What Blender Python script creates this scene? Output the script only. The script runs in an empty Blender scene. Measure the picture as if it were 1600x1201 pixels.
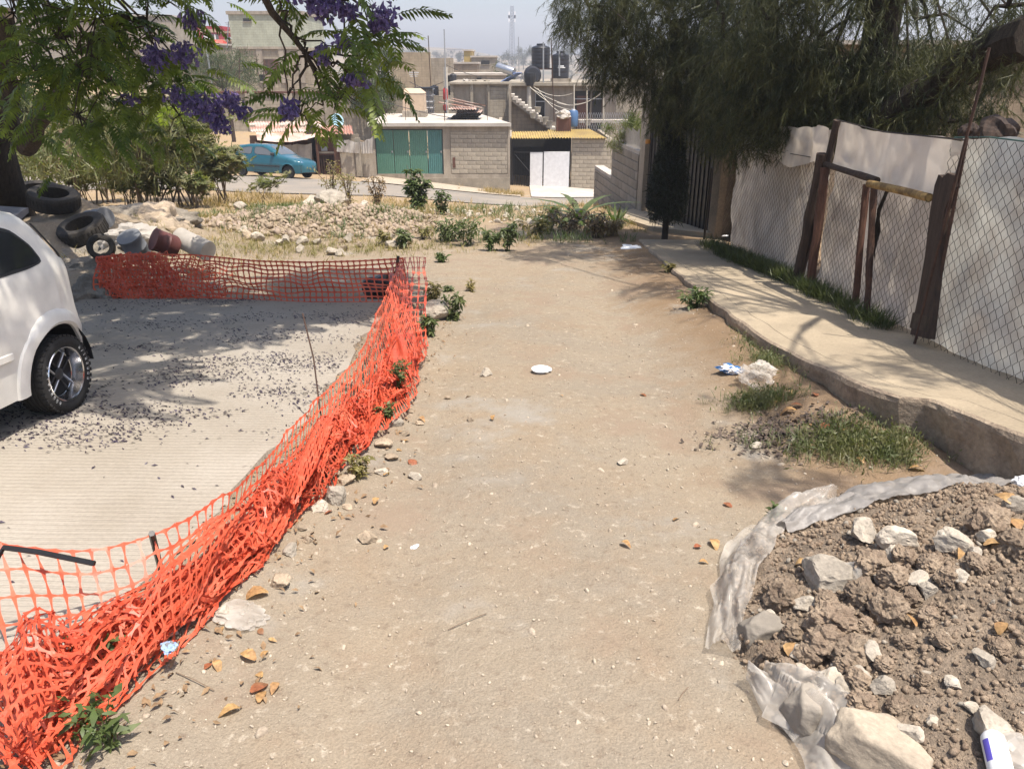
import bpy, math, random
import numpy as np
from mathutils import Vector, Matrix, Euler, noise
random.seed(7); rng = np.random.default_rng(7)
sc = bpy.context.scene
PI = math.pi

# ---------------------------------------------------------------- camera, sky, sun, exposure
TH = math.atan(500.5 / 1200.0)          # pitch below the horizon
cd = bpy.data.cameras.new('camera'); cam = bpy.data.objects.new('camera', cd)
sc.collection.objects.link(cam); sc.camera = cam
cam.location = (0, 0, 1.62); cam.rotation_euler = (PI / 2 - TH, 0, 0)
cd.sensor_width = 36; cd.lens = 27.0; cd.clip_start = 0.05; cd.clip_end = 6000

SUN_DIR = Vector((0.26, -0.24, 1.0)).normalized()
EL = math.asin(SUN_DIR.z); AZ = math.atan2(SUN_DIR.x, SUN_DIR.y)
w = bpy.data.worlds.new("World"); sc.world = w; w.use_nodes = True
wn = w.node_tree; bg = wn.nodes['Background']
sky = wn.nodes.new('ShaderNodeTexSky'); sky.sky_type = 'NISHITA'; sky.sun_disc = False
sky.sun_elevation = EL; sky.sun_rotation = AZ; sky.air_density = 1.0; sky.dust_density = 3.2; sky.ozone_density = 2.4; sky.altitude = 0
wn.links.new(sky.outputs[0], bg.inputs['Color']); bg.inputs['Strength'].default_value = 0.15
sl = bpy.data.lights.new('sun', 'SUN'); sl.energy = 4.9; sl.angle = math.radians(0.6); sl.color = (1.0, 0.93, 0.83)
so = bpy.data.objects.new('sun', sl); sc.collection.objects.link(so)
so.rotation_euler = SUN_DIR.to_track_quat('Z', 'Y').to_euler()
sc.view_settings.view_transform = 'Standard'; sc.view_settings.look = 'None'; sc.view_settings.gamma = 1
sc.view_settings.exposure = 0.68; sc.view_settings.use_curve_mapping = False
sc.render.engine = 'CYCLES'
sc.cycles.transparent_max_bounces = 16; sc.cycles.max_bounces = 6; sc.cycles.volume_bounces = 0

# ---------------------------------------------------------------- picture geometry -> places in the world
cT, sT = math.cos(TH), math.sin(TH)
def ray(px, py):
    u = px - 800.0; v = 600.5 - py; f = 1200 * cT + v * sT; up = v * cT - 1200 * sT
    return u / f, up / f
def at(px, py, D):
    a, b = ray(px, py); return Vector((a * D, D, 1.62 + b * D))
_cp = []
for yy in (-6, -2, 2, 6, 10, 14, 17.5):
    for xx in (-16, -8, -3, 1.5, 6): _cp.append((xx, yy, -0.085 * yy))
def _c(px, py, D): p = at(px, py, D); _cp.append((p.x, p.y, p.z))
for q in ((480, 306, 25), (480, 284, 31), (380, 300, 26), (250, 285, 28), (100, 290, 28), (600, 280, 37), (700, 288, 38), (800, 301, 38),
          (900, 297, 40), (600, 302, 28), (700, 314, 28), (800, 322, 28.5), (900, 326, 29), (1000, 330, 30), (1100, 330, 32), (1000, 300, 42),
          (-100, 285, 28), (-300, 285, 30), (700, 331, 21), (850, 331, 22), (560, 275, 37), (450, 272, 36), (300, 262, 40), (150, 258, 42), (930, 318, 24)):
    _c(*q)
_cp += [(-22, 52, -1.2), (-12, 52, -1.5), (-5, 54, -3.0), (2, 54, -4.5), (10, 54, -4.5), (25, 50, -3), (-40, 50, 0.0), (12, 22, -1.6), (20, 30, -2), (14, 14, -1.0), (-22, 34, -2.2), (-35, 20, -1)]
_cp = np.array(_cp, float)
def _kern(r2): return np.sqrt(r2 + 2.0)
_A = _kern(((_cp[:, None, :2] - _cp[None, :, :2]) ** 2).sum(2)); _n = len(_cp)
_P = np.c_[np.ones(_n), _cp[:, :2]]
_M = np.block([[_A, _P], [_P.T, np.zeros((3, 3))]])
_W = np.linalg.solve(_M + np.diag([1e-6] * _n + [0] * 3), np.r_[_cp[:, 2], 0, 0, 0])
def smooth(a, b, x):
    t = np.clip((np.asarray(x, float) - a) / (b - a), 0, 1); return t * t * (3 - 2 * t)
def far_z(x, y):
    L = smooth(0, -60, x)
    valley = -5.0 - 6.0 * smooth(55, 130, y) + 9.0 * L * smooth(40, 60, y)
    hill = 17.5 * smooth(170, 900, y) + 5.0 * smooth(0, -300, x) * smooth(200, 700, y) + 3.0 * np.sin(x * 0.011 + 1.0) * smooth(300, 800, y) + 1.2 * np.sin(x * 0.045) * smooth(200, 500, y)
    return valley + hill
def terrain(x, y):
    x = np.atleast_1d(np.asarray(x, float)); y = np.atleast_1d(np.asarray(y, float))
    xc = np.clip(x, -45, 30); yc = np.clip(y, -10, 60); z = np.zeros(x.shape)
    for s in range(0, x.size, 20000):
        q = slice(s, s + 20000)
        r2 = (xc[q, None] - _cp[None, :, 0]) ** 2 + (yc[q, None] - _cp[None, :, 1]) ** 2
        z[q] = _kern(r2) @ _W[:_n] + _W[_n] + _W[_n + 1] * xc[q] + _W[_n + 2] * yc[q]
    near = smooth(15, 18, y)          # exact plane on the lot itself
    z = (-0.085 * y) * (1 - near) + z * near
    f = smooth(50, 75, y)
    return z * (1 - f) + far_z(x, y) * f
def tz(x, y): return float(terrain(x, y)[0])
def gnd(px, py, h=0.0):
    a, b = ray(px, py); D = (1.62 - h) / (-b - 0.085) if -b > 0.09 else 99
    if D > 15.0:
        ds = np.linspace(14, 60, 900); zz = terrain(a * ds, ds) + h; hit = np.nonzero(1.62 + b * ds <= zz)[0]
        D = ds[hit[0]] if len(hit) else 45
    return Vector((a * D, D, tz(a * D, D) + h))

# ---------------------------------------------------------------- object helpers
def tag(o, label=None, cat=None, group=None, kind=None):
    if label: o['label'] = label
    if cat: o['category'] = cat
    if group: o['group'] = group
    if kind: o['kind'] = kind
    return o
def link(name, me, parent=None):
    o = bpy.data.objects.new(name, me); sc.collection.objects.link(o)
    if parent is not None: o.parent = parent
    return o
def empty(name, label, cat, loc=(0, 0, 0), rz=0, group=None):
    o = link(name, None); o.location = loc; o.rotation_euler = (0, 0, rz); o.empty_display_size = 0.1
    return tag(o, label, cat, group)
def npmesh(name, V, F, mat, smooth_=False, mi=None):
    """V (n,3); F array (m,k) of one face size, or list of such arrays"""
    V = np.asarray(V, np.float32); Fs = F if isinstance(F, list) else [F]
    Fs = [np.asarray(f, np.int32) for f in Fs if len(f)]
    me = bpy.data.meshes.new(name); me.vertices.add(len(V)); me.vertices.foreach_set('co', V.ravel())
    nl = sum(f.size for f in Fs); npol = sum(len(f) for f in Fs)
    me.loops.add(nl); me.polygons.add(npol)
    me.loops.foreach_set('vertex_index', np.concatenate([f.ravel() for f in Fs]))
    starts = []; s = 0
    for f in Fs: starts.append(s + np.arange(len(f)) * f.shape[1]); s += f.size
    me.polygons.foreach_set('loop_start', np.concatenate(starts).astype(np.int32))
    if mi is not None: me.polygons.foreach_set('material_index', np.asarray(mi, np.int32))
    if smooth_: me.polygons.foreach_set('use_smooth', np.ones(npol, bool))
    for m in (mat if isinstance(mat, (list, tuple)) else [mat]): me.materials.append(m)
    me.update(calc_edges=True); return me

class MB:
    def __init__(s): s.v = []; s.f = []; s.m = []
    def add(s, vs, fs, mi=0):
        b = len(s.v); s.v += [tuple(v) for v in vs]; s.f += [[b + i for i in f] for f in fs]; s.m += [mi] * len(fs); return s
    def box(s, lo, hi, mi=0, M=None, bev=0.0):
        x0, y0, z0 = lo; x1, y1, z1 = hi
        vs = [(x0, y0, z0), (x1, y0, z0), (x1, y1, z0), (x0, y1, z0), (x0, y0, z1), (x1, y0, z1), (x1, y1, z1), (x0, y1, z1)]
        fs = [(3, 2, 1, 0), (4, 5, 6, 7), (0, 1, 5, 4), (1, 2, 6, 5), (2, 3, 7, 6), (3, 0, 4, 7)]
        if M is not None: vs = [M @ Vector(v) for v in vs]
        return s.add(vs, fs, mi)
    def bbox(s, lo, hi, b=0.01, mi=0, M=None):
        """box with chamfered edges"""
        x0, y0, z0 = lo; x1, y1, z1 = hi; vs = []; b = min(b, (x1-x0)*.45, (y1-y0)*.45, (z1-z0)*.45)
        for zz, ins in ((z0, b), (z0 + b, 0), (z1 - b, 0), (z1, b)):
            a0, a1, c0, c1 = x0 + ins, x1 - ins, y0 + ins, y1 - ins; k = b if ins == 0 else b * .4
            vs += [(a0 + k, c0, zz), (a1 - k, c0, zz), (a1, c0 + k, zz), (a1, c1 - k, zz), (a1 - k, c1, zz), (a0 + k, c1, zz), (a0, c1 - k, zz), (a0, c0 + k, zz)]
        fs = [tuple(range(7, -1, -1)), tuple(range(24, 32))]
        for r in range(3):
            for i in range(8): j = (i + 1) % 8; fs.append((r * 8 + i, r * 8 + j, r * 8 + 8 + j, r * 8 + 8 + i))
        if M is not None: vs = [M @ Vector(v) for v in vs]
        return s.add(vs, fs, mi)
    def tube(s, pts, r, n=6, mi=0, cap=True):
        pts = [Vector(p) for p in pts]; k = len(pts); rs = r if isinstance(r, (list, tuple)) else [r] * k
        prev = None; vs = []
        for i, p in enumerate(pts):
            t = (pts[min(i + 1, k - 1)] - pts[max(i - 1, 0)])
            t = t.normalized() if t.length > 1e-9 else Vector((0, 0, 1))
            if prev is None:
                a = Vector((0, 0, 1)) if abs(t.z) < 0.9 else Vector((1, 0, 0)); u = t.cross(a).normalized()
            else:
                u = (prev - t * prev.dot(t)); u = u.normalized() if u.length > 1e-6 else t.orthogonal().normalized()
            prev = u; wv = t.cross(u)
            for j in range(n):
                an = 2 * PI * j / n; vs.append(p + (u * math.cos(an) + wv * math.sin(an)) * rs[i])
        fs = []
        for i in range(k - 1):
            for j in range(n): j2 = (j + 1) % n; fs.append((i * n + j, i * n + j2, (i + 1) * n + j2, (i + 1) * n + j))
        if cap: fs.append(tuple(range(n - 1, -1, -1))); fs.append(tuple((k - 1) * n + j for j in range(n)))
        return s.add(vs, fs, mi)
    def lathe(s, prof, n=24, mi=0, M=None, closed=False, cap=True):
        """prof: list of (r,z)"""
        vs = []; fs = []; k = len(prof)
        for r, z in prof:
            for j in range(n): a = 2 * PI * j / n; vs.append(Vector((r * math.cos(a), r * math.sin(a), z)))
        for i in range(k - (0 if closed else 1)):
            i2 = (i + 1) % k
            for j in range(n): j2 = (j + 1) % n; fs.append((i * n + j, i * n + j2, i2 * n + j2, i2 * n + j))
        if not closed and cap:
            if prof[0][0] > 1e-5: fs.append(tuple(range(n - 1, -1, -1)))
            if prof[-1][0] > 1e-5: fs.append(tuple((k - 1) * n + j for j in range(n)))
        if M is not None: vs = [M @ v for v in vs]
        return s.add(vs, fs, mi)
    def prism(s, poly, z0, z1, mi=0, M=None):
        n = len(poly); vs = [Vector((p[0], p[1], z0)) for p in poly] + [Vector((p[0], p[1], z1)) for p in poly]
        if M is not None: vs = [M @ v for v in vs]
        return s.add(vs, [tuple(range(n - 1, -1, -1)), tuple(range(n, 2 * n))] + [(i, (i + 1) % n, n + (i + 1) % n, n + i) for i in range(n)], mi)
    def slab(s, pts, off, mi=0):
        """thick sheet: polygon of 3-D points and its copy moved by off"""
        n = len(pts); off = Vector(off); vs = [Vector(p) for p in pts] + [Vector(p) + off for p in pts]
        return s.add(vs, [tuple(range(n - 1, -1, -1)), tuple(range(n, 2 * n))] + [(i, (i + 1) % n, n + (i + 1) % n, n + i) for i in range(n)], mi)
    def grid(s, rows, mi=0):
        """rows: list of equal length lists of points"""
        n = len(rows[0]); vs = [p for r in rows for p in r]
        return s.add(vs, [(i * n + j, i * n + j + 1, (i + 1) * n + j + 1, (i + 1) * n + j) for i in range(len(rows) - 1) for j in range(n - 1)], mi)
    def mesh(s, name, mat, sm=False):
        me = bpy.data.meshes.new(name); me.from_pydata([tuple(v) for v in s.v], [], s.f)
        for m in (mat if isinstance(mat, (list, tuple)) else [mat]): me.materials.append(m)
        if any(s.m): me.polygons.foreach_set('material_index', s.m)
        if sm:
            me.polygons.foreach_set('use_smooth', [True] * len(s.f))
            try: me.set_sharp_from_angle(angle=math.radians(38))
            except Exception: pass
        me.update(); return me
    def build(s, name, mat, parent=None, sm=False):
        return link(name, s.mesh(name, mat, sm), parent)
def jit(a): return random.uniform(-a, a)
def mats(pos, rots, scl):
    """stack of 4x4 from positions (n,3), Euler list (n,3), scale (n,) or (n,3)"""
    n = len(pos); cx, cy, cz = np.cos(rots).T; sx, sy, sz = np.sin(rots).T
    R = np.zeros((n, 3, 3))
    R[:, 0, 0] = cz * cy; R[:, 0, 1] = cz * sy * sx - sz * cx; R[:, 0, 2] = cz * sy * cx + sz * sx
    R[:, 1, 0] = sz * cy; R[:, 1, 1] = sz * sy * sx + cz * cx; R[:, 1, 2] = sz * sy * cx - cz * sx
    R[:, 2, 0] = -sy; R[:, 2, 1] = cy * sx; R[:, 2, 2] = cy * cx
    scl = np.asarray(scl, float); scl = scl[:, None] * np.ones((1, 3)) if scl.ndim == 1 else scl
    M = np.zeros((n, 3, 4)); M[:, :, :3] = R * scl[:, None, :]; M[:, :, 3] = pos; return M
def stamp(tV, tF, M):
    """copies of a template -> V, F"""
    tV = np.asarray(tV, float); tF = np.asarray(tF, int); n = len(M)
    V = np.einsum('nij,vj->nvi', M[:, :, :3], tV) + M[:, None, :, 3]
    F = tF[None] + (np.arange(n) * len(tV))[:, None, None]
    return V.reshape(-1, 3), F.reshape(-1, tF.shape[1])
def scatter_mesh(name, parts, mat, sm=False):
    Vs = []; Fs = []; b = 0; mi = []
    for k, p in enumerate(parts):
        V, F = p[0], p[1]; Vs.append(V); Fs.append(F + b); b += len(V); mi += [p[2] if len(p) > 2 else 0] * len(F)
    return npmesh(name, np.concatenate(Vs), Fs, mat, sm, mi if any(mi) else None)
# ---------------------------------------------------------------- materials
def nd(nt, t, **k):
    n = nt.nodes.new(t)
    for a, b in k.items(): setattr(n, a, b)
    return n
def ramp(nt, fac, stops, interp='LINEAR'):
    r = nd(nt, 'ShaderNodeValToRGB'); r.color_ramp.interpolation = interp; e = r.color_ramp.elements
    while len(e) < len(stops): e.new(0.5)
    for i, (p, c) in enumerate(stops):
        e[i].position = p; e[i].color = (c, c, c, 1) if isinstance(c, (int, float)) else (*c, 1)
    nt.links.new(fac, r.inputs[0]); return r.outputs[0]
def tex(nt, kind, vec, scale, detail=4, rough=0.55, **k):
    n = nd(nt, 'ShaderNodeTex' + kind); nt.links.new(vec, n.inputs['Vector']); n.inputs['Scale'].default_value = scale
    if kind == 'Noise': n.inputs['Detail'].default_value = detail; n.inputs['Roughness'].default_value = rough
    for a, b in k.items(): setattr(n, a, b)
    return n
def mixc(nt, fac, a, b, mode='MIX'):
    m = nd(nt, 'ShaderNodeMix', data_type='RGBA', blend_type=mode)
    for sock, val in ((m.inputs[0], fac), (m.inputs[6], a), (m.inputs[7], b)):
        if hasattr(val, 'node'): nt.links.new(val, sock)
        elif isinstance(val, (int, float)): sock.default_value = val
        else: sock.default_value = (*val, 1)
    return m.outputs[2]
def math_(nt, op, a, b=0.0):
    m = nd(nt, 'ShaderNodeMath', operation=op)
    for s_, v in zip(m.inputs, (a, b)):
        if hasattr(v, 'node'): nt.links.new(v, s_)
        else: s_.default_value = v
    return m.outputs[0]
def base(name, rough=0.8, spec=0.3, metal=0.0):
    m = bpy.data.materials.new(name); m.use_nodes = True; nt = m.node_tree; p = nt.nodes['Principled BSDF']
    p.inputs['Roughness'].default_value = rough; p.inputs['Specular IOR Level'].default_value = spec; p.inputs['Metallic'].default_value = metal
    return m, nt, p
def coords(nt, mode='obj', scale=None):
    if mode == 'world': g = nd(nt, 'ShaderNodeNewGeometry'); o = g.outputs['Position']
    else: g = nd(nt, 'ShaderNodeTexCoord'); o = g.outputs['Object']
    if scale:
        mp = nd(nt, 'ShaderNodeMapping'); mp.inputs['Scale'].default_value = scale; nt.links.new(o, mp.inputs[0]); o = mp.outputs[0]
    return o
def bump(nt, p, h, strength=0.4, dist=0.02):
    b = nd(nt, 'ShaderNodeBump'); b.inputs['Strength'].default_value = strength; b.inputs['Distance'].default_value = dist
    nt.links.new(h, b.inputs['Height']); nt.links.new(b.outputs[0], p.inputs['Normal']); return b
def M(name, col, rough=0.8, var=0.25, scale=3.0, fine=40.0, bmp=0.3, metal=0.0, spec=0.3, col2=None, mode='obj', stretch=None, rnd=0.0, bd=0.01):
    """general worn surface: base colour, second colour in patches, fine grain, bump"""
    m, nt, p = base(name, rough, spec, metal); v = coords(nt, mode, stretch)
    c2 = col2 or tuple(c * (1 - var) for c in col)
    a = tex(nt, 'Noise', v, scale, 6, 0.6); b = tex(nt, 'Noise', v, fine, 4, 0.7)
    f = ramp(nt, a.outputs[0], [(0.35, 0.0), (0.65, 1.0)])
    c = mixc(nt, f, tuple(min(1, x * (1 + var * .3)) for x in col), c2)
    g = ramp(nt, b.outputs[0], [(0.3, 1 - var), (0.7, 1 + var * .25)])
    c = mixc(nt, 1.0, c, g, 'MULTIPLY')
    if rnd:
        oi = nd(nt, 'ShaderNodeObjectInfo'); r = ramp(nt, oi.outputs['Random'], [(0, 1 - rnd), (1, 1 + rnd * .4)]); c = mixc(nt, 1.0, c, r, 'MULTIPLY')
    nt.links.new(c, p.inputs['Base Color'])
    if bmp: bump(nt, p, b.outputs[0], bmp, bd)
    return m
def leafmat(name, col, col2, trans=0.35, rough=0.5, scale=2.0, dead=None):
    m, nt, p = base(name, rough, 0.35); v = coords(nt, 'world')
    a = tex(nt, 'Noise', v, scale, 3); b = tex(nt, 'Noise', v, scale * 9, 2)
    c = mixc(nt, ramp(nt, a.outputs[0], [(0.38, 0.0), (0.62, 1.0)]), col, col2)
    c = mixc(nt, 1.0, c, ramp(nt, b.outputs[0], [(0.3, 0.65), (0.7, 1.25)]), 'MULTIPLY')
    if dead: c = mixc(nt, ramp(nt, b.outputs[0], [(0.60, 0.0), (0.66, 1.0)]), c, dead)
    nt.links.new(c, p.inputs['Base Color'])
    t = nd(nt, 'ShaderNodeBsdfTranslucent'); nt.links.new(mixc(nt, 1.0, c, (1.3, 1.5, .6), 'MULTIPLY'), t.inputs[0])
    mx = nd(nt, 'ShaderNodeMixShader'); mx.inputs[0].default_value = trans
    nt.links.new(p.outputs[0], mx.inputs[1]); nt.links.new(t.outputs[0], mx.inputs[2])
    nt.links.new(mx.outputs[0], nt.nodes['Material Output'].inputs[0]); return m
def film(name, col, see=0.3, trans=0.4, rough=0.35, col2=None, scale=3):
    """milky plastic sheet: diffuse + translucent + partly see-through"""
    m, nt, p = base(name, rough, 0.5); v = coords(nt, 'world'); a = tex(nt, 'Noise', v, scale, 6, 0.65)
    c = mixc(nt, ramp(nt, a.outputs[0], [(0.4, 0.0), (0.62, 1.0)]), col, col2 or tuple(x * .8 for x in col)); nt.links.new(c, p.inputs['Base Color'])
    t = nd(nt, 'ShaderNodeBsdfTranslucent'); nt.links.new(c, t.inputs[0])
    tr = nd(nt, 'ShaderNodeBsdfTransparent'); m1 = nd(nt, 'ShaderNodeMixShader'); m2 = nd(nt, 'ShaderNodeMixShader')
    m1.inputs[0].default_value = trans; nt.links.new(p.outputs[0], m1.inputs[1]); nt.links.new(t.outputs[0], m1.inputs[2])
    b = tex(nt, 'Noise', v, scale * 3, 4)
    nt.links.new(ramp(nt, b.outputs[0], [(0.3, see * .5), (0.7, min(1, see * 1.5))]), m2.inputs[0])
    nt.links.new(m1.outputs[0], m2.inputs[1]); nt.links.new(tr.outputs[0], m2.inputs[2])
    nt.links.new(m2.outputs[0], nt.nodes['Material Output'].inputs[0]); bump(nt, p, a.outputs[0], .5, .02); return m

def dirt_material():
    m, nt, p = base('dirt', 0.95, 0.1); v = coords(nt, 'world')
    a = tex(nt, 'Noise', v, 0.55, 5, 0.6); b = tex(nt, 'Noise', v, 2.6, 6, 0.65); c = tex(nt, 'Noise', v, 22, 5, 0.7); d = tex(nt, 'Voronoi', v, 70)
    e = tex(nt, 'Noise', v, 150, 3, 0.7)
    col = mixc(nt, ramp(nt, a.outputs[0], [(0.38, 0.0), (0.62, 1.0)]), (0.338, 0.275, 0.198), (0.295, 0.248, 0.190))
    col = mixc(nt, ramp(nt, b.outputs[0], [(0.45, 0.0), (0.70, 0.75)]), col, (0.325, 0.245, 0.165))
    col = mixc(nt, ramp(nt, c.outputs[0], [(0.56, 0.0), (0.68, 0.75)]), col, (0.235, 0.180, 0.130))
    col = mixc(nt, ramp(nt, c.outputs[0], [(0.30, 0.9), (0.42, 0.0)]), col, (0.50, 0.43, 0.335))
    col = mixc(nt, 1.0, col, ramp(nt, e.outputs[0], [(0.3, 0.80), (0.7, 1.12)]), 'MULTIPLY')
    # greyer dust in the wheel track, browner damp soil beside the kerb, straw-coloured and yellow earth farther off
    sp = nd(nt, 'ShaderNodeSeparateXYZ'); nt.links.new(v, sp.inputs[0])
    wob = math_(nt, 'ADD', sp.outputs[0], math_(nt, 'MULTIPLY', b.outputs[0], 1.2))
    kb = ramp(nt, math_(nt, 'MULTIPLY', wob, 0.25), [(0.40, 0.0), (0.56, 0.8)])
    col = mixc(nt, kb, col, (0.235, 0.155, 0.090))
    farm = ramp(nt, math_(nt, 'MULTIPLY', math_(nt, 'ADD', sp.outputs[1], math_(nt, 'MULTIPLY', a.outputs[0], 6)), 0.02), [(0.25, 0.0), (0.40, 0.8)])
    col = mixc(nt, farm, col, (0.36, 0.255, 0.145))
    mp = nd(nt, 'ShaderNodeMapRange'); nt.links.new(sp.outputs[1], mp.inputs[0]); mp.inputs[1].default_value = 60; mp.inputs[2].default_value = 160
    town = mixc(nt, ramp(nt, tex(nt, 'Noise', v, 0.03, 6, 0.7).outputs[0], [(0.42, 0.0), (0.58, 1.0)]), (0.30, 0.23, 0.155), (0.12, 0.12, 0.085))
    col = mixc(nt, mp.outputs[0], col, town)
    pk = tex(nt, 'Noise', v, 1.3, 5, .65); col = mixc(nt, ramp(nt, pk.outputs[0], [(.54, 0.0), (.64, .65)]), col, (0.300, 0.226, 0.165)); col = mixc(nt, ramp(nt, pk.outputs[0], [(.30, .7), (.42, 0.0)]), col, (0.350, 0.320, 0.275))
    col = mixc(nt, 1.0, col, (.85, .855, .865), 'MULTIPLY')
    nt.links.new(col, p.inputs['Base Color'])
    h = math_(nt, 'ADD', math_(nt, 'MULTIPLY', c.outputs[0], 1.0), math_(nt, 'MULTIPLY', d.outputs['Distance'], 0.35))
    h = math_(nt, 'ADD', h, math_(nt, 'MULTIPLY', e.outputs[0], 0.8)); bump(nt, p, h, 0.65, 0.017); return m
def slab_material():
    m, nt, p = base('grooved_concrete', 0.9, 0.2); v = coords(nt, 'world'); sp = nd(nt, 'ShaderNodeSeparateXYZ'); nt.links.new(v, sp.inputs[0])
    mpn = nd(nt, 'ShaderNodeMapping'); mpn.inputs['Scale'].default_value = (0.6, 1, 1); nt.links.new(v, mpn.inputs[0])
    n = tex(nt, 'Noise', mpn.outputs[0], 3.0, 4); t = math_(nt, 'ADD', sp.outputs[1], math_(nt, 'MULTIPLY', n.outputs[0], 0.045))
    t = math_(nt, 'ADD', t, math_(nt, 'MULTIPLY', sp.outputs[0], 0.03))
    g = math_(nt, 'SINE', math_(nt, 'MULTIPLY', t, 2 * PI / 0.040)); g2 = math_(nt, 'SINE', math_(nt, 'MULTIPLY', t, 2 * PI / 0.0163))
    mp2 = nd(nt, 'ShaderNodeMapping'); mp2.inputs['Scale'].default_value = (0.7, 9, 1); nt.links.new(v, mp2.inputs[0]); st = tex(nt, 'Noise', mp2.outputs[0], 3.5, 6, 0.7)
    big = tex(nt, 'Noise', v, 0.9, 6, 0.6); fn = tex(nt, 'Noise', v, 60, 4, 0.7)
    col = mixc(nt, ramp(nt, big.outputs[0], [(0.4, 0.0), (0.62, 1.0)]), (0.325, 0.290, 0.245), (0.275, 0.240, 0.195))
    gm = math_(nt, 'MULTIPLY', ramp(nt, g, [(0.80, 0.0), (1.0, 1.0)]), ramp(nt, st.outputs[0], [(0.46, 0.0), (0.70, 0.75)]))
    col = mixc(nt, gm, col, (0.20, 0.175, 0.15))
    col = mixc(nt, 1.0, col, ramp(nt, fn.outputs[0], [(0.3, 0.84), (0.7, 1.06)]), 'MULTIPLY')
    nt.links.new(col, p.inputs['Base Color'])
    h = math_(nt, 'SUBTRACT', math_(nt, 'MULTIPLY', fn.outputs[0], 0.5), math_(nt, 'ADD', math_(nt, 'MULTIPLY', g, 0.35), math_(nt, 'MULTIPLY', g2, 0.15)))
    bump(nt, p, h, 0.5, 0.008); return m
def wall_material(name, c1, c2, stain, bs=0.5, bw=0.40, bh=0.2, mortar=None, mode='obj', vert=True, amt=.6):
    """block wall too far to pick apart: courses in bump and joint colour, drips of dirt"""
    m, nt, p = base(name, 0.9, 0.15); v = coords(nt, mode)
    sp = nd(nt, 'ShaderNodeSeparateXYZ'); nt.links.new(v, sp.inputs[0]); cb = nd(nt, 'ShaderNodeCombineXYZ')
    nt.links.new(math_(nt, 'ADD', sp.outputs[0], sp.outputs[1]), cb.inputs[0]); nt.links.new(sp.outputs[2], cb.inputs[1])
    br = nd(nt, 'ShaderNodeTexBrick'); nt.links.new(cb.outputs[0], br.inputs['Vector']); br.inputs['Scale'].default_value = 1.0
    br.inputs['Brick Width'].default_value = bw; br.inputs['Row Height'].default_value = bh; br.inputs['Mortar Size'].default_value = 0.012; br.inputs['Mortar Smooth'].default_value = .3
    br.inputs['Color1'].default_value = (*c1, 1); br.inputs['Color2'].default_value = (*c2, 1); br.inputs['Mortar'].default_value = (*(mortar or tuple(x * .72 for x in c1)), 1); br.inputs['Bias'].default_value = 0
    a = tex(nt, 'Noise', v, 0.8, 6, .65); mp = nd(nt, 'ShaderNodeMapping'); mp.inputs['Scale'].default_value = (3, 3, .35); nt.links.new(v, mp.inputs[0]); dr = tex(nt, 'Noise', mp.outputs[0], 1.6, 5, .65); fn = tex(nt, 'Noise', v, 30, 4, .7)
    c = mixc(nt, math_(nt, 'MULTIPLY', ramp(nt, dr.outputs[0], [(0.48, 0.0), (0.68, 1.0)]), amt), br.outputs[0], stain)
    c = mixc(nt, 1.0, c, ramp(nt, a.outputs[0], [(0.3, .78), (.7, 1.12)]), 'MULTIPLY'); c = mixc(nt, 1.0, c, ramp(nt, fn.outputs[0], [(0.3, .86), (.7, 1.08)]), 'MULTIPLY')
    nt.links.new(c, p.inputs['Base Color']); bump(nt, p, math_(nt, 'SUBTRACT', math_(nt, 'MULTIPLY', fn.outputs[0], .3), br.outputs['Fac']), .6, .012); return m
def glassmat(name, col=(0.02, 0.022, 0.025), rough=0.06):
    m, nt, p = base(name, rough, 0.6); p.inputs['Base Color'].default_value = (*col, 1); return m
def flat(name, col, rough=0.5, metal=0.0, spec=0.5, coat=0.0):
    m, nt, p = base(name, rough, spec, metal); v = coords(nt, 'obj'); n = tex(nt, 'Noise', v, 6, 5, .6)
    nt.links.new(mixc(nt, 1.0, col, ramp(nt, n.outputs[0], [(.3, .86), (.7, 1.06)]), 'MULTIPLY'), p.inputs['Base Color'])
    nt.links.new(ramp(nt, n.outputs[0], [(.3, max(0.02, rough * .8)), (.7, min(1, rough * 1.2))]), p.inputs['Roughness'])
    p.inputs['Coat Weight'].default_value = coat; p.inputs['Coat Roughness'].default_value = 0.08; return m

DIRT = dirt_material(); SLAB = slab_material()
CONC = M('pavement_concrete', (0.355, 0.29, 0.205), 0.9, 0.22, 1.6, 55, 0.35, mode='world', bd=.006)
KERBSIDE = M('rough_kerb_side', (0.36, 0.285, 0.205), 0.95, 0.35, 5, 28, 0.8, mode='world', col2=(0.26, 0.20, 0.145), bd=.02)
ASPH = M('old_asphalt', (0.190, 0.170, 0.145), 0.95, 0.25, 0.5, 30, 0.4, mode='world', col2=(0.28, 0.235, 0.185))
BRICK = M('grey_block', (0.40, 0.345, 0.27), 0.92, 0.3, 2.0, 12, 0.4, rnd=0.14)
BLOCKD = M('cement_block', (0.285, 0.250, 0.205), 0.92, 0.2, 2.0, 35, 0.4, rnd=0.2)
MORTAR = M('mortar', (0.33, 0.285, 0.22), 0.95, 0.25, 2, 30, .3)
RENDER = M('cement_render', (0.355, 0.305, 0.24), 0.92, 0.3, 0.9, 26, .3, col2=(0.25, 0.21, 0.165), stretch=(3, 3, .6))
ROOFC = M('roof_concrete', (0.47, 0.42, 0.36), 0.9, 0.18, 1.2, 20, .25)
WALLG = wall_material('grey_block_wall', (0.36, 0.31, 0.24), (0.31, 0.265, 0.205), (0.20, 0.165, 0.125))
WALLP = wall_material('pale_block_wall', (0.40, 0.41, 0.32), (0.37, 0.38, 0.295), (0.24, 0.23, 0.17), amt=.35)
WALLB = wall_material('brown_block_wall', (0.30, 0.235, 0.165), (0.25, 0.195, 0.14), (0.15, 0.12, 0.09))
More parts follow.
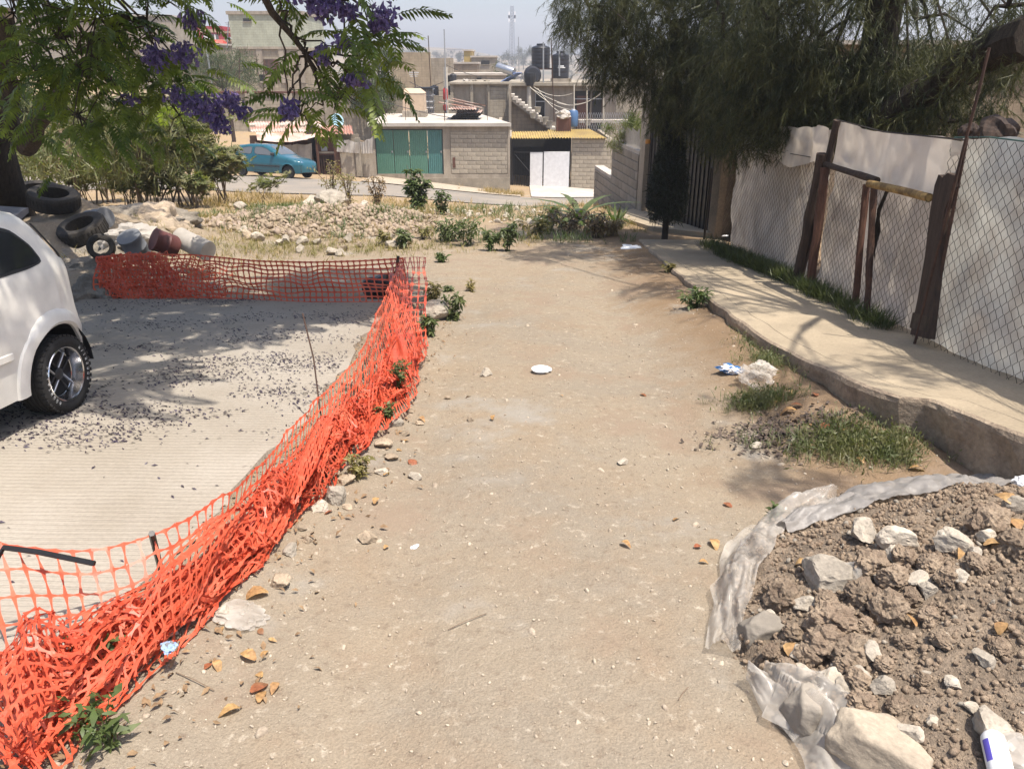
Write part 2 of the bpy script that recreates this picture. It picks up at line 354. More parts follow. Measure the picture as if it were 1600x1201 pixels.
REDW = M('red_plaster', (0.36, 0.035, 0.045), .7, .15, 1, 10, 0); CREAM = M('cream_plaster', (0.50, 0.36, 0.24), .8, .15, 1, 10, 0)
GREENM = flat('green_sheet_metal', (0.080, 0.190, 0.140), 0.42, 0.0, .5); TEALS = flat('teal_sheet', (0.06, .165, .155), .45)
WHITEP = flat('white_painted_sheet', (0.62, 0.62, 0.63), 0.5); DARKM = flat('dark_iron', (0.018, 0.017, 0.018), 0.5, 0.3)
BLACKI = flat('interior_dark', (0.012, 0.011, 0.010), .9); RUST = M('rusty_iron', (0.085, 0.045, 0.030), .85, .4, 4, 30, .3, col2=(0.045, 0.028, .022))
RUSTP = M('rust_brown_sheet', (0.130, 0.060, 0.042), .8, .3, 2, 20, .2); YELROOF = M('yellow_corrugated', (0.50, 0.37, 0.125), .7, .3, 1.2, 14, .2, col2=(.36, .26, .12))
TINW = M('white_corrugated', (0.55, 0.47, 0.40), .7, .3, 1.2, 14, .2, col2=(0.40, 0.20, 0.14)); TINR = M('red_corrugated', (0.36, 0.13, 0.09), .75, .3, 2.2, 14, .2, col2=(.45, .33, .26))
TINK = M('black_corrugated', (0.05, 0.048, 0.045), .7, .4, 2.2, 14, .2); PVC = flat('pale_pipe', (0.45, .41, .34), .5)
BLACKP = flat('black_polyethylene', (0.013, 0.013, 0.017), 0.45); GREYP = flat('dusty_black_plastic', (0.10, .10, .115), .6); BEIGEP = flat('beige_fibre_cement', (0.50, 0.375, 0.26), .7)
STEEL = flat('galvanised_steel', (0.42, .43, .45), .35, .8); WOODD = M('dark_weathered_wood', (0.040, 0.030, 0.025), .9, .45, 5, 60, .6, stretch=(6, 6, .6), col2=(.09, .06, .045))
WOODR = M('reddish_timber', (0.120, 0.058, 0.038), .85, .4, 5, 50, .5, stretch=(6, 6, .6)); BAMBOO = M('yellow_pole', (0.38, 0.25, 0.09), .7, .5, 9, 40, .3, col2=(.12, .07, .03))
WIRE = flat('rusted_wire', (0.028, .022, .018), .8, .0); WIREG = flat('green_coated_wire', (0.03, .085, .070), .6)
NET = None
def netmat():
    m, nt, p = base('orange_safety_plastic', 0.42, 0.4); v = coords(nt, 'world'); n = tex(nt, 'Noise', v, 2.2, 4)
    c = mixc(nt, ramp(nt, n.outputs[0], [(.35, 0.), (.65, 1.)]), (0.70, 0.135, 0.066), (0.56, 0.085, 0.042)); n2 = tex(nt, 'Noise', v, 14, 5, .7); c = mixc(nt, ramp(nt, n2.outputs[0], [(.50, 0.), (.72, .55)]), c, (0.62, 0.27, 0.16)); nt.links.new(c, p.inputs['Base Color'])
    t = nd(nt, 'ShaderNodeBsdfTranslucent'); nt.links.new(c, t.inputs[0]); mx = nd(nt, 'ShaderNodeMixShader'); mx.inputs[0].default_value = .32
    nt.links.new(p.outputs[0], mx.inputs[1]); nt.links.new(t.outputs[0], mx.inputs[2]); nt.links.new(mx.outputs[0], nt.nodes['Material Output'].inputs[0]); return m
NET = netmat()
ROCKP = M('pale_rock', (0.47, 0.41, 0.33), .92, .28, 9, 60, .7, mode='world', rnd=.3, bd=.006); ROCKB = M('brown_rock', (0.40, 0.315, 0.225), .95, .35, 8, 50, .8, mode='world', rnd=.25, bd=.008)
CLOD = M('dried_mud', (0.335, 0.258, 0.184), .97, .35, 14, 90, 1.0, mode='world', rnd=.2, col2=(.235, .170, .120), bd=.012); SOIL = M('dug_soil', (0.310, 0.240, 0.175), .97, .4, 12, 80, 1.0, mode='world', col2=(.19, .147, .108), bd=.02)
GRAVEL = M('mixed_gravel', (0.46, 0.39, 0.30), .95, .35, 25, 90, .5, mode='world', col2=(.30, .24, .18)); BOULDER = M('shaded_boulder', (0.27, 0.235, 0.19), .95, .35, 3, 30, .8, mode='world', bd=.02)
BARK = M('grey_bark', (0.115, 0.085, 0.062), .95, .45, 6, 40, .9, stretch=(4, 4, .8), bd=.02); BARKD = M('dark_bark', (0.050, 0.038, 0.028), .95, .45, 6, 40, .9, stretch=(4, 4, .8), bd=.02); TWIG = M('pale_twig', (0.20, .145, .10), .9, .3, 6, 30, 0)
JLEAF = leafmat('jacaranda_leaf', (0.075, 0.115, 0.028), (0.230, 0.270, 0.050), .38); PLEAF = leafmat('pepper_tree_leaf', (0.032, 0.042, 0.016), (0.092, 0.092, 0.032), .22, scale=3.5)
CLEAF = leafmat('castor_leaf', (0.130, 0.150, 0.060), (0.200, 0.190, 0.095), .40, dead=(.16, .10, .05)); WEEDG = leafmat('weed_green', (0.070, 0.105, 0.030), (0.105, 0.125, 0.045), .3)
STRAW = leafmat('dry_grass', (0.34, 0.24, 0.11), (0.26, 0.185, 0.085), .3); YGRASS = leafmat('yellowing_grass', (0.17, 0.155, 0.05), (0.25, .20, .08), .3); CYP = leafmat('cypress_leaf', (0.014, 0.020, 0.010), (0.022, 0.030, 0.014), .1)
FARLEAF = leafmat('far_tree_leaf', (0.045, 0.065, 0.022), (0.075, 0.095, 0.035), .25, scale=.8); BLUELEAF = leafmat('dull_tree_leaf', (0.055, 0.062, 0.040), (0.080, 0.085, 0.055), .2, scale=.5)
FLOWER = leafmat('purple_blossom', (0.17, 0.12, 0.36), (0.28, 0.21, 0.48), .45, scale=12); PETALD = leafmat('fallen_petal', (0.045, 0.034, 0.062), (0.038, 0.028, .030), .1, scale=9)  # PETALD: petal colour darkened to deepen the tree shade on the slab
BROWNW = leafmat('brown_dry_weed', (0.20, 0.135, 0.075), (0.26, 0.18, 0.10), .25)
DRYLEAF = leafmat('dead_leaf', (0.36, 0.205, 0.095), (0.46, 0.29, 0.13), .25, scale=9); REDLEAF = leafmat('red_dead_leaf', (0.32, 0.10, 0.05), (0.25, .12, .06), .25, scale=9)
FILMC = film('clear_dusty_film', (0.78, 0.73, 0.66), .56, .45, .28, scale=2.2); FILMG = film('grey_sheet', (0.36, 0.335, 0.31), .12, .3, .45, scale=8); FENCEF = film('milky_fence_sheet', (0.55, .495, .435), .03, .36, .4, (0.38, .335, .285), 2.2)
BANNERF = film('pale_banner_sheet', (0.68, .62, .55), .03, .38, .4, (0.54, .48, .42), 1.8)
FENCEG = film('greenish_fence_sheet', (0.56, .56, .51), .03, .38, .35, (0.42, .385, .335), 2.4); CLOTHW = film('white_cloth', (0.56, .51, .45), .04, .3, .8)
WPAINT = flat('white_car_paint', (0.74, 0.71, 0.65), .38, 0, .4, .25); TPAINT = flat('teal_car_paint', (0.006, 0.085, 0.115), .32, .1, .5, .7); TYRE = M('tyre_rubber', (0.028, .027, .026), .8, .3, 8, 60, .3)
GLASS = glassmat('tinted_glass'); GLASSF = glassmat('car_glass', (.10, .105, .11), .1); CHROME = flat('polished_alloy', (0.72, .72, .73), .16, 1.0); BLKTRIM = flat('black_trim', (0.02, .02, .021), .5); WHITEL = flat('white_lettering', (0.75, .75, .73), .6)
OLDTYRE = M('dusty_tyre', (0.026, .024, .022), .85, .4, 4, 30, .3, col2=(.05, .043, .036)); DISH = flat('pale_blue_dish', (0.30, .48, .56), .5); BLUEP = flat('blue_plastic', (0.06, .13, .26), .5); GASRED = flat('red_gas_bottle', (0.40, .03, .03), .45)
REDP = flat('red_plastic', (0.5, .06, .03), .5); WHITES = flat('white_plastic', (0.72, .72, .72), .4); PURPLEP = flat('violet_print', (0.10, .08, .42), .5); GREYPRINT = flat('grey_print', (0.30, .31, .36), .6); BUCKET = flat('grey_bucket', (0.15, .155, .165), .7); MAROON = flat('maroon_bucket', (0.10, .03, .025), .6)
# ---------------------------------------------------------------- noise helper (numpy value noise)
_tab = rng.random((256, 256))
def vnoise(x, y):
    xi = np.floor(x).astype(int); yi = np.floor(y).astype(int); fx = x - xi; fy = y - yi; fx = fx * fx * (3 - 2 * fx); fy = fy * fy * (3 - 2 * fy)
    g = lambda a, b: _tab[a & 255, b & 255]
    return (g(xi, yi) * (1 - fx) + g(xi + 1, yi) * fx) * (1 - fy) + (g(xi, yi + 1) * (1 - fx) + g(xi + 1, yi + 1) * fx) * fy
def fbm(x, y, o=4):
    s = 0; a = .5
    for k in range(o): s = s + a * vnoise(x * 2 ** k + 17 * k, y * 2 ** k + 5 * k); a *= .5
    return s - .47
# slab outline (top view): right edge runs beside the net
SLAB_EDGE = [(-1.50, 1.2), (-1.42, 1.8), (-1.40, 2.06), (-1.36, 2.65), (-1.30, 3.41), (-1.22, 4.61), (-1.26, 6.83), (-1.30, 7.75)]
def slab_x(y): return np.interp(y, [p[1] for p in SLAB_EDGE], [p[0] for p in SLAB_EDGE])
KERB_H = ([1.0, 2.5, 3.76, 4.95, 6.87, 9, 11.6, 13], [.36, .335, .29, .23, .185, .12, .06, .04])
def pav_h(y): return np.interp(y, *KERB_H)
KY = [0.6, 2.2, 3.19, 3.76, 3.81, 4.20, 4.81, 5.28, 6.87, 9.3, 11.4, 12.4]
KX = [2.60, 2.50, 2.36, 2.21, 2.06, 1.98, 1.89, 1.84, 1.84, 1.94, 2.02, 2.05]
def kerb_x(y): return np.interp(y, KY, KX)
def fence_x(y): return 2.75 + 0.045 * y
# pile of dug soil
PC = (2.02, 2.02)
def pile_h(x, y):
    dx = (x - PC[0]) / 1.30; dy = (y - PC[1]) / 1.20; r = np.sqrt(dx * dx + dy * dy)
    h = 0.40 * np.clip(1 - r, 0, 1) ** 0.75
    return h * (1 + .5 * fbm(x * 5, y * 5)) + np.where(r < .97, .045 * fbm(x * 17, y * 17) + .02, -.02)
def relief(x, y):
    h = .030 * fbm(x * 1.1, y * 1.1, 3) + .020 * fbm(x * 6, y * 6, 3) + .006 * fbm(x * 30, y * 30, 2)
    h = h - .022 * (np.exp(-((x - .95 - .06 * np.sin(y)) / .22) ** 2) + np.exp(-((x + .42 - .06 * np.sin(y)) / .20) ** 2)) * smooth(11, 8, y) * (1 + fbm(x * 3, y * 2))
    h = h + .25 * smooth(14, 19, y) * fbm(x * .6 + 9, y * .6, 4) * (1 - smooth(20, 24, y))
    h = h + .14 * np.exp(-((y - 16.5 - .8 * np.sin(x * .6)) / 1.5) ** 2) * (smooth(2.8, 1.2, x))       # weedy lip
    # rubble heap and bank on the left
    h = h + .34 * np.exp(-((x + 3.6) / 2.3) ** 2 - ((y - 14.2) / 1.3) ** 2)
    h = h + .62 * np.exp(-((x + 6.6) / 1.9) ** 2 - ((y - 11.2) / 1.5) ** 2) * (1 + 1.3 * fbm(x * 1.6, y * 1.6)) + .10 * fbm(x * 2.5, y * 2.5) * smooth(8.6, 9.6, y) * smooth(-3.2, -4.5, x)
    h = h + .05 * np.exp(-((x - slab_x(y) - .28) / .2) ** 2) * smooth(7.6, 6.5, y)                   # spoil ridge under the net
    h = h + np.minimum(.125, .55 * pav_h(y)) * np.exp(-((x - kerb_x(y)) / .42) ** 2) * smooth(3.2, 4.1, y) * (1 + .6 * fbm(x * 4, y * 4))
    flat_ = smooth(slab_x(y) + .02, slab_x(y) - .1, x) * smooth(7.9, 7.6, y)
    h = h * (1 - flat_) - .03 * flat_
    pv = smooth(kerb_x(y) + .02, kerb_x(y) + .1, x) * smooth(13, 12.4, y); h = h * (1 - pv) - .02 * pv
    return h * (1 - smooth(22, 26, y))
def surf(x, y):
    x = np.atleast_1d(np.asarray(x, float)); y = np.atleast_1d(np.asarray(y, float)); return terrain(x, y) + relief(x, y)
def sz(x, y): return float(surf(x, y)[0])
def gs(px, py, h=0.0):
    g = gnd(px, py)
    for _ in range(3):
        g = gnd(px, py, sz(g.x, g.y) - tz(g.x, g.y)) if g.y < 15 else g
    return Vector((g.x, g.y, sz(g.x, g.y) + h))

def axis(stops):
    out = [stops[0][0]]
    for (a, _), (b, st) in zip(stops[:-1], stops[1:]):
        n = max(1, int(round((b - a) / st))); out += list(np.linspace(a, b, n + 1)[1:])
    return np.array(out)
gx = axis([(-3000, 0), (-300, 180), (-60, 12), (-12, 1.2), (-5, .18), (-1.7, .07), (2.6, .035), (4, .12), (12, .8), (60, 8), (300, 24), (3000, 180)])
gy = axis([(-30, 0), (-4, 3), (.6, .4), (3.2, .035), (7.5, .055), (20, .14), (30, .4), (75, 2), (300, 12), (1000, 35), (4000, 300)])
X, Y = np.meshgrid(gx, gy); Z = surf(X.ravel(), Y.ravel()).reshape(X.shape)
nx, ny = len(gx), len(gy); idx = np.arange(nx * ny).reshape(ny, nx)
F = np.stack([idx[:-1, :-1], idx[:-1, 1:], idx[1:, 1:], idx[1:, :-1]], -1).reshape(-1, 4)
g = link('ground', npmesh('ground', np.c_[X.ravel(), Y.ravel(), Z.ravel()], F, DIRT, True)); tag(g, 'dusty beige dirt lane and lot with fine gravel', kind='structure')

# concrete slab
m = MB(); ys = np.linspace(-1.5, 7.72, 60); rows = []
for y in ys:
    xe = float(slab_x(y)) + .03 * math.sin(y * 5) + .02 * math.sin(y * 17); rows.append([(x, y, -.085 * y + .02) for x in np.linspace(-16, xe, 12)])
m.grid(rows); m.grid([[r[-1], (r[-1][0] + .015, r[-1][1], r[-1][2] - .09)] for r in rows]); m.grid([[(p[0], p[1], p[2]) for p in rows[-1]][::-1], [(p[0], p[1] + .02, p[2] - .09) for p in rows[-1]][::-1]])
tag(m.build('concrete_slab', SLAB), 'grooved pale concrete road slab under the white car', kind='structure')

# pavement
ys = np.concatenate([np.linspace(.6, 3.6, 26), np.linspace(3.68, 3.80, 4), np.linspace(3.9, 12.4, 60)])
m = MB(); top = []; side = []
for i, y in enumerate(ys):
    kx = float(kerb_x(y)) + .008 * math.sin(y * 9) + .006 * math.sin(y * 31); z = -.085 * y + float(pav_h(y)); fx = fence_x(y) + .05
    top.append([(kx + .025, y, z), (kx + .17, y, z), (kx + .178, y, z - .006), (kx + .186, y, z)] + [(kx + .19 + (fx - kx - .19) * t, y, z - .006 * math.sin(t * 3)) for t in (.0, .25, .5, .75, 1)])
    side.append([(kx + .02 + .03 * vnoise(np.array(y * 6.), np.array(7.)), y, -.085 * y - .12), (kx + .012 + .05 * (float(vnoise(np.array(y * 9.), np.array(3.))) - .5), y, z - .17), (kx + .006 * math.sin(y * 40), y, z - .04), (kx + .006, y, z - .012), (kx + .025, y, z)])
m.grid(top, 0)
pv = m.build('pavement', CONC); tag(pv, 'raised concrete pavement along the wire fence', kind='structure')
m = MB(); m.grid(side, 0); m.grid([[p for p in side[-1]], [(p[0] + 1.2, p[1], p[2]) for p in side[-1]]]); ks = m.build('kerb', KERBSIDE, pv)

# asphalt street across the view + concrete aprons
def strip(name, pts_front, pts_back, mat, off, label, n=40, k=10):
    rows = []
    for i in range(n + 1):
        t = i / n; a = Vector([np.interp(t, np.linspace(0, 1, len(pts_front)), [p[c] for p in pts_front]) for c in range(2)]); b = Vector([np.interp(t, np.linspace(0, 1, len(pts_back)), [p[c] for p in pts_back]) for c in range(2)])
        rows.append([a.lerp(b, j / k) for j in range(k + 1)])
    P = np.array([[(p.x, p.y) for p in r] for r in rows]).reshape(-1, 2); z = surf(P[:, 0], P[:, 1]) + off
    idx = np.arange(len(P)).reshape(n + 1, k + 1); F = np.stack([idx[:-1, :-1], idx[1:, :-1], idx[1:, 1:], idx[:-1, 1:]], -1).reshape(-1, 4)
    o = link(name, npmesh(name, np.c_[P, z], F, mat, True)); return tag(o, label, kind='structure')
fr = [gnd(-300, 300), gnd(150, 297), gnd(330, 298), gnd(430, 303), gnd(520, 306), gnd(620, 308), gnd(720, 317), (at(850, 324, 29)), at(1000, 332, 31), at(1150, 338, 33)]
bk = [(-34, 34.5), (-18, 33.5), (-13.5, 33), (-11, 32.8), (-9.0, 32.8), (-6.0, 34.0), (-2.5, 35.0), (.8, 36), (5, 38), (10, 39)]
fr = [(p[0], max(p[1], 24.5)) for p in fr]
strip('street', fr, bk, ASPH, .03, 'dusty worn asphalt street crossing below the lot')
strip('road_verge', [(-6.6, 34.2), (-2.5, 35.2), (.4, 36.1)], [(-6.6, 37.6), (-2.5, 37.6), (.4, 38)], GRAVEL, .05, 'dry gravel verge in front of the garage')
strip('driveway', [(.9, 36.0), (2.4, 36.6), (4.4, 37.4)], [(.9, 41.5), (2.4, 41.5), (4.4, 41.5)], ROOFC, .07, 'pale concrete apron before the white gate')
# ---------------------------------------------------------------- buildings across the street
def rect(m, px0, py0, px1, py1, D, thick=.1, mi=0, front=True):
    """upright panel whose front face covers the picture rectangle at distance D"""
    a = at(px0, py1, D); b = at(px1, py0, D); x0, x1 = sorted((a.x, b.x)); z0, z1 = sorted((a.z, b.z))
    m.box((x0, D, z0), (x1, D + thick, z1), mi); return m
def panel(name, px0, py0, px1, py1, D, mat, parent, thick=.05):
    return rect(MB(), px0, py0, px1, py1, D, thick).build(name, mat, parent)
_bc = {}
def block_wall(parent, x0, x1, z0, z1, y, mat=BRICK, bw=.40, bh=.20, holes=(), axis_='x', gap=.009, thick=.14, dirv=None, org=None, name='brick'):
    """wall made of single blocks; wall runs along dirv from org, blocks share meshes by length"""
    n = 0; row = 0; z = z0
    while z < z1 - .05:
        h = min(bh, z1 - z); x = x0 - (bw / 2 if row % 2 else 0)
        while x < x1 - .02:
            a = max(x, x0); b = min(x + bw, x1); x += bw
            if b - a < .06: continue
            cx = (a + b) / 2; cz = z + h / 2
            if any(hx0 < cx < hx1 and hz0 < cz < hz1 for hx0, hx1, hz0, hz1 in holes): continue
            key = (round(b - a, 2), round(h, 2), mat.name, thick)
            if key not in _bc:
                mm = MB(); w2 = (b - a - gap) / 2; h2 = (h - gap) / 2; mm.bbox((-w2, 0, -h2), (w2, thick, h2), .008); _bc[key] = mm.mesh('block_piece', mat)
            o = link(name, _bc[key], parent)
            if dirv is None: o.location = (cx, y + jit(.005), cz)
            else:
                o.location = org + dirv * cx + Vector((0, 0, cz)); o.rotation_euler = (0, 0, math.atan2(dirv.y, dirv.x))
            n += 1
        z += bh; row += 1
    return n
def corrugate(m, A, B, C_, D_, n, amp, mi=0, thick=.01, k=4):
    """corrugated sheet over the quad A(front left) B(front right) C(back right) D(back left), ridges run front to back"""
    A, B, C_, D_ = map(Vector, (A, B, C_, D_)); rows = []
    for j in range(k + 1):
        l = A.lerp(D_, j / k); r = B.lerp(C_, j / k); row = []
        for i in range(n * 4 + 1): p = l.lerp(r, i / (n * 4)); row.append((p.x, p.y, p.z + amp * math.sin(i * PI / 2 + .01)))
        rows.append(row)
    m.grid(rows, mi); m.grid([[(p[0], p[1], p[2] - thick) for p in r] for r in rows][::-1], mi); m.grid([[(p[0], p[1], p[2] - thick) for p in rows[0]], rows[0]], mi); return m

# --- garage house
GD = 38.0
root = empty('garage_house', 'single storey grey block house with wide green metal garage door', 'house', (at(690, 270, GD).x, GD, tz(at(690, 270, GD).x, GD)))
root.location = (0, 0, 0)
def P(px, py, D): return at(px, py, D)
zr = P(700, 192, GD).z
ml = P(575, 196, GD).x; mr = P(799, 192, GD).x; mbk = 45.4
m = MB(); top = [(ml, GD - .25, zr), (mr, GD - .25, zr), (P(748, 180, mbk).x, mbk, zr), (ml - .3, mbk, zr)]
m.slab([(p[0], p[1], p[2] - .15) for p in top], (0, 0, .15)); m.build('roof_slab', ROOFC, root)
x0 = P(583, 240, GD).x; x1 = P(797, 240, GD).x; zb = P(700, 292, GD).z - .4; zt = zr - .15
dx0 = P(588, 240, GD).x; dx1 = P(692, 240, GD).x; dz1 = P(640, 203, GD).z; dz0 = P(640, 272, GD).z
m = MB(); m.box((x0, GD, zb), (dx0, GD + .25, zt)); m.box((dx1, GD, zb), (dx1 + .36, GD + .25, zt)); m.box((dx0, GD + .003, dz1), (dx1, GD + .25, zt)); m.box((dx0, GD, zb), (dx1, GD + .3, dz0)); m.box((x1 - .12, GD - .01, zb), (x1, GD + .25, zt))
m.box((dx1 + .36, GD - .02, zb), (x1 - .12, GD + .25, dz0 - .0))
m.box((dx1 + .36, GD + .03, dz0), (x1 - .12, GD + .25, zt)); m.box((x0 + .02, GD + .25, zb), (x0 + .2, mbk, zt)); m.box((x1 - .6, GD + .25, zb), (x1 - .45, mbk - 1, zt))
m.build('wall', RENDER, root)
# rough stone footing
m = MB(); m.box((dx1 - .9, GD - .05, zb - .3), (x1, GD + .1, P(700, 278, GD).z)); m.build('footing', MORTAR, root)
block_wall(root, dx1 + .38, x1 - .14, dz0 + .02, zt - .25, GD - .015, BRICK, .40, .20, thick=.06)
m = MB(); m.box((dx1 + .36, GD - .01, zt - .25), (x1 - .14, GD + .03, zt)); m.build('lintel', RENDER, root)
m = MB(); m.box((dx1 + .46, GD - .04, P(0, 262, GD).z), (dx1 + .58, GD - .017, P(0, 246, GD).z)); m.build('meter_box', RUSTP, root)
# green door: four leaves of folded sheet
cuts = [0, .265, .50, .775, 1.0]
for i in range(4):
    a = dx0 + (dx1 - dx0) * cuts[i] + .012; b = dx0 + (dx1 - dx0) * cuts[i + 1] - .012; m = MB(); n = max(4, int((b - a) / .09)); yy = GD + .05 + (.02 if i in (1, 2) else 0)
    rows = [[], []]
    for k in range(n):
        u0 = a + (b - a) * k / n; u1 = a + (b - a) * (k + .72) / n; u2 = a + (b - a) * (k + .80) / n; u3 = a + (b - a) * (k + .92) / n
        for u, d in ((u0, 0), (u1, 0), (u2, .02), (u3, .02)): rows[0].append((u, yy + d, dz0 + .01)); rows[1].append((u, yy + d, dz1 - .01))
    m.grid(rows); m.box((a, yy - .012, dz1 - .06), (b, yy - .002, dz1 - .01)); m.box((a, yy - .012, dz0 + .01), (b, yy - .002, dz0 + .05))
    d = m.build('door_leaf', [GREENM, GREENM, GREENM, TEALS][i], root)
    mm = MB(); mm.box((b - .10, yy - .03, (dz0 + dz1) / 2 - .03), (b - .04, yy - .008, (dz0 + dz1) / 2 + .06)); mm.build('handle', STEEL, d)
m = MB()
for q in ((dx0 - .02, dx0 + .012), (dx1 - .012, dx1 + .02)): m.box((q[0], GD - .012, dz0), (q[1], GD + .1, dz1))
m.box((dx0 - .02, GD - .012, dz1 - .012), (dx1 + .02, GD + .1, dz1 + .03)); m.build('door_frame', DARKM, root)
for px in (580, 584, 627, 690, 694, 720, 760): m = MB(); xx = P(px, 190, 38.2).x; m.tube([(xx, 38.2 + (px % 7) * .4, zr), (xx + .02, 38.2 + (px % 7) * .4, zr + .8 + .5 * (px % 3))], .012, 4); m.build('rebar', RUST, root)

def tank(name, px0, px1, py0, py1, D, mat, label, group=None, cap=True, ribs=0, logo=False):
    cx = P((px0 + px1) / 2, (py0 + py1) / 2, D).x; r = (P(px1, py1, D).x - P(px0, py1, D).x) / 2; z0 = P(px0, py1, D).z; z1 = P(px0, py0, D).z; H = z1 - z0
    t = empty(name, label, 'water tank', (cx, D + r, z0), 0, group)
    pr = [(r * .96, 0), (r, .04 * H)]; nb = 5
    for i in range(nb): z = H * (.08 + .72 * i / nb); pr += [(r, z), (r, z + H * .10), (r * .985, z + H * .115), (r * .985, z + H * .13)]
    pr += [(r, H * .82), (r * .93, H * .87), (r * .45, H * .93), (r * .42, H * .94)]
    m = MB(); m.lathe(pr + [(r * .40, H * .94)], 28); m.build('tank_body', mat, t, True)
    m = MB(); m.lathe([(r * .43, H * .935), (r * .47, H * .95), (r * .46, H * .995), (r * .3, H)], 24); m.build('lid', BLACKP, t, True)
    if logo:
        m = MB()
        for k, (w_, zz) in enumerate(((.50, .455), (.62, .40))):
            for j in range(9 if k == 0 else 11):
                a0 = -PI / 2 + .06 + (j - 5) * .09 * (.9 if k else .8); R_ = r * 1.006; hh = H * (.018 if k else .024)
                m.add([(R_ * math.cos(a), R_ * math.sin(a), H * zz + s_ * hh) for a, s_ in ((a0, -1), (a0 + .065, -1), (a0 + .065, 1), (a0, 1))], [(0, 1, 2, 3)])
        m.build('print', WHITEL, t)
    return t
tank('water_tank', 831, 860, 68, 108, 52, BLACKP, 'tall black roof water tank on the iron platform, left of the pair', 'black tanks on the roof')
tank('water_tank', 863, 890, 80, 123, 51, BLACKP, 'black roof water tank with two lines of small white print', 'black tanks on the roof', logo=True)
tank('water_tank', 672, 685, 133, 154, 50, BLACKP, 'small black tank beside the wire cage container')
tank('water_tank', 702, 713, 115, 129, 70, BLACKP, 'tiny distant black tank on a far flat roof')
# beige square tank on the garage roof
BT = 42.2; t = empty('square_water_tank', 'beige square water tank on a block plinth on the garage roof', 'water tank'); a = P(630, 178, BT); b = P(662, 146, BT); ztop = b.z
m = MB(); m.slab([(a.x, BT, zr + .32), (b.x, BT, zr + .32), (b.x, BT + 1.1, zr + .32), (a.x, BT + 1.1, zr + .32)], (0, 0, ztop - zr - .32)); m.build('tank_body', BEIGEP, t)
m = MB(); w_ = b.x - a.x; m.add([(a.x - .02, BT - .02, ztop), (b.x + .02, BT - .02, ztop), (b.x + .02, BT + 1.12, ztop), (a.x - .02, BT + 1.12, ztop), (a.x + .1, BT + .2, ztop + .22), (b.x - .25, BT + .2, ztop + .22), (b.x - .25, BT + .9, ztop + .22), (a.x + .1, BT + .9, ztop + .22)], [(0, 1, 5, 4), (1, 2, 6, 5), (2, 3, 7, 6), (3, 0, 4, 7), (4, 5, 6, 7)]); m.build('lid', BEIGEP, t)
for k in range(4):
    for j in range(2): m = MB(); m.bbox((a.x - .05 + k * .31, BT - .06 + j * .6, zr), (a.x + .24 + k * .31, BT + .5 + j * .6, zr + .32), .01); m.build('block', BRICK, t)
# caged container
CG = 47; t = empty('caged_container', 'wire caged liquid container behind the beige tank', 'container'); a = P(651, 178, CG); b = P(676, 134, CG)
m = MB(); m.bbox((a.x + .04, CG + .04, a.z), (b.x - .04, CG + 1.0, b.z - .2), .05); m.build('bladder', FILMG, t)
m = MB()
for k in range(5):
    z = a.z + (b.z - .2 - a.z) * k / 4; m.tube([(a.x, CG, z), (b.x, CG, z), (b.x, CG + 1.05, z)], .02, 4)
for k in range(5):
    x = a.x + (b.x - a.x) * k / 4; m.tube([(x, CG - .01, a.z), (x, CG - .01, b.z - .2)], .02, 4)
m.build('cage', STEEL, t); m = MB(); m.box((a.x - .1, CG - .1, b.z - .19), (b.x, CG + 1, b.z - .1)); m.build('lid', DARKM, t)
# gas bottles
for i, (py0, py1) in enumerate(((137, 156), (163, 173))):
    t = empty('gas_bottle', ['upright red gas bottle by the antenna pole', 'lower red gas bottle lying under the upright one'][i], 'gas bottle'); a = P(692, py1, 46); b = P(699, py0, 46); r = (b.x - a.x) / 2; H = b.z - a.z
    m = MB(); m.lathe([(r * .9, 0), (r, .06), (r, H * .8), (r * .7, H * .93), (r * .25, H)], 14, 0, Matrix.Translation((a.x + r, 46 + r, a.z))); m.build('cylinder', GASRED, t, True)
    m = MB(); m.lathe([(r * .4, H * .97), (r * .4, H * 1.08)], 10, 0, Matrix.Translation((a.x + r, 46 + r, a.z))); m.build('valve_collar', STEEL, t)
# stack of corrugated sheets on the roof
t = empty('sheet_stack', 'heap of black and pale corrugated sheets and planks on the garage roof', 'sheet stack'); S = 40
for k in range(7):
    a = P(706, 188, S); b = P(748, 188, S); z = zr + .06 + k * .075; m = MB()
    o = jit(.25); corrugate(m, (a.x + o, S + jit(.1), z), (b.x + o * .6, S + jit(.1), z + jit(.03)), (b.x + o, S + 1.6, z + .03), (a.x + o, S + 1.6, z), 10, .02); m.build('sheet', [TINK, TINK, TINK, TINK, TINW, TINK, TINW][k], t)
for k in range(5):
    a = P(712 + k * 6, 176, S); m = MB(); m.bbox((-.9, -.06, -.02), (.9, .06, .02), .005, 0, Matrix.Translation((a.x + jit(.2), S + .5 + k * .15, zr + .66 + .03 * k)) @ Euler((0, .12 + jit(.12), jit(.6))).to_matrix().to_4x4()); m.build('plank', [TINW, WOODR][k % 2], t)

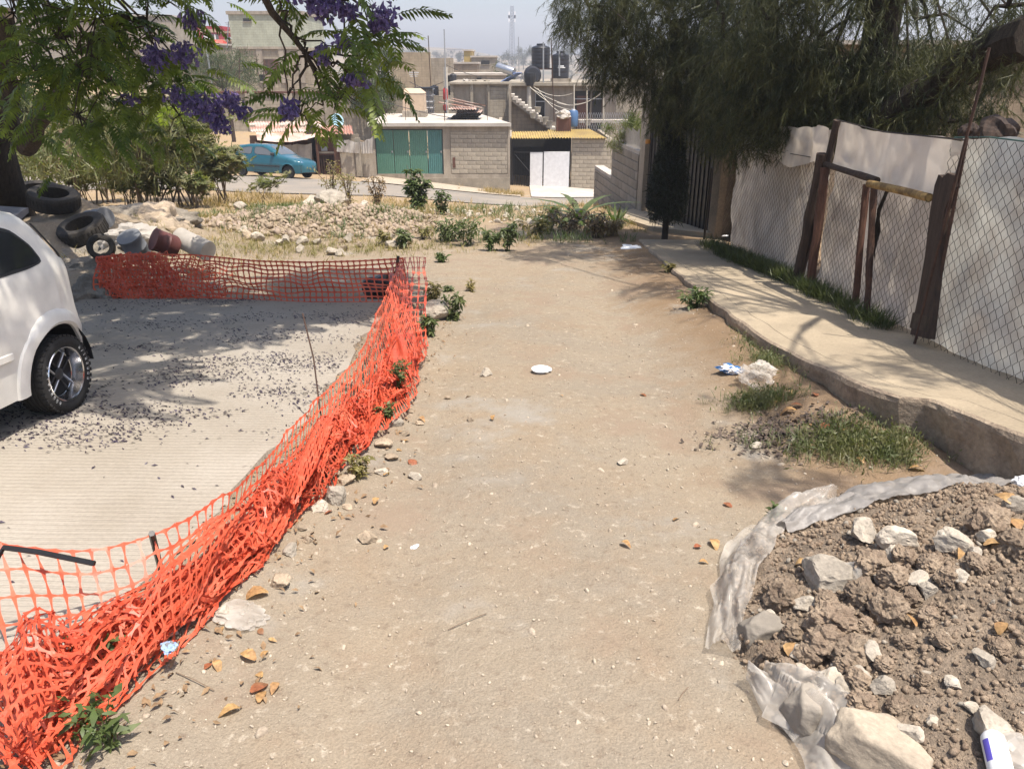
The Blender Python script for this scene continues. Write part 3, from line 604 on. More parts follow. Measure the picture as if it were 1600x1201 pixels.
# --- shack with tin roof
SD = 36.5; t = empty('tin_roof_shack', 'low shack with patched red and white corrugated roof and rusty door', 'shack')
zb = P(500, 275, SD).z - .3
m = MB(); a = P(392, 206, SD); b = P(500, 206, SD); c = P(505, 190, SD + 3); d = P(388, 190, SD + 3); corrugate(m, a, b, c, d, 26, .03); m.build('roof_sheet', TINW, t)
m = MB(); a = P(490, 211, SD - .3); b = P(552, 209, SD - .3); c = P(549, 196, SD + 2.4); d = P(500, 197, SD + 2.4); corrugate(m, a, b, c, d, 13, .04); m.build('roof_sheet', TINR, t)
m = MB(); a = P(402, 219, SD - .8); b = P(492, 214, SD - .8); c = P(492, 207, SD); d = P(400, 207, SD); mid = P(450, 222, SD - .8)
m.grid([[a, P(430, 222, SD - .8), P(455, 222, SD - .8), P(478, 218, SD - .8), b], [d, P(430, 208, SD), P(455, 208, SD), P(478, 207.5, SD), c]]); m.build('awning_cloth', TINW, t)
for px, w_ in ((394, 5), (420, 6), (440, 5), (472, 6), (492, 6)):
    a = P(px, 199, SD + 1.6); m = MB(); m.bbox((a.x, SD + 1.3, a.z - .02), (a.x + w_ * .032, SD + 1.6, a.z + .12), .01); m.build('roof_block', BRICK, t)
m = MB(); rect(m, 397, 219, 488, 275, SD + .6, .1); m.build('wall', RUSTP, t)
m = MB(); rect(m, 526, 210, 560, 240, SD + 1.2, .1); m.build('wall', WALLG, t)
for px, wpx, py0, py1, mt in ((397, 4, 212, 270, RUST), (455, 2, 212, 270, WOODR), (486, 4, 195, 276, WOODD), (492, 3, 213, 275, WOODR), (525, 3, 213, 274, WOODR)):
    panel('post', px, py0, px + wpx, py1, SD - .2, mt, t, .1)
dr = panel('door', 491, 215, 525, 273, SD, RUSTP, t, .05)
for k in range(7): panel('board', 497 + k * 3.9, 243, 500.5 + k * 3.9, 271, SD - .03, RUST, dr, .02)
panel('number_plate', 502, 229, 511, 236, SD - .05, STEEL, dr, .01); panel('cross_bar', 492, 237, 524, 240, SD - .05, BRICK, dr, .03)
def cloth(name, pts, D, mat, parent, sag=.05, n=14, k=7, label=None, cat=None, group=None):
    """hanging cloth: four picture corners (top left, top right, bottom right, bottom left)"""
    A, B, C_, E_ = [P(q[0], q[1], D) for q in pts]; rows = []
    for j in range(k + 1):
        l = A.lerp(E_, j / k); r = B.lerp(C_, j / k); row = []
        for i in range(n + 1):
            s_ = i / n; p = l.lerp(r, s_); row.append((p.x, p.y + .05 * math.sin(s_ * 13 + j * .4) + .03 * math.sin(s_ * 29), p.z - sag * math.sin(s_ * PI * 2 % PI) * (1 - j / k)))
        rows.append(row)
    m = MB(); m.grid(rows); o = m.build(name, mat, parent, True); return tag(o, label, cat, group)
cloth('screen_cloth', [(398, 222), (455, 226), (455, 262), (398, 262)], SD - .35, CLOTHW, t); cloth('screen_cloth', [(440, 226), (487, 224), (487, 262), (442, 258)], SD - .3, CLOTHW, t)
cloth('screen_cloth', [(526, 215), (563, 222), (562, 240), (526, 237)], SD - .3, CLOTHW, t); cloth('screen_cloth', [(563, 222), (583, 213), (583, 240), (565, 240)], SD - .25, CLOTHW, t)
# low cement yard wall
t = empty('yard_wall', 'low stained cement wall between rusty door and garage', 'wall')
panel('wall_panel', 526, 238, 560, 277, SD - .1, RENDER, t, .15); panel('wall_panel', 560.5, 238, 585, 277, SD + .05, RENDER, t, .15); panel('wall_post', 558, 216, 562, 276, SD - .2, MORTAR, t, .12)
# dish
dp = P(527, 188, SD + .3); t = empty('satellite_dish', 'pale blue satellite dish above the tin roof', 'satellite dish', dp, 0)
Mx = Euler((math.radians(68), 0, math.radians(38))).to_matrix().to_4x4(); m = MB(); m.lathe([(0.001, -.05), (.12, -.044), (.22, -.02), (.29, .01), (.30, .02), (.29, .022), (.2, -.01), (0.001, -.03)], 28, 0, Mx); m.build('dish', DISH, t, True)
m = MB(); m.tube([(0, 0, 0), (.15, -.25, -.12)], .012, 5); m.box((.12, -.3, -.16), (.2, -.22, -.1)); m.build('feed_arm', STEEL, t); m = MB(); m.tube([(0, .06, 0), (-.02, .08, -.85)], .02, 6); m.build('mast', STEEL, t)
m = MB()
for k, s_ in enumerate(((-.13, .06), (-.04, .06), (.05, .06))):
    for q in ((0, 0, .012, .09), (0, .078, .055, .09), (.043, 0, .055, .09) if k != 1 else (0, .04, .05, .052)): m.add([Mx @ Vector((s_[0] + a, s_[1] + b, .012)) for a, b in ((q[0], q[1]), (q[2], q[1]), (q[2], q[3]), (q[0], q[3]))], [(0, 1, 2, 3)])
m.build('lettering', BLUEP, t)

# --- white gate lot with yellow roof
WD = 40.5; t = empty('yellow_roof_carport', 'open carport with yellow corrugated roof and white sheet gate', 'carport')
zb = P(850, 294, WD).z
m = MB(); a = P(798, 216, WD - .3); b = P(862, 216, WD - .3); c = P(858, 205, WD + 4); d = P(797, 206, WD + 4); corrugate(m, a, b, c, d, 16, .035); m.build('roof_sheet', YELROOF, t)
m = MB(); a = P(858, 215, WD - .2); b = P(948, 216, WD - .2); c = P(922, 202, WD + 4.3); d = P(856, 203, WD + 4.3); corrugate(m, a, b, c, d, 20, .035); m.build('roof_sheet', YELROOF, t)
panel('back_wall', 798, 206, 893, 280, WD + 4.2, BLACKI, t);  # near-black colour stands in for the shade under the carport roof
m = MB(); x_ = P(798, 240, WD).x; m.box((x_ - .1, WD + .1, zb - .6), (x_ + .05, WD + 4.2, P(0, 214, WD).z)); m.build('side_wall', RENDER, t)
for px in (796.5, 799.5, 890.5): panel('post', px, 217, px + 2.5, 295, WD - .05, DARKM if px != 890.5 else RENDER, t, .1)
for i, (p0, p1, q0) in enumerate(((828, 848, 238), (849, 890, 237))): panel('gate_sheet', p0, q0, p1, 293.5, WD - .12 - .01 * i, WHITEP, t, .03)
g_ = panel('gate_frame', 803, 237, 829, 239, WD - .08, DARKM, t, .04)
panel('lower_rail', 803, 291, 829, 293, WD - .08, DARKM, g_, .04)
for k in range(7): panel('bar', 803 + k * 3.9, 239, 804 + k * 3.9, 291, WD - .07, DARKM, g_, .02)
m = MB(); m.tube([P(804, 241, WD - .09), P(827, 268, WD - .09)], .025, 4); m.build('brace', DARKM, g_)
x0 = P(893, 250, WD).x; x1 = P(948, 250, WD).x; w2 = empty('block_side_wall', 'pale block wall right of the white sheet gate', 'wall')
m = MB(); m.box((x0, WD + .06, zb - .5), (x1 + .3, WD + .22, P(0, 217, WD).z)); m.build('core', MORTAR, w2); block_wall(w2, x0, x1 + .25, zb - .2, P(0, 217, WD).z, WD, BRICK, .40, .20, thick=.06)
m = MB(); m.box((x1 + .3, WD + .1, zb - .5), (x1 + .5, WD + 8, P(0, 222, WD).z + .0)); m.build('return_wall', WALLG, w2)
# grey wall at the back with drips
t = empty('courtyard_wall', 'tall stained cement wall behind the garage roof', 'wall'); panel('wall_panel', 706, 132, 797, 200, 47, RENDER, t, .25); panel('wall_panel', 760, 137, 797, 190, 46.9, WALLG, t, .05)
for px in (705, 736, 762, 793): panel('column', px, 131, px + 3, 200, 46.8, MORTAR, t, .1)
panel('capping', 700, 129, 798, 132, 46.7, MORTAR, t, .5)
# stair
t = empty('concrete_staircase', 'outdoor concrete stair climbing left to the roof terrace', 'staircase'); ST = 46.0
a = P(797, 150, ST); b = P(866, 206, ST); n = 13
m = MB(); m.slab([P(795, 150, ST), P(798, 150, ST), P(868, 207, ST), P(862, 207, ST), P(795, 155, ST)][::-1], (0, 1.1, 0)); m.build('stringer', RENDER, t)
for k in range(n):
    s_ = (k + .5) / n; p = a.lerp(b, s_); m = MB(); m.bbox((p.x - .16, ST - .04, p.z), (p.x + .16, ST + 1.1, p.z + .17), .01); m.build('step', ROOFC, t)
m = MB(); m.slab([P(797, 155, ST + .3), P(862, 207, ST + .3), P(797, 207, ST + .3)][::-1], (0, .2, 0)); m.build('stair_wall', WALLB, t)
panel('pillar', 795, 131, 799, 207, ST - .1, RENDER, t, .3); m = MB(); m.tube([P(797, 132, ST), P(797, 146, ST)], .03, 6); m.tube([P(795.6, 136, ST - .05), P(797, 131, ST - .05), P(798.4, 136, ST - .05), P(797, 141, ST - .05), P(795.6, 136, ST - .05)], .02, 4); m.build('lantern', DARKM, t)
# upper house
UD = 50; t = empty('upper_house', 'flat roofed cement house with dark doorways behind the stair', 'house')
m = MB(); rect(m, 780, 133, 990, 212, UD, .3); m.build('wall', RENDER, t); m = MB(); a = P(700, 128, UD); b = P(995, 128, UD); m.box((a.x, UD - .5, P(0, 134, UD).z), (b.x, UD + 9, P(0, 129, UD).z)); m.build('roof_slab', MORTAR, t)
panel('wall_panel', 985, 110, 1060, 225, UD - .3, WALLG, t, .3); panel('balcony', 905, 188, 990, 192, UD - 1.2, ROOFC, t, 1)
for q in ((836, 146, 852, 200), (897, 142, 922, 205), (924, 142, 941, 205)):
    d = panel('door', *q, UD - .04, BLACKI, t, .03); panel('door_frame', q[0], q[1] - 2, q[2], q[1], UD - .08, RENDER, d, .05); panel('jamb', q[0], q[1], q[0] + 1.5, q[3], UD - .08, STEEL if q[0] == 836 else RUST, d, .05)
    panel('jamb', q[2] - 1.5, q[1], q[2], q[3], UD - .08, STEEL if q[0] == 836 else RUST, d, .05); panel('transom', q[0], q[1] + 12, q[2], q[1] + 13.5, UD - .09, STEEL, d, .04)
panel('curtain', 900, 150, 919, 200, UD - .06, RUSTP, t, .02)
m = MB(); m.tube([P(826.5, 135, UD - .3), P(826.5, 178, UD - .3)], .14, 8); m.build('drain_pipe', PVC, t); m = MB(); m.lathe([(.3, 0), (.36, .5), (.34, .7)], 12, 0, Matrix.Translation(P(828, 134, UD - .3))); m.build('drain_head', DARKM, t)
w3 = panel('blue_grey_wall', 962, 130, 1006, 175, UD - 3, MORTAR, None, .3); tag(w3, 'pale grey upper wall behind the flowering tree', 'wall')
tag(panel('terrace_wall', 945, 205, 1002, 262, UD - 5, WALLG, None, .3), 'grey retaining wall right of the yellow roof', 'wall')
# terrace bits
t = empty('terrace_fence', 'wire mesh fence on the terrace above the yellow roof', 'fence')
for px in (897, 917, 943): m = MB(); m.tube([P(px, 132, 45), P(px, 207, 45)], .04, 6); m.build('post', PVC, t)
m = MB()
for k in range(26):
    for s_ in (0, 1):
        a = P(892 + k * 3.6, 176, 45); b = P(892 + k * 3.6 + (9 if s_ else -9), 205, 45); m.tube([a, b], .012, 3, cap=False)
m.build('wire_mesh', STEEL, t)
t = empty('barrel', 'blue plastic barrel on the terrace', 'barrel', P(895, 198, 45)); m = MB(); m.lathe([(.24, 0), (.28, .1), (.28, .75), (.22, .85)], 16); m.build('drum', BLUEP, t, True); m = MB(); m.lathe([(.1, .85), (.1, .92)], 10); m.build('bung', WHITES, t)
t = empty('lidded_crate', 'brown crate with a white sack on top on the terrace', 'crate', P(880, 205, 44)); m = MB()
for k in range(6): m.box((-.38 + k * .13, -.3, 0), (-.27 + k * .13, -.27, .75))
m.box((-.38, -.27, 0), (.4, .3, .74)); m.build('crate', RUSTP, t)
def blobby(r, seed, flat_=1., n=3, amp=.25):
    me = bpy.data.meshes.new('lump'); import bmesh; bm = bmesh.new(); bmesh.ops.create_icosphere(bm, subdivisions=n, radius=1)
    for v in bm.verts:
        d = 1 + amp * noise.noise(v.co * 1.6 + Vector((seed, 0, 0))) + amp * .5 * noise.noise(v.co * 4 + Vector((0, seed, 0))); v.co = Vector((v.co.x * r * d, v.co.y * r * d, v.co.z * r * d * flat_))
    bm.to_mesh(me); bm.free(); return me
me = blobby(.42, 3, .6, 3, .5); me.materials.append(CLOTHW); s_ = link('sack', me); s_.location = P(880, 180, 44); tag(s_, 'crumpled white sack on the brown terrace crate', 'sack')
for px, py in ((833, 185), (840, 176), (852, 192), (858, 198), (918, 196)):
    t = empty('flower_pot', 'small pale pot standing on the outdoor stair' if px < 900 else 'small white pot on the terrace edge', 'flower pot', P(px, py, 45.5), 0, 'pots on the stair' if px < 900 else None)
    m = MB(); m.lathe([(.14, 0), (.19, .28), (.2, .3), (.17, .3), (.15, .2)], 14); m.build('pot', PVC, t, True); m = MB(); m.lathe([(.16, .24), (.001, .27)], 12); m.build('soil', SOIL, t)
# solar heater
t = empty('solar_water_heater', 'solar water heater with slanted tubes on the flat roof', 'solar heater'); HD = 52
m = MB(); a = P(803, 113, HD); b = P(818, 112, HD); m.lathe([(.001, 0), (.24, 0), (.25, .03), (.25, 1.2), (.24, 1.23), (.001, 1.23)], 20, 0, Matrix.Translation(a) @ Euler((math.radians(75), 0, math.radians(-118))).to_matrix().to_4x4()); m.build('boiler', STEEL, t, True)
for k in range(10): o = Vector((k * .045, k * .09, 0)); m = MB(); m.tube([P(806, 114, HD) + o, P(776, 132, HD) + o], .035, 6); m.build('vacuum_tube', flat('tube_glass', (.16, .22, .40), .15) if k == 0 else bpy.data.materials['tube_glass'], t, True)
m = MB(); m.tube([P(816, 114, HD), P(813, 132, HD)], .03, 5); m.tube([P(816, 114, HD), P(820, 132, HD)], .03, 5); m.build('stand', STEEL, t)
# platform
t = empty('tank_platform', 'iron angle platform carrying the black roof tanks', 'platform'); FD = 51.6
for px in (823, 842, 863): 
    m = MB(); m.tube([P(px, 107, FD), P(px, 130, FD)], .05, 4); m.build('leg', RUST, t)
m = MB(); a = P(822, 107, FD); b = P(866, 107, FD); m.box((a.x, FD, a.z - .08), (b.x, FD + 2, a.z)); m.build('deck', RUST, t)
m = MB(); rect(m, 862, 123, 893, 131, 51, 1.5); m.build('plinth', RENDER, t)
t = empty('black_tub', 'round black tub leaning under the tank platform', 'tub', P(832, 118, 51)); m = MB(); m.lathe([(.5, -.1), (.56, 0), (.53, .0), (.42, .18), (.001, .18)], 24, 0, Euler((math.radians(84), 0, math.radians(10))).to_matrix().to_4x4()); m.build('tub', BLACKP, t, True)
m = MB(); m.tube([(-.2, -.1, -.1), (-.1, -.12, .2), (.1, -.12, .1)], .03, 5); m.build('rope', WHITES, t)
# roof clutter
for px, py, w_, lab in ((728, 127, 14, 'pale'), (742, 128, 10, 'grey'), (760, 127, 9, 'round'), (785, 130, 8, 'flat')):
    me = blobby(w_ / 48., px, .45, 2, .7); me.materials.append(MORTAR if lab != 'pale' else CLOTHW); o = link('rubble_bag', me); o.location = P(px, py, 53); tag(o, lab + ' heap of clutter on the flat roof left of the solar heater', 'clutter', 'clutter on the flat roof')
# poles and antennas
def pole(px0, py0, px1, py1, D, r, mat, label, arms=0, name='pole', cat='pole'):
    a = P(px0, py0, D); b = P(px1, py1, D); t = empty(name, label, cat, (b.x, b.y, b.z)); m = MB(); m.tube([(0, 0, 0), a - b], r, 6); m.build('mast', mat, t)
    if arms:
        m = MB(); tp = a - b
        for k in range(arms): m.tube([tp + Vector((-.35 + .05 * k, 0, -.1 - .12 * k)), tp + Vector((.35 - .05 * k, 0, -.1 - .12 * k))], r * .5, 4)
        m.build('antenna_arm', STEEL, t)
    return t
pole(694, 46, 698, 178, 46, .035, STEEL, 'tall thin antenna mast rising beside the gas bottle'); pole(669, 56, 674, 150, 55, .03, RUST, 'thin rusty rod left of the tall antenna mast'); pole(696, 105, 698, 178, 46.3, .13, PVC, 'thick pale pipe column behind the gas bottles')
pole(646, 111, 649, 137, 55, .04, WOODD, 'short dark aerial behind the beige tank', 3, 'antenna', 'antenna'); pole(810, 58, 811, 112, 55, .03, STEEL, 'thin steel rod right of the lattice tower')
pole(849, 66, 849, 131, 50, .05, STEEL, 'galvanised pipe in front of the left black tank'); pole(874, 80, 874, 119, 50, .05, STEEL, 'galvanised pipe in front of the printed black tank'); pole(861, 60, 866, 190, 44, .03, RUST, 'thin rod rising right of the crate')
pole(359, 172, 366, 222, 40, .10, WOODD, 'dark wooden pole behind the teal car'); pole(357, 34, 355, 75, 80, .05, STEEL, 'aerial on the roof of the red house', 2, 'antenna', 'antenna'); pole(483, 176, 486, 213, 37, .04, STEEL, 'thin post at the end of the tin roof')
pole(323, 78, 331, 130, 58, .06, STEEL, 'leaning pale pole beside the round green tree'); pole(1545, 75, 1545, 76, 4, .001, STEEL, 'x') if False else None
for px, h_ in ((412, 22), (447, 40), (374, 30), (508, 30)):
    pole(px, 120 - h_, px, 172, 50, .025, RUST, 'thin rusty reinforcing bar above the long grey wall'); sc.collection.objects[-1]
for o in list(sc.objects):
    if o.get('label') == 'thin rusty reinforcing bar above the long grey wall': o['group'] = 'bars above the long wall'
# lattice tower
TD = 420; t = empty('lattice_tower', 'distant lattice radio tower on the skyline', 'tower', P(800, 108, TD)); b = P(800, 112, TD); a = P(800, 14, TD); H = a.z - b.z; wv = 1.6; m = MB()
for sx, sy in ((-1, -1), (1, -1), (0, 1)): m.tube([(sx * wv, sy * wv, 0), (sx * .7, sy * .7, H)], .22, 3)
for k in range(22):
    z0 = H * k / 22; z1 = H * (k + 1) / 22; w0 = wv - (wv - .7) * k / 22; m.tube([(-w0, -w0, z0), (w0, -w0, z1)], .12, 3); m.tube([(w0, -w0, z0), (-w0, -w0, z1)], .12, 3)
m.build('lattice', STEEL, t); m = MB()
for z in (.80, .86): 
    for s_ in (-1, 1): m.box((s_ * 1.4 - .4, -1.2, H * z - 1.6), (s_ * 1.4 + .4, -.9, H * z + 1.6))
m.build('panel_antenna', WHITES, t)
# tall pale house
TH_ = 75; t = empty('tall_block_house', 'tall pale green block house under construction', 'house'); a = P(370, 130, TH_); b = P(472, 22, TH_)
m = MB(); m.box((a.x, TH_, P(0, 75, TH_).z), (b.x, TH_ + 8, b.z)); m.build('upper_wall', WALLP, t); m = MB(); m.box((a.x, TH_ + .05, a.z - 3), (b.x + .5, TH_ + 8, P(0, 75, TH_).z)); m.build('lower_wall', wall_material('pale_block_wall_b', (.36, .31, .23), (.31, .26, .19), (.20, .16, .12)), t)
m = MB(); m.box((a.x - .15, TH_ - .12, b.z - .05), (b.x + .1, TH_ + 8.2, b.z + .22)); m.build('parapet', RENDER, t); panel('ring_beam', 369, 73, 474, 77, TH_ - .1, RENDER, t, .2)
for px in (369, 406, 440, 470): panel('column', px, 77, px + 3, 130, TH_ - .06, RENDER, t, .1)
w_ = panel('window', 380, 29, 392, 34, TH_ - .05, BLACKI, t, .04); panel('sill', 379, 34, 393, 35, TH_ - .1, RENDER, w_, .1)
d = panel('door', 404, 93, 434, 126, TH_ - .03, RUSTP, t, .04); panel('brick_infill', 404, 117, 425, 127, TH_ - .06, REDW if 0 else WALLB, d, .05); panel('jamb', 417, 93, 418.5, 117, TH_ - .07, RUST, d, .03); panel('jamb', 424, 93, 425.5, 126, TH_ - .07, RUST, d, .03)
# red house
RD = 110; t = empty('red_house', 'red painted house with cream band and white framed windows', 'house'); a = P(313, 90, RD); b = P(372, 41, RD)
m = MB(); m.box((a.x, RD, P(0, 62, RD).z), (b.x - 2.2, RD + 8, b.z)); m.box((b.x - 2.2, RD, P(0, 62, RD).z), (b.x, RD + 8, b.z - .3)); m.build('upper_wall', REDW, t); m = MB(); m.box((a.x - .2, RD - .3, a.z - 6), (b.x + 1, RD + 8, P(0, 62, RD).z)); m.build('lower_wall', WALLB, t)
panel('band', 313, 46, 340, 51, RD - .1, CREAM, t, .1); panel('band', 341, 49, 371, 52, RD - .1, CREAM, t, .1); panel('balcony', 313, 62, 371, 65, RD - .9, CREAM, t, .8)
for q in ((319, 55, 328, 62), (330, 54, 341, 62), (351, 58, 370, 62)):
    w_ = panel('window', *q, RD - .08, WHITEP if q[0] == 319 else GLASSF, t, .05); panel('mullion', (q[0] + q[2]) / 2, q[1], (q[0] + q[2]) / 2 + .8, q[3], RD - .12, WHITES, w_, .03)
w_ = panel('window', 353, 73, 365, 83, RD - .35, GLASSF, t, .04); panel('mullion', 358.5, 73, 359.5, 83, RD - .4, WHITES, w_, .04); panel('mullion', 353, 77.5, 365, 78.5, RD - .4, WHITES, w_, .04)
me = blobby(1.2, 5, .7, 2, .3); me.materials.append(REDP); o = link('red_awning', me); o.location = P(341, 73, RD - 2); tag(o, 'small red awning below the red house', 'awning')
# other houses on the left slope
def simple_house(px0, py0, px1, py1, D, mat, label, wins=(), depth=7, group=None):
    t = empty('house', label, 'house', (0, 0, 0), 0, group); a = P(px0, py1, D); b = P(px1, py0, D); m = MB(); m.box((a.x, D, a.z - 4), (b.x, D + depth, b.z)); m.build('wall', mat, t)
    m = MB(); m.box((a.x - .15, D - .15, b.z), (b.x + .15, D + depth + .1, b.z + .18)); m.build('roof_slab', ROOFC, t)
    for q in wins: 
        w_ = panel('window', *q, D - .05, BLACKI, t, .04); panel('sill', q[0] - .5, q[3], q[2] + .5, q[3] + .8, D - .12, MORTAR, w_, .12)
    return t
simple_house(218, 26, 262, 80, 95, WALLG, 'grey block house showing through the purple flowering tree', ((226, 40, 234, 50), (246, 40, 254, 50)))
simple_house(120, 30, 200, 100, 100, WALLB, 'brown house hidden behind the left tree', ((140, 50, 150, 62),)); simple_house(10, 20, 90, 100, 110, WALLG, 'grey house at the far left behind leaves', ((30, 40, 42, 54),))
simple_house(272, 70, 330, 110, 90, WALLB, 'low brown house beneath the red house', ((290, 82, 298, 90),))
t = empty('long_retaining_wall', 'long grey block wall behind the tin roofed shack', 'wall'); panel('wall_panel', -150, 150, 330, 232, 48, WALLG, t, .3); panel('wall_panel', 330, 146, 575, 222, 48, WALLG, t, .3); panel('wall_panel', 574, 150, 705, 205, 49, WALLG, t, .3)
for px in (330, 392, 452, 512, 572): panel('column', px, 146, px + 4, 225, 47.9, MORTAR, t, .1)
panel('coping', 330, 143, 575, 146, 47.9, RUSTP, t, .5)
tag(panel('boundary_wall', 612, 82, 672, 150, 70, wall_material('tan_block_wall', (.36, .29, .20), (.31, .25, .17), (.2, .155, .11)), None, .4), 'tan block wall on the skyline left of the antenna masts', 'wall')
tag(panel('boundary_wall', 671, 91, 708, 150, 72, WALLG, None, .4), 'lower grey block wall right of the tan wall', 'wall')
simple_house(700, 118, 790, 135, 72, WALLG, 'low grey flat house beneath the skyline', ((745, 122, 752, 127),))
simple_house(725, 80, 737, 92, 100, flat('yellow_plaster', (.42, .30, .10), .8), 'little yellow house on the hillside', ()); simple_house(737, 90, 775, 104, 98, WALLG, 'grey shed with a dark opening beside the yellow house', ((752, 95, 765, 101),)); simple_house(700, 100, 745, 116, 88, WALLB, 'long brown roofed house below the yellow house', ())
# town on the hill: small houses
hr = random.Random(5); hm = [WALLG, WALLB, WALLP, CREAM, RENDER, ROOFC]
for k in range(70):
    D = hr.uniform(170, 620); px = hr.uniform(560, 1080) if k < 52 else hr.uniform(-100, 560); a_, _ = ray(px, 95); x = a_ * D; z = tz(x, D); w_ = hr.uniform(5, 11); h_ = hr.choice((3, 3, 5.8)); dp = hr.uniform(5, 9)
    t = empty('house', 'small distant block house on the far hillside', 'house', (x, D, z), 0, 'far houses on the hillside'); m = MB(); m.box((-w_ / 2, 0, -2), (w_ / 2, dp, h_)); m.build('wall', hr.choice(hm), t)
    m = MB(); m.box((-w_ / 2 - .2, -.2, h_), (w_ / 2 + .2, dp + .2, h_ + .25)); m.build('roof', ROOFC, t)
    for j in range(hr.choice((1, 2, 2))): xx = -w_ / 2 + w_ * (j + .6) / 2.4; m = MB(); m.box((xx, -.08, h_ - 2.2), (xx + 1.1, -.02, h_ - 1)); m.build('window', BLACKI, t)
# washing lines and cables
def cable(a, b, sag, r, mat, label, group, n=14):
    pts = []
    for i in range(n + 1): s_ = i / n; p = Vector(a).lerp(Vector(b), s_); p.z -= sag * 4 * s_ * (1 - s_); pts.append(p)
    m = MB(); m.tube(pts, r, 3, cap=False); return tag(m.build('cable', mat), label, 'cable', group)
for (q0, q1, s_) in (((828, 136), (900, 172), .3), ((840, 138), (905, 180), .5), ((834, 136), (897, 145), .3), ((897, 163), (945, 140), .2), ((870, 160), (945, 142), .4), ((828, 137), (890, 165), .1)):
    cable(P(*q0, 46), P(*q1, 45), s_, .014, PVC, 'thin washing line over the terrace', 'washing lines on the terrace')
for (q0, q1, D, s_) in (((575, 150), (797, 192), 40, .3), ((300, 55), (372, 40), 80, .4), ((230, 70), (420, 105), 60, .8), ((380, 95), (560, 128), 60, .8), ((640, 128), (700, 140), 48, .2), ((694, 100), (830, 118), 52, .5), ((560, 135), (700, 125), 50, .5)):
    cable(P(*q0, D), P(*q1, D), s_, .018, DARKM, 'thin dark utility cable strung between roofs', 'utility cables between the roofs')
# ---------------------------------------------------------------- hatchback cars
def interp(x, tab): return float(np.interp(x, [t[0] for t in tab], [t[1] for t in tab]))
_TOPZ = [(-1.875, .50), (-1.865, .62), (-1.845, .88), (-1.81, .935), (-1.70, 1.035), (-1.45, 1.245), (-1.32, 1.335), (-1.0, 1.395), (-.5, 1.42), (-.1, 1.405), (.15, 1.345), (.45, 1.19), (.78, .975), (.95, .925), (1.4, .84), (1.7, .74), (1.80, .66), (1.85, .52), (1.87, .45)]
_WID = [(-1.875, .52), (-1.86, .62), (-1.83, .685), (-1.72, .755), (-1.4, .80), (-.5, .82), (.6, .82), (1.2, .80), (1.5, .76), (1.7, .68), (1.80, .56), (1.87, .40)]
def _sx(x): return x if x > -1.245 else -1.245 + (x + 1.245) * .62
def _sz(z): return z if z < .35 else .35 + (z - .35) * .925
TOPZ = [(_sx(x), _sz(z)) for x, z in _TOPZ]; WID = [(_sx(x), w_ * .975) for x, w_ in _WID]
def belt(x): return _sz(interp(x, [(-1.9, .90), (-1.4, .93), (0, .88), (.8, .84), (1.9, .6)]))
WX = (-1.245, 1.20); WR = .268
def side_y(x, z):
    w = interp(x, WID); b = belt(x)
    if z <= b: t = (z - .2) / (b - .2); return w * (1 - .045 * (1 - t) ** 2 * 1.2 - .03 * max(0, t - .55) / .45) + .012 * math.exp(-((z - .55) / .05) ** 2)
    return w * .97 - (z - b) * .33
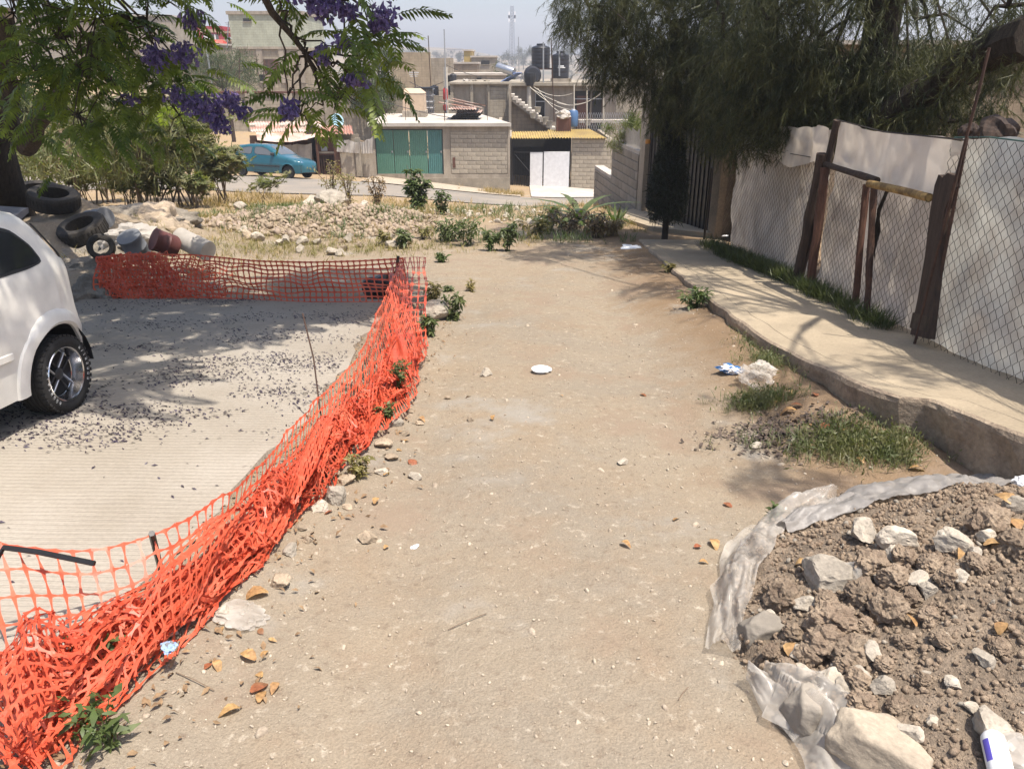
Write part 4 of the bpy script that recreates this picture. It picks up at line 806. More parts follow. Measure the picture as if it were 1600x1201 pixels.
def make_car(paint, label, mat_trim, mag, glass, flare, letters):
    t = empty('parked_car', label, 'car')
    xs = sorted(set([round(_sx(v), 4) for v in list(np.arange(-1.86, 1.87, .045)) + list(np.arange(-1.65, -.85, .02)) + list(np.arange(.80, 1.62, .02)) + [-1.875, -1.868, -1.862, -1.855, -1.848, -1.84, -1.83, -1.82, 1.84, 1.85, 1.86, 1.87]]))
    AR = WR + .060; zc = .275; rows = []
    for x in xs:
        zt = interp(x, TOPZ); zb = .21 + .10 * smooth(-1.45, -1.63, x) + .06 * smooth(1.6, 1.87, x)
        zb = float(zb); 
        for wx in WX:
            d = AR * AR - (x - wx) ** 2
            if d > 0: zb = max(zb, zc + math.sqrt(d) - .02)
        zb = min(zb, zt - .08); r = min(.10 if zt > belt(x) + .1 else .05, (zt - zb) * .3); z1 = zt - r; pts = []
        for k in range(13): z = zb + (z1 - zb) * k / 12; pts.append((side_y(x, z), z))
        y1 = pts[-1][0]; pts += [(y1 - r * .25, zt - r * .45), (y1 - r * .8, zt - r * .12), (y1 * .72, zt + .004), (y1 * .4, zt + .018), (0, zt + .024)]
        full = [(x, y, z) for y, z in pts] + [(x, -y, z) for y, z in pts[-2::-1]]; rows.append(full)
    m = MB(); m.grid(rows); n = len(rows[0]); m.add([], []); m.f.append(list(range(n))); m.m.append(0); b = (len(rows) - 1) * n; m.f.append(list(range(b + n - 1, b - 1, -1))); m.m.append(0)
    m.build('body', paint, t, True)
    # underbody and wheel wells
    m = MB(); m.box((-1.0, -.70, .2), (.95, .70, .34)); m.box((-1.52, -.5, .28), (1.7, .5, .6)); m.build('underbody', BLKTRIM, t)
    for wx in WX:
        for s in (-1, 1):
            m = MB(); pr = []
            for k in range(13): a = PI * k / 12; pr.append((wx + (AR + .0) * math.cos(a), zc - .02 + (AR) * math.sin(a)))
            m.grid([[(px, s * (side_y(wx, .55) - .012), pz) for px, pz in pr], [(px, s * .45, pz) for px, pz in pr]]); m.build('wheel_well', BLKTRIM, t)
            # flare
            m = MB(); R1 = []; 
            for k in range(25):
                a = -.12 + (PI + .24) * k / 24; ww = flare; row = []
                for (dr, dy) in ((.085 * 1.0, .0), (.075, .55), (.045, .95), (.005, 1.0), (-.012, .55), (-.012, 0)):
                    px = wx + (AR + dr * (1 if flare > .02 else .4)) * math.cos(a); pz = zc - .02 + (AR + dr * (1 if flare > .02 else .4)) * math.sin(a); pz = max(pz, .2); row.append((px, s * (side_y(min(max(px, -1.60), 1.8), max(pz, .2)) - .004 + ww * dy), pz))
                R1.append(row)
            m.grid(R1); m.build('wheel_flare', paint, t, True)
    def win(poly, s, lift, mat, name, par, inset=0.0):
        cx = sum(p[0] for p in poly) / len(poly); cz = sum(p[1] for p in poly) / len(poly); P_ = []
        q = []
        for i in range(len(poly)):                    # rounded outline
            a = poly[i]; b_ = poly[(i + 1) % len(poly)]
            for k in range(4): q.append((a[0] + (b_[0] - a[0]) * k / 4, a[1] + (b_[1] - a[1]) * k / 4))
        q = [((q[i - 1][0] + 2 * q[i][0] + q[(i + 1) % len(q)][0]) / 4, (q[i - 1][1] + 2 * q[i][1] + q[(i + 1) % len(q)][1]) / 4) for i in range(len(q))]
        rings = []
        for f in (1.0, .97, .5, .0):
            ring = []
            for x, z in q:
                d = math.hypot(x - cx, z - cz) or 1; k = f * (1 - inset / d); X_ = cx + (x - cx) * k; Z_ = cz + (z - cz) * k; ring.append((X_, s * (side_y(X_, Z_) + (lift if f < 1 else -.01)), Z_))
            rings.append(ring + [ring[0]])
        mm = MB(); mm.grid(rings if s > 0 else [r[::-1] for r in rings]); return mm.build(name, mat, par, True)
    rearw = [(x, _sz(z)) for x, z in [(-.62, .955), (-1.14, .975), (-1.30, 1.00), (-1.26, 1.12), (-1.15, 1.235), (-1.0, 1.28), (-.62, 1.31)]]
    frontw = [(x, _sz(z)) for x, z in [(.60, .925), (-.52, .95), (-.53, 1.315), (-.1, 1.305), (.12, 1.235)]]
    for s in (-1, 1):
        for poly in (rearw, frontw):
            f = win(poly, s, .004, BLKTRIM, 'window_seal', t); win(poly, s, .008, glass, 'window_glass', f, .022)
        # door gap, handle, mirror, rub strip
        m = MB(); m.tube([(-.575, s * (side_y(-.575, z) + .001), z) for z in np.linspace(.28, 1.25, 14)], .005, 4); m.tube([(x, s * (side_y(x, .3) + .001), .30) for x in np.linspace(-.575, .72, 8)], .005, 4); m.tube([(.74, s * (side_y(.74, z) + .001), z) for z in np.linspace(.30, .88, 8)], .005, 4); m.build('door_gap', BLKTRIM, t)
        m = MB(); m.bbox((-.50, s * side_y(-.5, .82) - .012, .80), (-.36, s * side_y(-.5, .82) + .022 * s + .012, .835), .008); m.build('door_handle', mat_trim, t)
        m = MB(); y = s * (side_y(.55, .95) + .09); m.bbox((.42, y - .085, .90), (.56, y + .085, 1.02), .03); m.build('mirror', BLKTRIM, t, True)
        m = MB(); m.grid([[(x, s * (side_y(x, .48) + .0), .455) for x in np.linspace(-.82, .82, 12)], [(x, s * (side_y(x, .48) + .014), .465) for x in np.linspace(-.82, .82, 12)], [(x, s * (side_y(x, .48) + .014), .50) for x in np.linspace(-.82, .82, 12)], [(x, s * (side_y(x, .48)), .51) for x in np.linspace(-.82, .82, 12)]][::int(s)]); m.build('rub_strip', paint if mag else BLKTRIM, t)
        m = MB(); m.grid([[(x, s * (interp(x, WID) * .97 + .004), z) for x in (-1.629, -1.62, -1.60, -1.58)] for z in (.67, .73, .80, .845)][::int(s)]); tl = m.build('tail_light', BLKTRIM if mag else REDP, t, True)
        m = MB(); m.lathe([(.001, 0), (.06, 0), (.09, -.02)], 14, 0, Matrix.Translation((1.775, s * .50, .62)) @ Euler((0, PI / 2 - .25, s * .3)).to_matrix().to_4x4()); m.build('headlight', CHROME, t, True)
    # windscreen and rear glass proud of the shell
    def glassband(x0, x1, ins, name):
        rws = []
        for k in range(9):
            x = x0 + (x1 - x0) * k / 8; zt = interp(x, TOPZ); w_ = side_y(x, zt - .08) - ins; rws.append([(x, w_ * j / 6, zt + .030 - .022 * (abs(j) / 6) ** 2 - (.02 if abs(j) == 6 else 0)) for j in range(-6, 7)])
        m = MB(); m.grid(rws[::-1]); m.build(name, glass, t, True)
    glassband(.16, .76, .13, 'windscreen'); glassband(-1.57, -1.34, .14, 'rear_glass')
    # spoiler, bumpers, exhaust, gap of hatch, fuel flap
    m = MB(); m.grid([[(-1.36, y, 1.222 + .03 * (1 - abs(y) / .55)), ] + [(-1.45, y, 1.252 + .03 * (1 - abs(y) / .55)), (-1.50, y, 1.262 + .03 * (1 - abs(y) / .55)), (-1.495, y, 1.232 + .03 * (1 - abs(y) / .55)), (-1.38, y, 1.18)] for y in np.linspace(-.56, .56, 9)]); m.f.append([0, 1, 2, 3, 4]); m.m.append(0); m.f.append([44, 43, 42, 41, 40]); m.m.append(0); m.build('spoiler', mat_trim if mag else paint, t)
    for x, sg in ((-1.615, -1), (1.80, 1)):
        m = MB(); rws = []
        for z, o in ((.24, .0), (.28, .045), (.50, .05), (.56, .02), (.57, 0)):
            rws.append([(x + sg * (o - .09 * abs(j / 8) ** 3), (.60 if sg > 0 else .70) * j / 8, z) for j in range(-8, 9)])
        m.grid(rws if sg > 0 else rws[::-1]); m.build('bumper', paint if mag else BLKTRIM, t, True)
    m = MB(); m.tube([(-1.45, side_y(-1.45, .80) * -1 - .002, .80), (-1.45, side_y(-1.45, .80) * -1 - .01, .80)], .06, 12); m.build('fuel_cap', BLKTRIM, t)
    m = MB()
    for s in (-1, 1): m.tube([(x, s * (side_y(x, interp(x, TOPZ) - .09) - .03), interp(x, TOPZ) - .012) for x in np.linspace(-1.585, -1.36, 8)], .006, 4)
    m.build('hatch_gap', BLKTRIM, t)
    # wheels
    for wx in WX:
        for s in (-1, 1):
            wd = .205 if mag else .165; yo = s * (side_y(wx, .5) + (.035 if mag else -.03)); Mw = Matrix.Translation((wx, yo - s * wd / 2, WR * .93)) @ Matrix.Rotation(-s * PI / 2, 4, 'X') @ Matrix.Diagonal((.93, .93, .95, 1))
            wh = link('wheel', None, t); hw = wd / 2
            pr = [(.183, -hw * .8), (.211, -hw), (.246, -hw * .97), (.261, -hw * .86), (WR, -hw * .72)]
            for k in range(5):
                z = -hw * .6 + hw * 1.2 * k / 4; pr += [(WR, z - .012), (WR, z + .008), (WR - .008, z + .010), (WR - .008, z + .016)]
            pr += [(WR, hw * .72), (.261, hw * .86), (.246, hw * .97), (.226, hw * 1.02), (.211, hw), (.183, hw * .8)]
            m = MB(); m.lathe(pr, 56, 0, Mw, cap=False)
            for k in range(40):                        # tread blocks on the shoulder
                a = 2 * PI * k / 40
                for zz in ((hw * .62, hw * .93), (-hw * .93, -hw * .62)):
                    R_ = Matrix.Rotation(a, 4, 'Z'); m.box((WR - .012, -.012, zz[0]), (WR + .003, .012, zz[1]), 0, Mw @ R_)
            m.build('tyre', TYRE, wh, True)
            if mag:
                m = MB(); m.lathe([(.186, hw * .80), (.193, hw * .86), (.188, hw * .92), (.179, hw * .88), (.172, hw * .55), (.160, hw * .20), (.156, hw * .18), (.150, -.06), (.190, -hw * .7)], 40, 0, Mw, cap=False); m.build('rim', CHROME, wh, True)
                m = MB(); m.lathe([(.156, hw * .02), (.001, hw * .02)], 30, 0, Mw); m.build('rim_back', BLKTRIM, wh)
                m = MB(); m.lathe([(.045, hw * .1), (.042, hw * .36), (.030, hw * .44), (.001, hw * .46)], 18, 0, Mw); m.build('hub_cap', BLKTRIM, wh, True)
                for k in range(4):
                    for q in (-.22, .22):
                        a = 2 * PI * k / 4 + .72; R_ = Matrix.Rotation(a, 4, 'Z') @ Matrix.Rotation(q * .25, 4, 'Z'); m = MB(); m.bbox((.03, q * .10 - .006, hw * .16), (.158, q * .10 + .006, hw * .36), .004, 0, Mw @ R_); m.build('spoke', DARKM if q < 0 else STEEL, wh)
            else:
                m = MB(); m.lathe([(.186, hw * .7), (.19, hw * .8), (.17, hw * .5), (.13, hw * .3), (.09, hw * .55), (.04, hw * .6), (.001, hw * .6)], 28, 0, Mw); m.build('rim', DARKM, wh, True)
            if letters and s > 0 and wx < 0:
                for text, a0, dirn in (('H/TR2000', math.radians(222), -1), ('MOUNTAINS', math.radians(50), -1)):
                    L = MB()
                    for i, ch in enumerate(text): glyph(L, ch, a0 + dirn * i * math.radians(9.6), .2175, .021, Mw, hw * 1.015)
                    L.build('tyre_lettering', WHITEL, wh)
    return t
SEG = {'A': '0,0,0,6 0,6,2,8 2,8,4,6 4,6,4,0 0,3,4,3', 'D': '0,0,0,8 0,8,3,8 3,8,4,6 4,6,4,2 4,2,3,0 3,0,0,0', 'E': '4,0,0,0 0,0,0,8 0,8,4,8 0,4,3,4', 'H': '0,0,0,8 4,0,4,8 0,4,4,4', 'I': '2,0,2,8', 'M': '0,0,0,8 0,8,2,4 2,4,4,8 4,8,4,0', 'N': '0,0,0,8 0,8,4,0 4,0,4,8', 'O': '0,0,0,8 0,8,4,8 4,8,4,0 4,0,0,0', 'P': '0,0,0,8 0,8,4,8 4,8,4,4 4,4,0,4', 'R': '0,0,0,8 0,8,4,8 4,8,4,4 4,4,0,4 1,4,4,0', 'S': '4,8,0,8 0,8,0,4 0,4,4,4 4,4,4,0 4,0,0,0', 'T': '0,8,4,8 2,8,2,0', 'U': '0,8,0,0 0,0,4,0 4,0,4,8', '0': '0,0,0,8 0,8,4,8 4,8,4,0 4,0,0,0', '2': '0,8,4,8 4,8,4,4 4,4,0,4 0,4,0,0 0,0,4,0', '/': '0,0,4,8', 'k': '0,0,0,8'}
def strokes(ch):
    for s_ in SEG[ch].split(): yield [float(v) for v in s_.split(',')]
def glyph(L, ch, ang, r, h, Mw, z):
    for x0, y0, x1, y1 in strokes(ch):
        k = h / 8; a = Vector(((x0 - 2) * k, (y0 - 4) * k, 0)); b = Vector(((x1 - 2) * k, (y1 - 4) * k, 0)); d = (b - a).normalized(); n_ = Vector((-d.y, d.x, 0)) * .0019; e = d * .0018
        R_ = Mw @ Matrix.Rotation(ang, 4, 'Z') @ Matrix.Translation((r, 0, z)) @ Matrix.Rotation(-PI / 2, 4, 'Z')
        L.add([R_ @ v for v in (a - e - n_, b + e - n_, b + e + n_, a - e + n_)], [(0, 1, 2, 3)])
def place(t, x, y, nose, lift=0.0, wb=1.2):
    nose = Vector((nose[0], nose[1])).normalized(); lf = Vector((-nose.y, nose.x)); T = lambda p: tz(p.x, p.y) + lift; c = Vector((x, y))
    zf, zr_, zl, zrt = T(c + nose * wb), T(c - nose * wb), T(c + lf * .7), T(c - lf * .7)
    X_ = Vector((nose.x * 2 * wb, nose.y * 2 * wb, zf - zr_)).normalized(); Y_ = Vector((lf.x * 1.4, lf.y * 1.4, zl - zrt)); Z_ = X_.cross(Y_).normalized(); Y_ = Z_.cross(X_)
    t.matrix_world = Matrix.Translation((x, y, (zf + zr_) / 2)) @ Matrix((X_, Y_, Z_)).transposed().to_4x4()
wc = make_car(WPAINT, 'white hatchback with wide chromed wheel parked on the concrete slab', GREYP, True, GLASS, .034, True)
nose = Vector((-.07, -1.0)).normalized(); lf = Vector((-nose.y, nose.x)); wheelp = Vector((-2.66, 4.30)); cen = wheelp - nose * (-1.245 * .95) - lf * .83 * .95
place(wc, cen.x, cen.y, nose, .018); wc.scale = (.95, .95, .95)
tc = make_car(TPAINT, 'teal three door hatchback parked on the street in front of the shack', BLKTRIM, False, GLASSF, .012, False)
q = gs(432, 284); place(tc, at(431, 280, 33.2).x, 33.2, (1, -.36), .03); tc.scale = (.94, .94, .97)

# ---------------------------------------------------------------- gate, ramp and stepped wall on the right
GA = Vector((2.90, 17.5)); GB = Vector((3.42, 13.2))
t = empty('driveway_gate', 'tall dark sheet metal gate between cement pillars in the tree shade', 'gate')
def vbox(m, A, B, z0, z1, th, off=0.0, mi=0):
    """box along the ground line A->B, between heights z0,z1 given at each end, th thick"""
    A = Vector(A[:2]); B = Vector(B[:2]); d = (B - A).normalized(); n_ = Vector((-d.y, d.x)); A = A + n_ * off; B = B + n_ * off
    za0, zb0 = z0 if isinstance(z0, tuple) else (z0, z0); za1, zb1 = z1 if isinstance(z1, tuple) else (z1, z1)
    vs = [(A.x, A.y, za0), (B.x, B.y, zb0), (B.x + n_.x * th, B.y + n_.y * th, zb0), (A.x + n_.x * th, A.y + n_.y * th, za0), (A.x, A.y, za1), (B.x, B.y, zb1), (B.x + n_.x * th, B.y + n_.y * th, zb1), (A.x + n_.x * th, A.y + n_.y * th, za1)]
    m.add(vs, [(3, 2, 1, 0), (4, 5, 6, 7), (0, 1, 5, 4), (1, 2, 6, 5), (2, 3, 7, 6), (3, 0, 4, 7)], mi)
zg = -1.35; zt = 1.28
for (s0, s1) in ((.07, .36), (.37, .66), (.67, .95)):
    A = GA.lerp(GB, s0); B = GA.lerp(GB, s1); m = MB(); vbox(m, A, B, zg + .05, zt - .55, .03); lf_ = m.build('gate_leaf', DARKM, t)
    for j in range(6):
        C1 = A.lerp(B, (j + .15) / 6); C2 = A.lerp(B, (j + .3) / 6); m = MB(); vbox(m, C1, C2, zg + .06, zt - .56, .02, -.02); m.build('rib', DARKM, lf_)
for k in range(26): 
    C1 = GA.lerp(GB, .08 + .88 * k / 26); m = MB(); m.tube([(C1.x, C1.y, zt - .55), (C1.x, C1.y, zt - .05)], .012, 4); m.build('bar', DARKM, t)
m = MB(); vbox(m, GA, GB, zt - .06, zt, .08); m.build('top_rail', DARKM, t)
m = MB(); vbox(m, GA, GA.lerp(GB, .085), zg - .7, zt + .06, .42, -.1); p_ = m.build('pillar', RENDER, t); m = MB(); vbox(m, GA.lerp(GB, -.03), GA.lerp(GB, .10), zt + .06, zt + .16, .5, -.14); m.build('pillar_cap', ROOFC, p_)
m = MB(); vbox(m, GB, GB + (GB - GA).normalized() * .34, -1.2, .62, .34, -.06); m.build('pillar', M('tan_render', (.27, .20, .13), .9, .3, 2, 30, .3), t)
m = MB(); m.lathe([(.001, -.05), (.05, -.04), (.06, 0), (.05, .04), (.001, .05)], 12, 0, Matrix.Translation((GA.x - .02, GA.y - .5, .1))); m.build('gate_lamp', M('amber_lens', (.45, .2, .04), .4, .1, 3, 10, 0), t)
# ramp
m = MB(); A = gs(968, 345); rr = [(2.15, 16.4), (2.35, 15.0), (2.55, 13.9), (3.35, 13.0), (3.7, 13.0), (3.4, 17.5), (2.75, 17.7)]
m.slab([(x, y, -.085 * y - .12) for x, y in rr], (0, 0, .20)); rp = m.build('ramp', CONC); tag(rp, 'short concrete ramp in front of the dark gate', kind='structure')
t = empty('stepped_block_wall', 'cement block boundary wall stepping down beside the gate', 'wall')
A = Vector((2.86, 17.6)); B = Vector((2.42, 22.4)); d2 = (B - A).normalized(); dv = Vector((d2.x, d2.y, 0)); L = (B - A).length; rz_ = math.atan2(d2.y, d2.x)
def W3(px, py, s): return None
z0 = -3.4; segs = [(0.0, 2.7, at(985, 232, 19).z), (2.7, 4.9, at(945, 272, 21.3).z)]
for s0, s1, ztop in segs:
    m = MB(); a2 = A + d2 * s0; b2 = A + d2 * s1; vbox(m, a2, b2, z0, ztop, .12, -.15); m.build('core', MORTAR, t)
    block_wall(t, s0, s1, z0 + .0, ztop, 0, BLOCKD, .40, .20, thick=-.07 if 0 else .07, dirv=dv, org=Vector((A.x, A.y, 0)))
    m = MB(); vbox(m, a2 - d2 * .02, b2 + d2 * .05, ztop, ztop + .08, .26, -.2); m.build('coping', ROOFC, t)
m = MB(); a2 = A + d2 * 2.6; vbox(m, a2, a2 + d2 * .16, z0, segs[0][2] + .10, .24, -.19); m.build('wall_column', RENDER, t)
cl = MB(); a_, b_ = A + d2 * .2, A + d2 * 2.3; rows = []
for j in range(6): rows.append([(a_.lerp(b_, i / 12).x + .02 * math.sin(i * 1.7 + j), a_.lerp(b_, i / 12).y, segs[0][2] + .08 + (.42 - .10 * i / 12 + .05 * math.sin(i * 2.1)) * j / 5) for i in range(13)])
cl.grid(rows); tag(cl.build('sheet_screen', FILMG, None, True), 'grey plastic sheet strung above the stepped block wall', 'plastic sheet')

# ---------------------------------------------------------------- wire fence on the right
FO = Vector((fence_x(0), 0, 0)); FD_ = Vector((.045, 1, 0)).normalized(); FN = Vector((-FD_.y, FD_.x, 0))     # FN points to the lane
def onf(px, py, off=0.0):
    a, b = ray(px, py)        # (a t, t, 1.62 + b t) on plane x = 2.75 + .045 y
    tt = (2.75 + off * FN.x) / (a - .045); return Vector((a * tt, tt, 1.62 + b * tt))
def thick(pts, th=.02): return [p for p in pts], FN * -th
def poly_on(m, pix, off, th, mi=0): m.slab([onf(*q, off) for q in pix][::-1], FN * -th, mi)
def post_from(name, b_, t_, r, mat, par, off=0.0, n=8, rough_=0.0):
    A = onf(*b_, off); B = onf(*t_, off); A = A - (B - A).normalized() * .12; pts = [A.lerp(B, k / 7) + Vector((jit(rough_), jit(rough_), 0)) for k in range(8)]; m = MB(); m.tube(pts, [r * (1 + jit(.1)) for _ in pts], n); return m.build(name, mat, par, True)
fence = empty('wire_fence', 'patched chain link fence backed with milky plastic sheet along the pavement', 'fence')
def zline(pix, D):
    """height of a picture polyline where it crosses the fence plane, as function of distance"""
    pts = sorted([(onf(*q).y, onf(*q).z) for q in pix]); return float(np.interp(D, [p[0] for p in pts], [p[1] for p in pts]))
TOPM = [(1135, 232), (1200, 236), (1282, 246)]
def mesh_panel(name, y0, y1, zlo, zhi, pitch, r, mat, par, off=0.0, top=None):
    """diamond wire mesh between y0..y1; zlo(y), zhi(y) give the edges"""
    nw = int((y1 - y0) / pitch); V = []; F_ = []; vh = pitch * .80
    for i in range(nw + 1):
        yc = y0 + i * pitch; zl, zh = zlo(yc), zhi(yc); k = 0; pts = []
        z = math.floor(zl / vh) * vh
        while z < zh:
            kk = int(round(z / vh)); yy = yc + (pitch / 2 if (kk + i) % 2 else -pitch / 2); yy += .006 * math.sin(yc * 3 + z * 2)
            if z >= zl - vh: pts.append((2.75 + .045 * yy + off * FN.x + .012 * math.sin(yc * 1.7) * math.sin(z * 3) + (.003 if (kk + i) % 2 else -.003), yy, z))
            z += vh
        b = len(V)
        for p in pts: V += [(p[0], p[1] - r, p[2]), (p[0] - r * 1.2, p[1], p[2]), (p[0], p[1] + r, p[2])]
        for j in range(len(pts) - 1):
            for e in (0, 1): F_.append((b + j * 3 + e, b + j * 3 + e + 1, b + j * 3 + 3 + e + 1, b + j * 3 + 3 + e))
    return link(name, npmesh(name, V, np.array(F_), mat), par)
base_z = lambda y: -.085 * y + float(pav_h(y)) - .03
def sheet(name, y0, y1, zlo, zhi, mat, par, off, wr=.03, n=60, k=24, rag=0.0, seed=0.):
    rows = []
    for j in range(k + 1):
        row = []
        for i in range(n + 1):
            y = y0 + (y1 - y0) * i / n; zh = zhi(y) + rag * (float(vnoise(np.array(y * 5. + seed), np.array(3.))) - .5); z = zlo(y) + (zh - zlo(y)) * j / k
            wv = wr * (float(vnoise(np.array(y * 3.2 + seed), np.array(z * 2.2))) - .5) * 2 + wr * .35 * abs(math.sin(y * 8 + z * 3.5 + seed + 3 * float(vnoise(np.array(y * 2.), np.array(z * 2. + seed))))) + wr * .30 * abs(math.sin(z * 9 - y * 3 + 4 * float(vnoise(np.array(y * 3. + 5), np.array(z * 3.))))) + wr * .35 * (float(vnoise(np.array(y * 13. + seed), np.array(z * 9.))) - .5)
            row.append((2.75 + .045 * y + off * FN.x + wv, y, z))
        rows.append(row)
    m = MB(); m.grid(rows); return m.build(name, mat, par, True)
ysec = lambda px, py: onf(px, py).y
# near section
yN = ysec(1452, 400); topN = lambda y: zline([(1507, 218), (1560, 213), (1640, 228), (2200, 300)], y)
sheet('plastic_sheet', 1.6, yN, base_z, topN, FENCEG, fence, -.04, .055, seed=1); mesh_panel('chain_link', 1.6, yN - .02, base_z, lambda y: topN(y) + .02, .050, .0022, WIRE, fence, .025)
m = MB(); m.tube([(2.75 + .045 * y, y, topN(y)) for y in np.linspace(1.6, yN, 10)], .005, 5); m.build('top_wire', WIREG, fence)
# gate-like panels 1 and 2
y1a, y1b = ysec(1430, 420), ysec(1352, 420); t1 = lambda y: zline([(1358, 290), (1452, 308)], y)
sheet('plastic_sheet', y1a - .2, y1b + .06, base_z, t1, FENCEF, fence, -.05, .055, seed=4); mesh_panel('chain_link', y1a - .1, y1b, base_z, t1, .050, .0022, WIRE, fence, .02)
y2a, y2b = ysec(1345, 420), ysec(1290, 350); t2 = lambda y: zline([(1295, 262), (1372, 284)], y)
sheet('plastic_sheet', y2a, y2b + .25, base_z, t2, FENCEF, fence, -.05, .055, seed=7); mesh_panel('chain_link', y2a + .02, y2b + .3, base_z, t2, .050, .0022, WIRE, fence, .02)
# far section
y3a, y3b = ysec(1268, 350), 11.9; t3 = lambda y: zline([(1135, 236), (1180, 234), (1230, 240), (1290, 252)], y)
sheet('plastic_sheet', y3a, y3b, base_z, lambda y: zline([(1135, 222), (1165, 216), (1210, 203), (1235, 200), (1296, 200)], y), FENCEF, fence, -.06, .05, n=90, rag=.12, seed=11); mesh_panel('chain_link', y3a, y3b, base_z, t3, .056, .0024, WIRE, fence, .025)
# upper banner sheet
banner = lambda y: zline([(1308, 187), (1380, 206), (1440, 212), (1508, 219)], y); bl = lambda y: zline([(1300, 256), (1370, 283), (1450, 308), (1508, 335)], y)
sheet('plastic_banner', ysec(1508, 250), ysec(1306, 230), bl, banner, BANNERF, fence, .03, .035, rag=.025, seed=21)
sheet('plastic_fold', ysec(1296, 225), ysec(1152, 230), lambda y: zline([(1152, 236), (1200, 240), (1240, 262), (1290, 250)], y), lambda y: zline([(1150, 222), (1210, 203), (1235, 198), (1296, 199)], y), BANNERF, fence, .05, .05, rag=.03, seed=31)
# posts
post_from('leaning_post', (1250, 440), (1308, 188), .036, WOODD, fence, .03, rough_=.006); post_from('brace_post', (1268, 430), (1290, 262), .045, WOODR, fence, .09, rough_=.006); post_from('brace_post', (1244, 438), (1284, 240), .05, WOODD, fence, .10, rough_=.008)
post_from('door_post', (1334, 490), (1354, 288), .030, WOODR, fence, .05, rough_=.005); post_from('door_post', (1354, 494), (1366, 284), .028, RUST, fence, .07, rough_=.004)
post_from('leaning_pole', (1428, 540), (1546, 75), .010, RUST, fence, .12, 6, .003); post_from('angle_iron', (1462, 470), (1511, 215), .013, RUST, fence, .09, 4)
m = MB(); pl = [(1422, 522), (1452, 530), (1459, 470), (1467, 400), (1475, 330), (1490, 292), (1492, 275), (1480, 270), (1472, 278), (1466, 273), (1460, 290), (1453, 330), (1445, 400), (1433, 470)]
poly_on(m, pl, .12, .04); m.build('wide_plank', WOODD, fence)
m = MB(); poly_on(m, [(1421, 512), (1450, 519), (1453, 495), (1426, 488)], .122, .043); m.build('plank_foot', BARK, fence)
m = MB(); m.tube([onf(1358, 287, .12), onf(1405, 297, .12), onf(1452, 309, .12)], .030, 12, cap=False); m.tube([onf(1358, 287, .12), onf(1452, 309, .12)], .024, 12); m.build('yellow_rail', BAMBOO, fence, True)
post_from('top_rail', (1296, 259), (1371, 282), .03, WOODD, fence, .06, rough_=.004)
m = MB(); ed = [onf(q, w_, .055) for q, w_ in ((1308, 187), (1380, 206), (1440, 212), (1508, 219))]; m.tube(ed, .006, 5); m.tube([onf(q, w_, .03) for q, w_ in ((1135, 236), (1200, 234), (1290, 250))], .004, 4); m.build('tie_wire', WIRE, fence)
for i, q in enumerate(((1340, 488), (1328, 480), (1360, 498))):
    pass
# ---------------------------------------------------------------- rocks
def rockmesh(seed, planes=9, sub=3, amp=.06, squash=(1, .8, .6), cut=.62, mat=ROCKP, sm=False):
    r = random.Random(seed); import bmesh; bm = bmesh.new(); bmesh.ops.create_icosphere(bm, subdivisions=sub, radius=1)
    pl = []
    for _ in range(planes):
        n_ = Vector((r.gauss(0, 1), r.gauss(0, 1), r.gauss(0, 1))).normalized(); pl.append((n_, r.uniform(cut, .88)))
    for v in bm.verts:
        c = v.co.copy()
        for n_, d in pl:
            k = c.dot(n_)
            if k > d: c -= n_ * (k - d)
        c *= 1 + amp * noise.noise(v.co * 2.3 + Vector((seed, 0, 0))) + amp * .6 * noise.noise(v.co * 7 + Vector((0, seed, 0))) + amp * .35 * noise.noise(v.co * 15 + Vector((0, 0, seed)))
        v.co = Vector((c.x * squash[0], c.y * squash[1], c.z * squash[2]))
    me = bpy.data.meshes.new('rock'); bm.to_mesh(me); bm.free(); me.materials.append(mat)
    if sm: me.polygons.foreach_set('use_smooth', [True] * len(me.polygons))
    return me
RP = [rockmesh(i, 12, 4, .10, (1, random.uniform(.7, .95), random.uniform(.5, .8)), cut=.5) for i in range(8)]
RB = [rockmesh(i + 40, 12, 4, .12, (1, random.uniform(.7, .95), random.uniform(.5, .75)), mat=ROCKB, cut=.5) for i in range(5)]
CL = [rockmesh(i + 80, 7, 4, .30, (1, .9, .8), .75, CLOD) for i in range(6)]
def rock(me, name, label, cat, p, s, rz=None, group=None, tilt=.3, sink=.25):
    o = link(name, me); o.location = (p[0], p[1], p[2] + s * .55 * (1 - 2 * sink)); o.rotation_euler = (jit(tilt), jit(tilt), jit(3.1) if rz is None else rz); o.scale = (s, s, s); tag(o, label, cat, group); return o
def pz(x, y): return sz(x, y)

# ---------------------------------------------------------------- dug soil pile (bottom right) with clods, rocks, film
xs = np.linspace(.55, 3.5, 170); ys = np.linspace(.7, 3.6, 170); Xp, Yp = np.meshgrid(xs, ys)
def pile_z(x, y): return -.085 * y + np.maximum(pile_h(x, y), -.05)
Zp = pile_z(Xp, Yp); n1 = len(xs); idx = np.arange(n1 * n1).reshape(n1, n1); F = np.stack([idx[:-1, :-1], idx[:-1, 1:], idx[1:, 1:], idx[1:, :-1]], -1).reshape(-1, 4)
fm = np.maximum(pile_h(Xp, Yp), -.05).ravel()[F].max(1) > -.01; kx = Xp.ravel()[F].max(1) < kerb_x(Yp.ravel()[F].max(1)) + .0
o = link('soil_pile', npmesh('soil_pile', np.c_[Xp.ravel(), Yp.ravel(), Zp.ravel()], F[fm], SOIL, True)); tag(o, 'heap of brown dug soil and clods spilling at the bottom right corner', 'soil pile', kind='stuff')
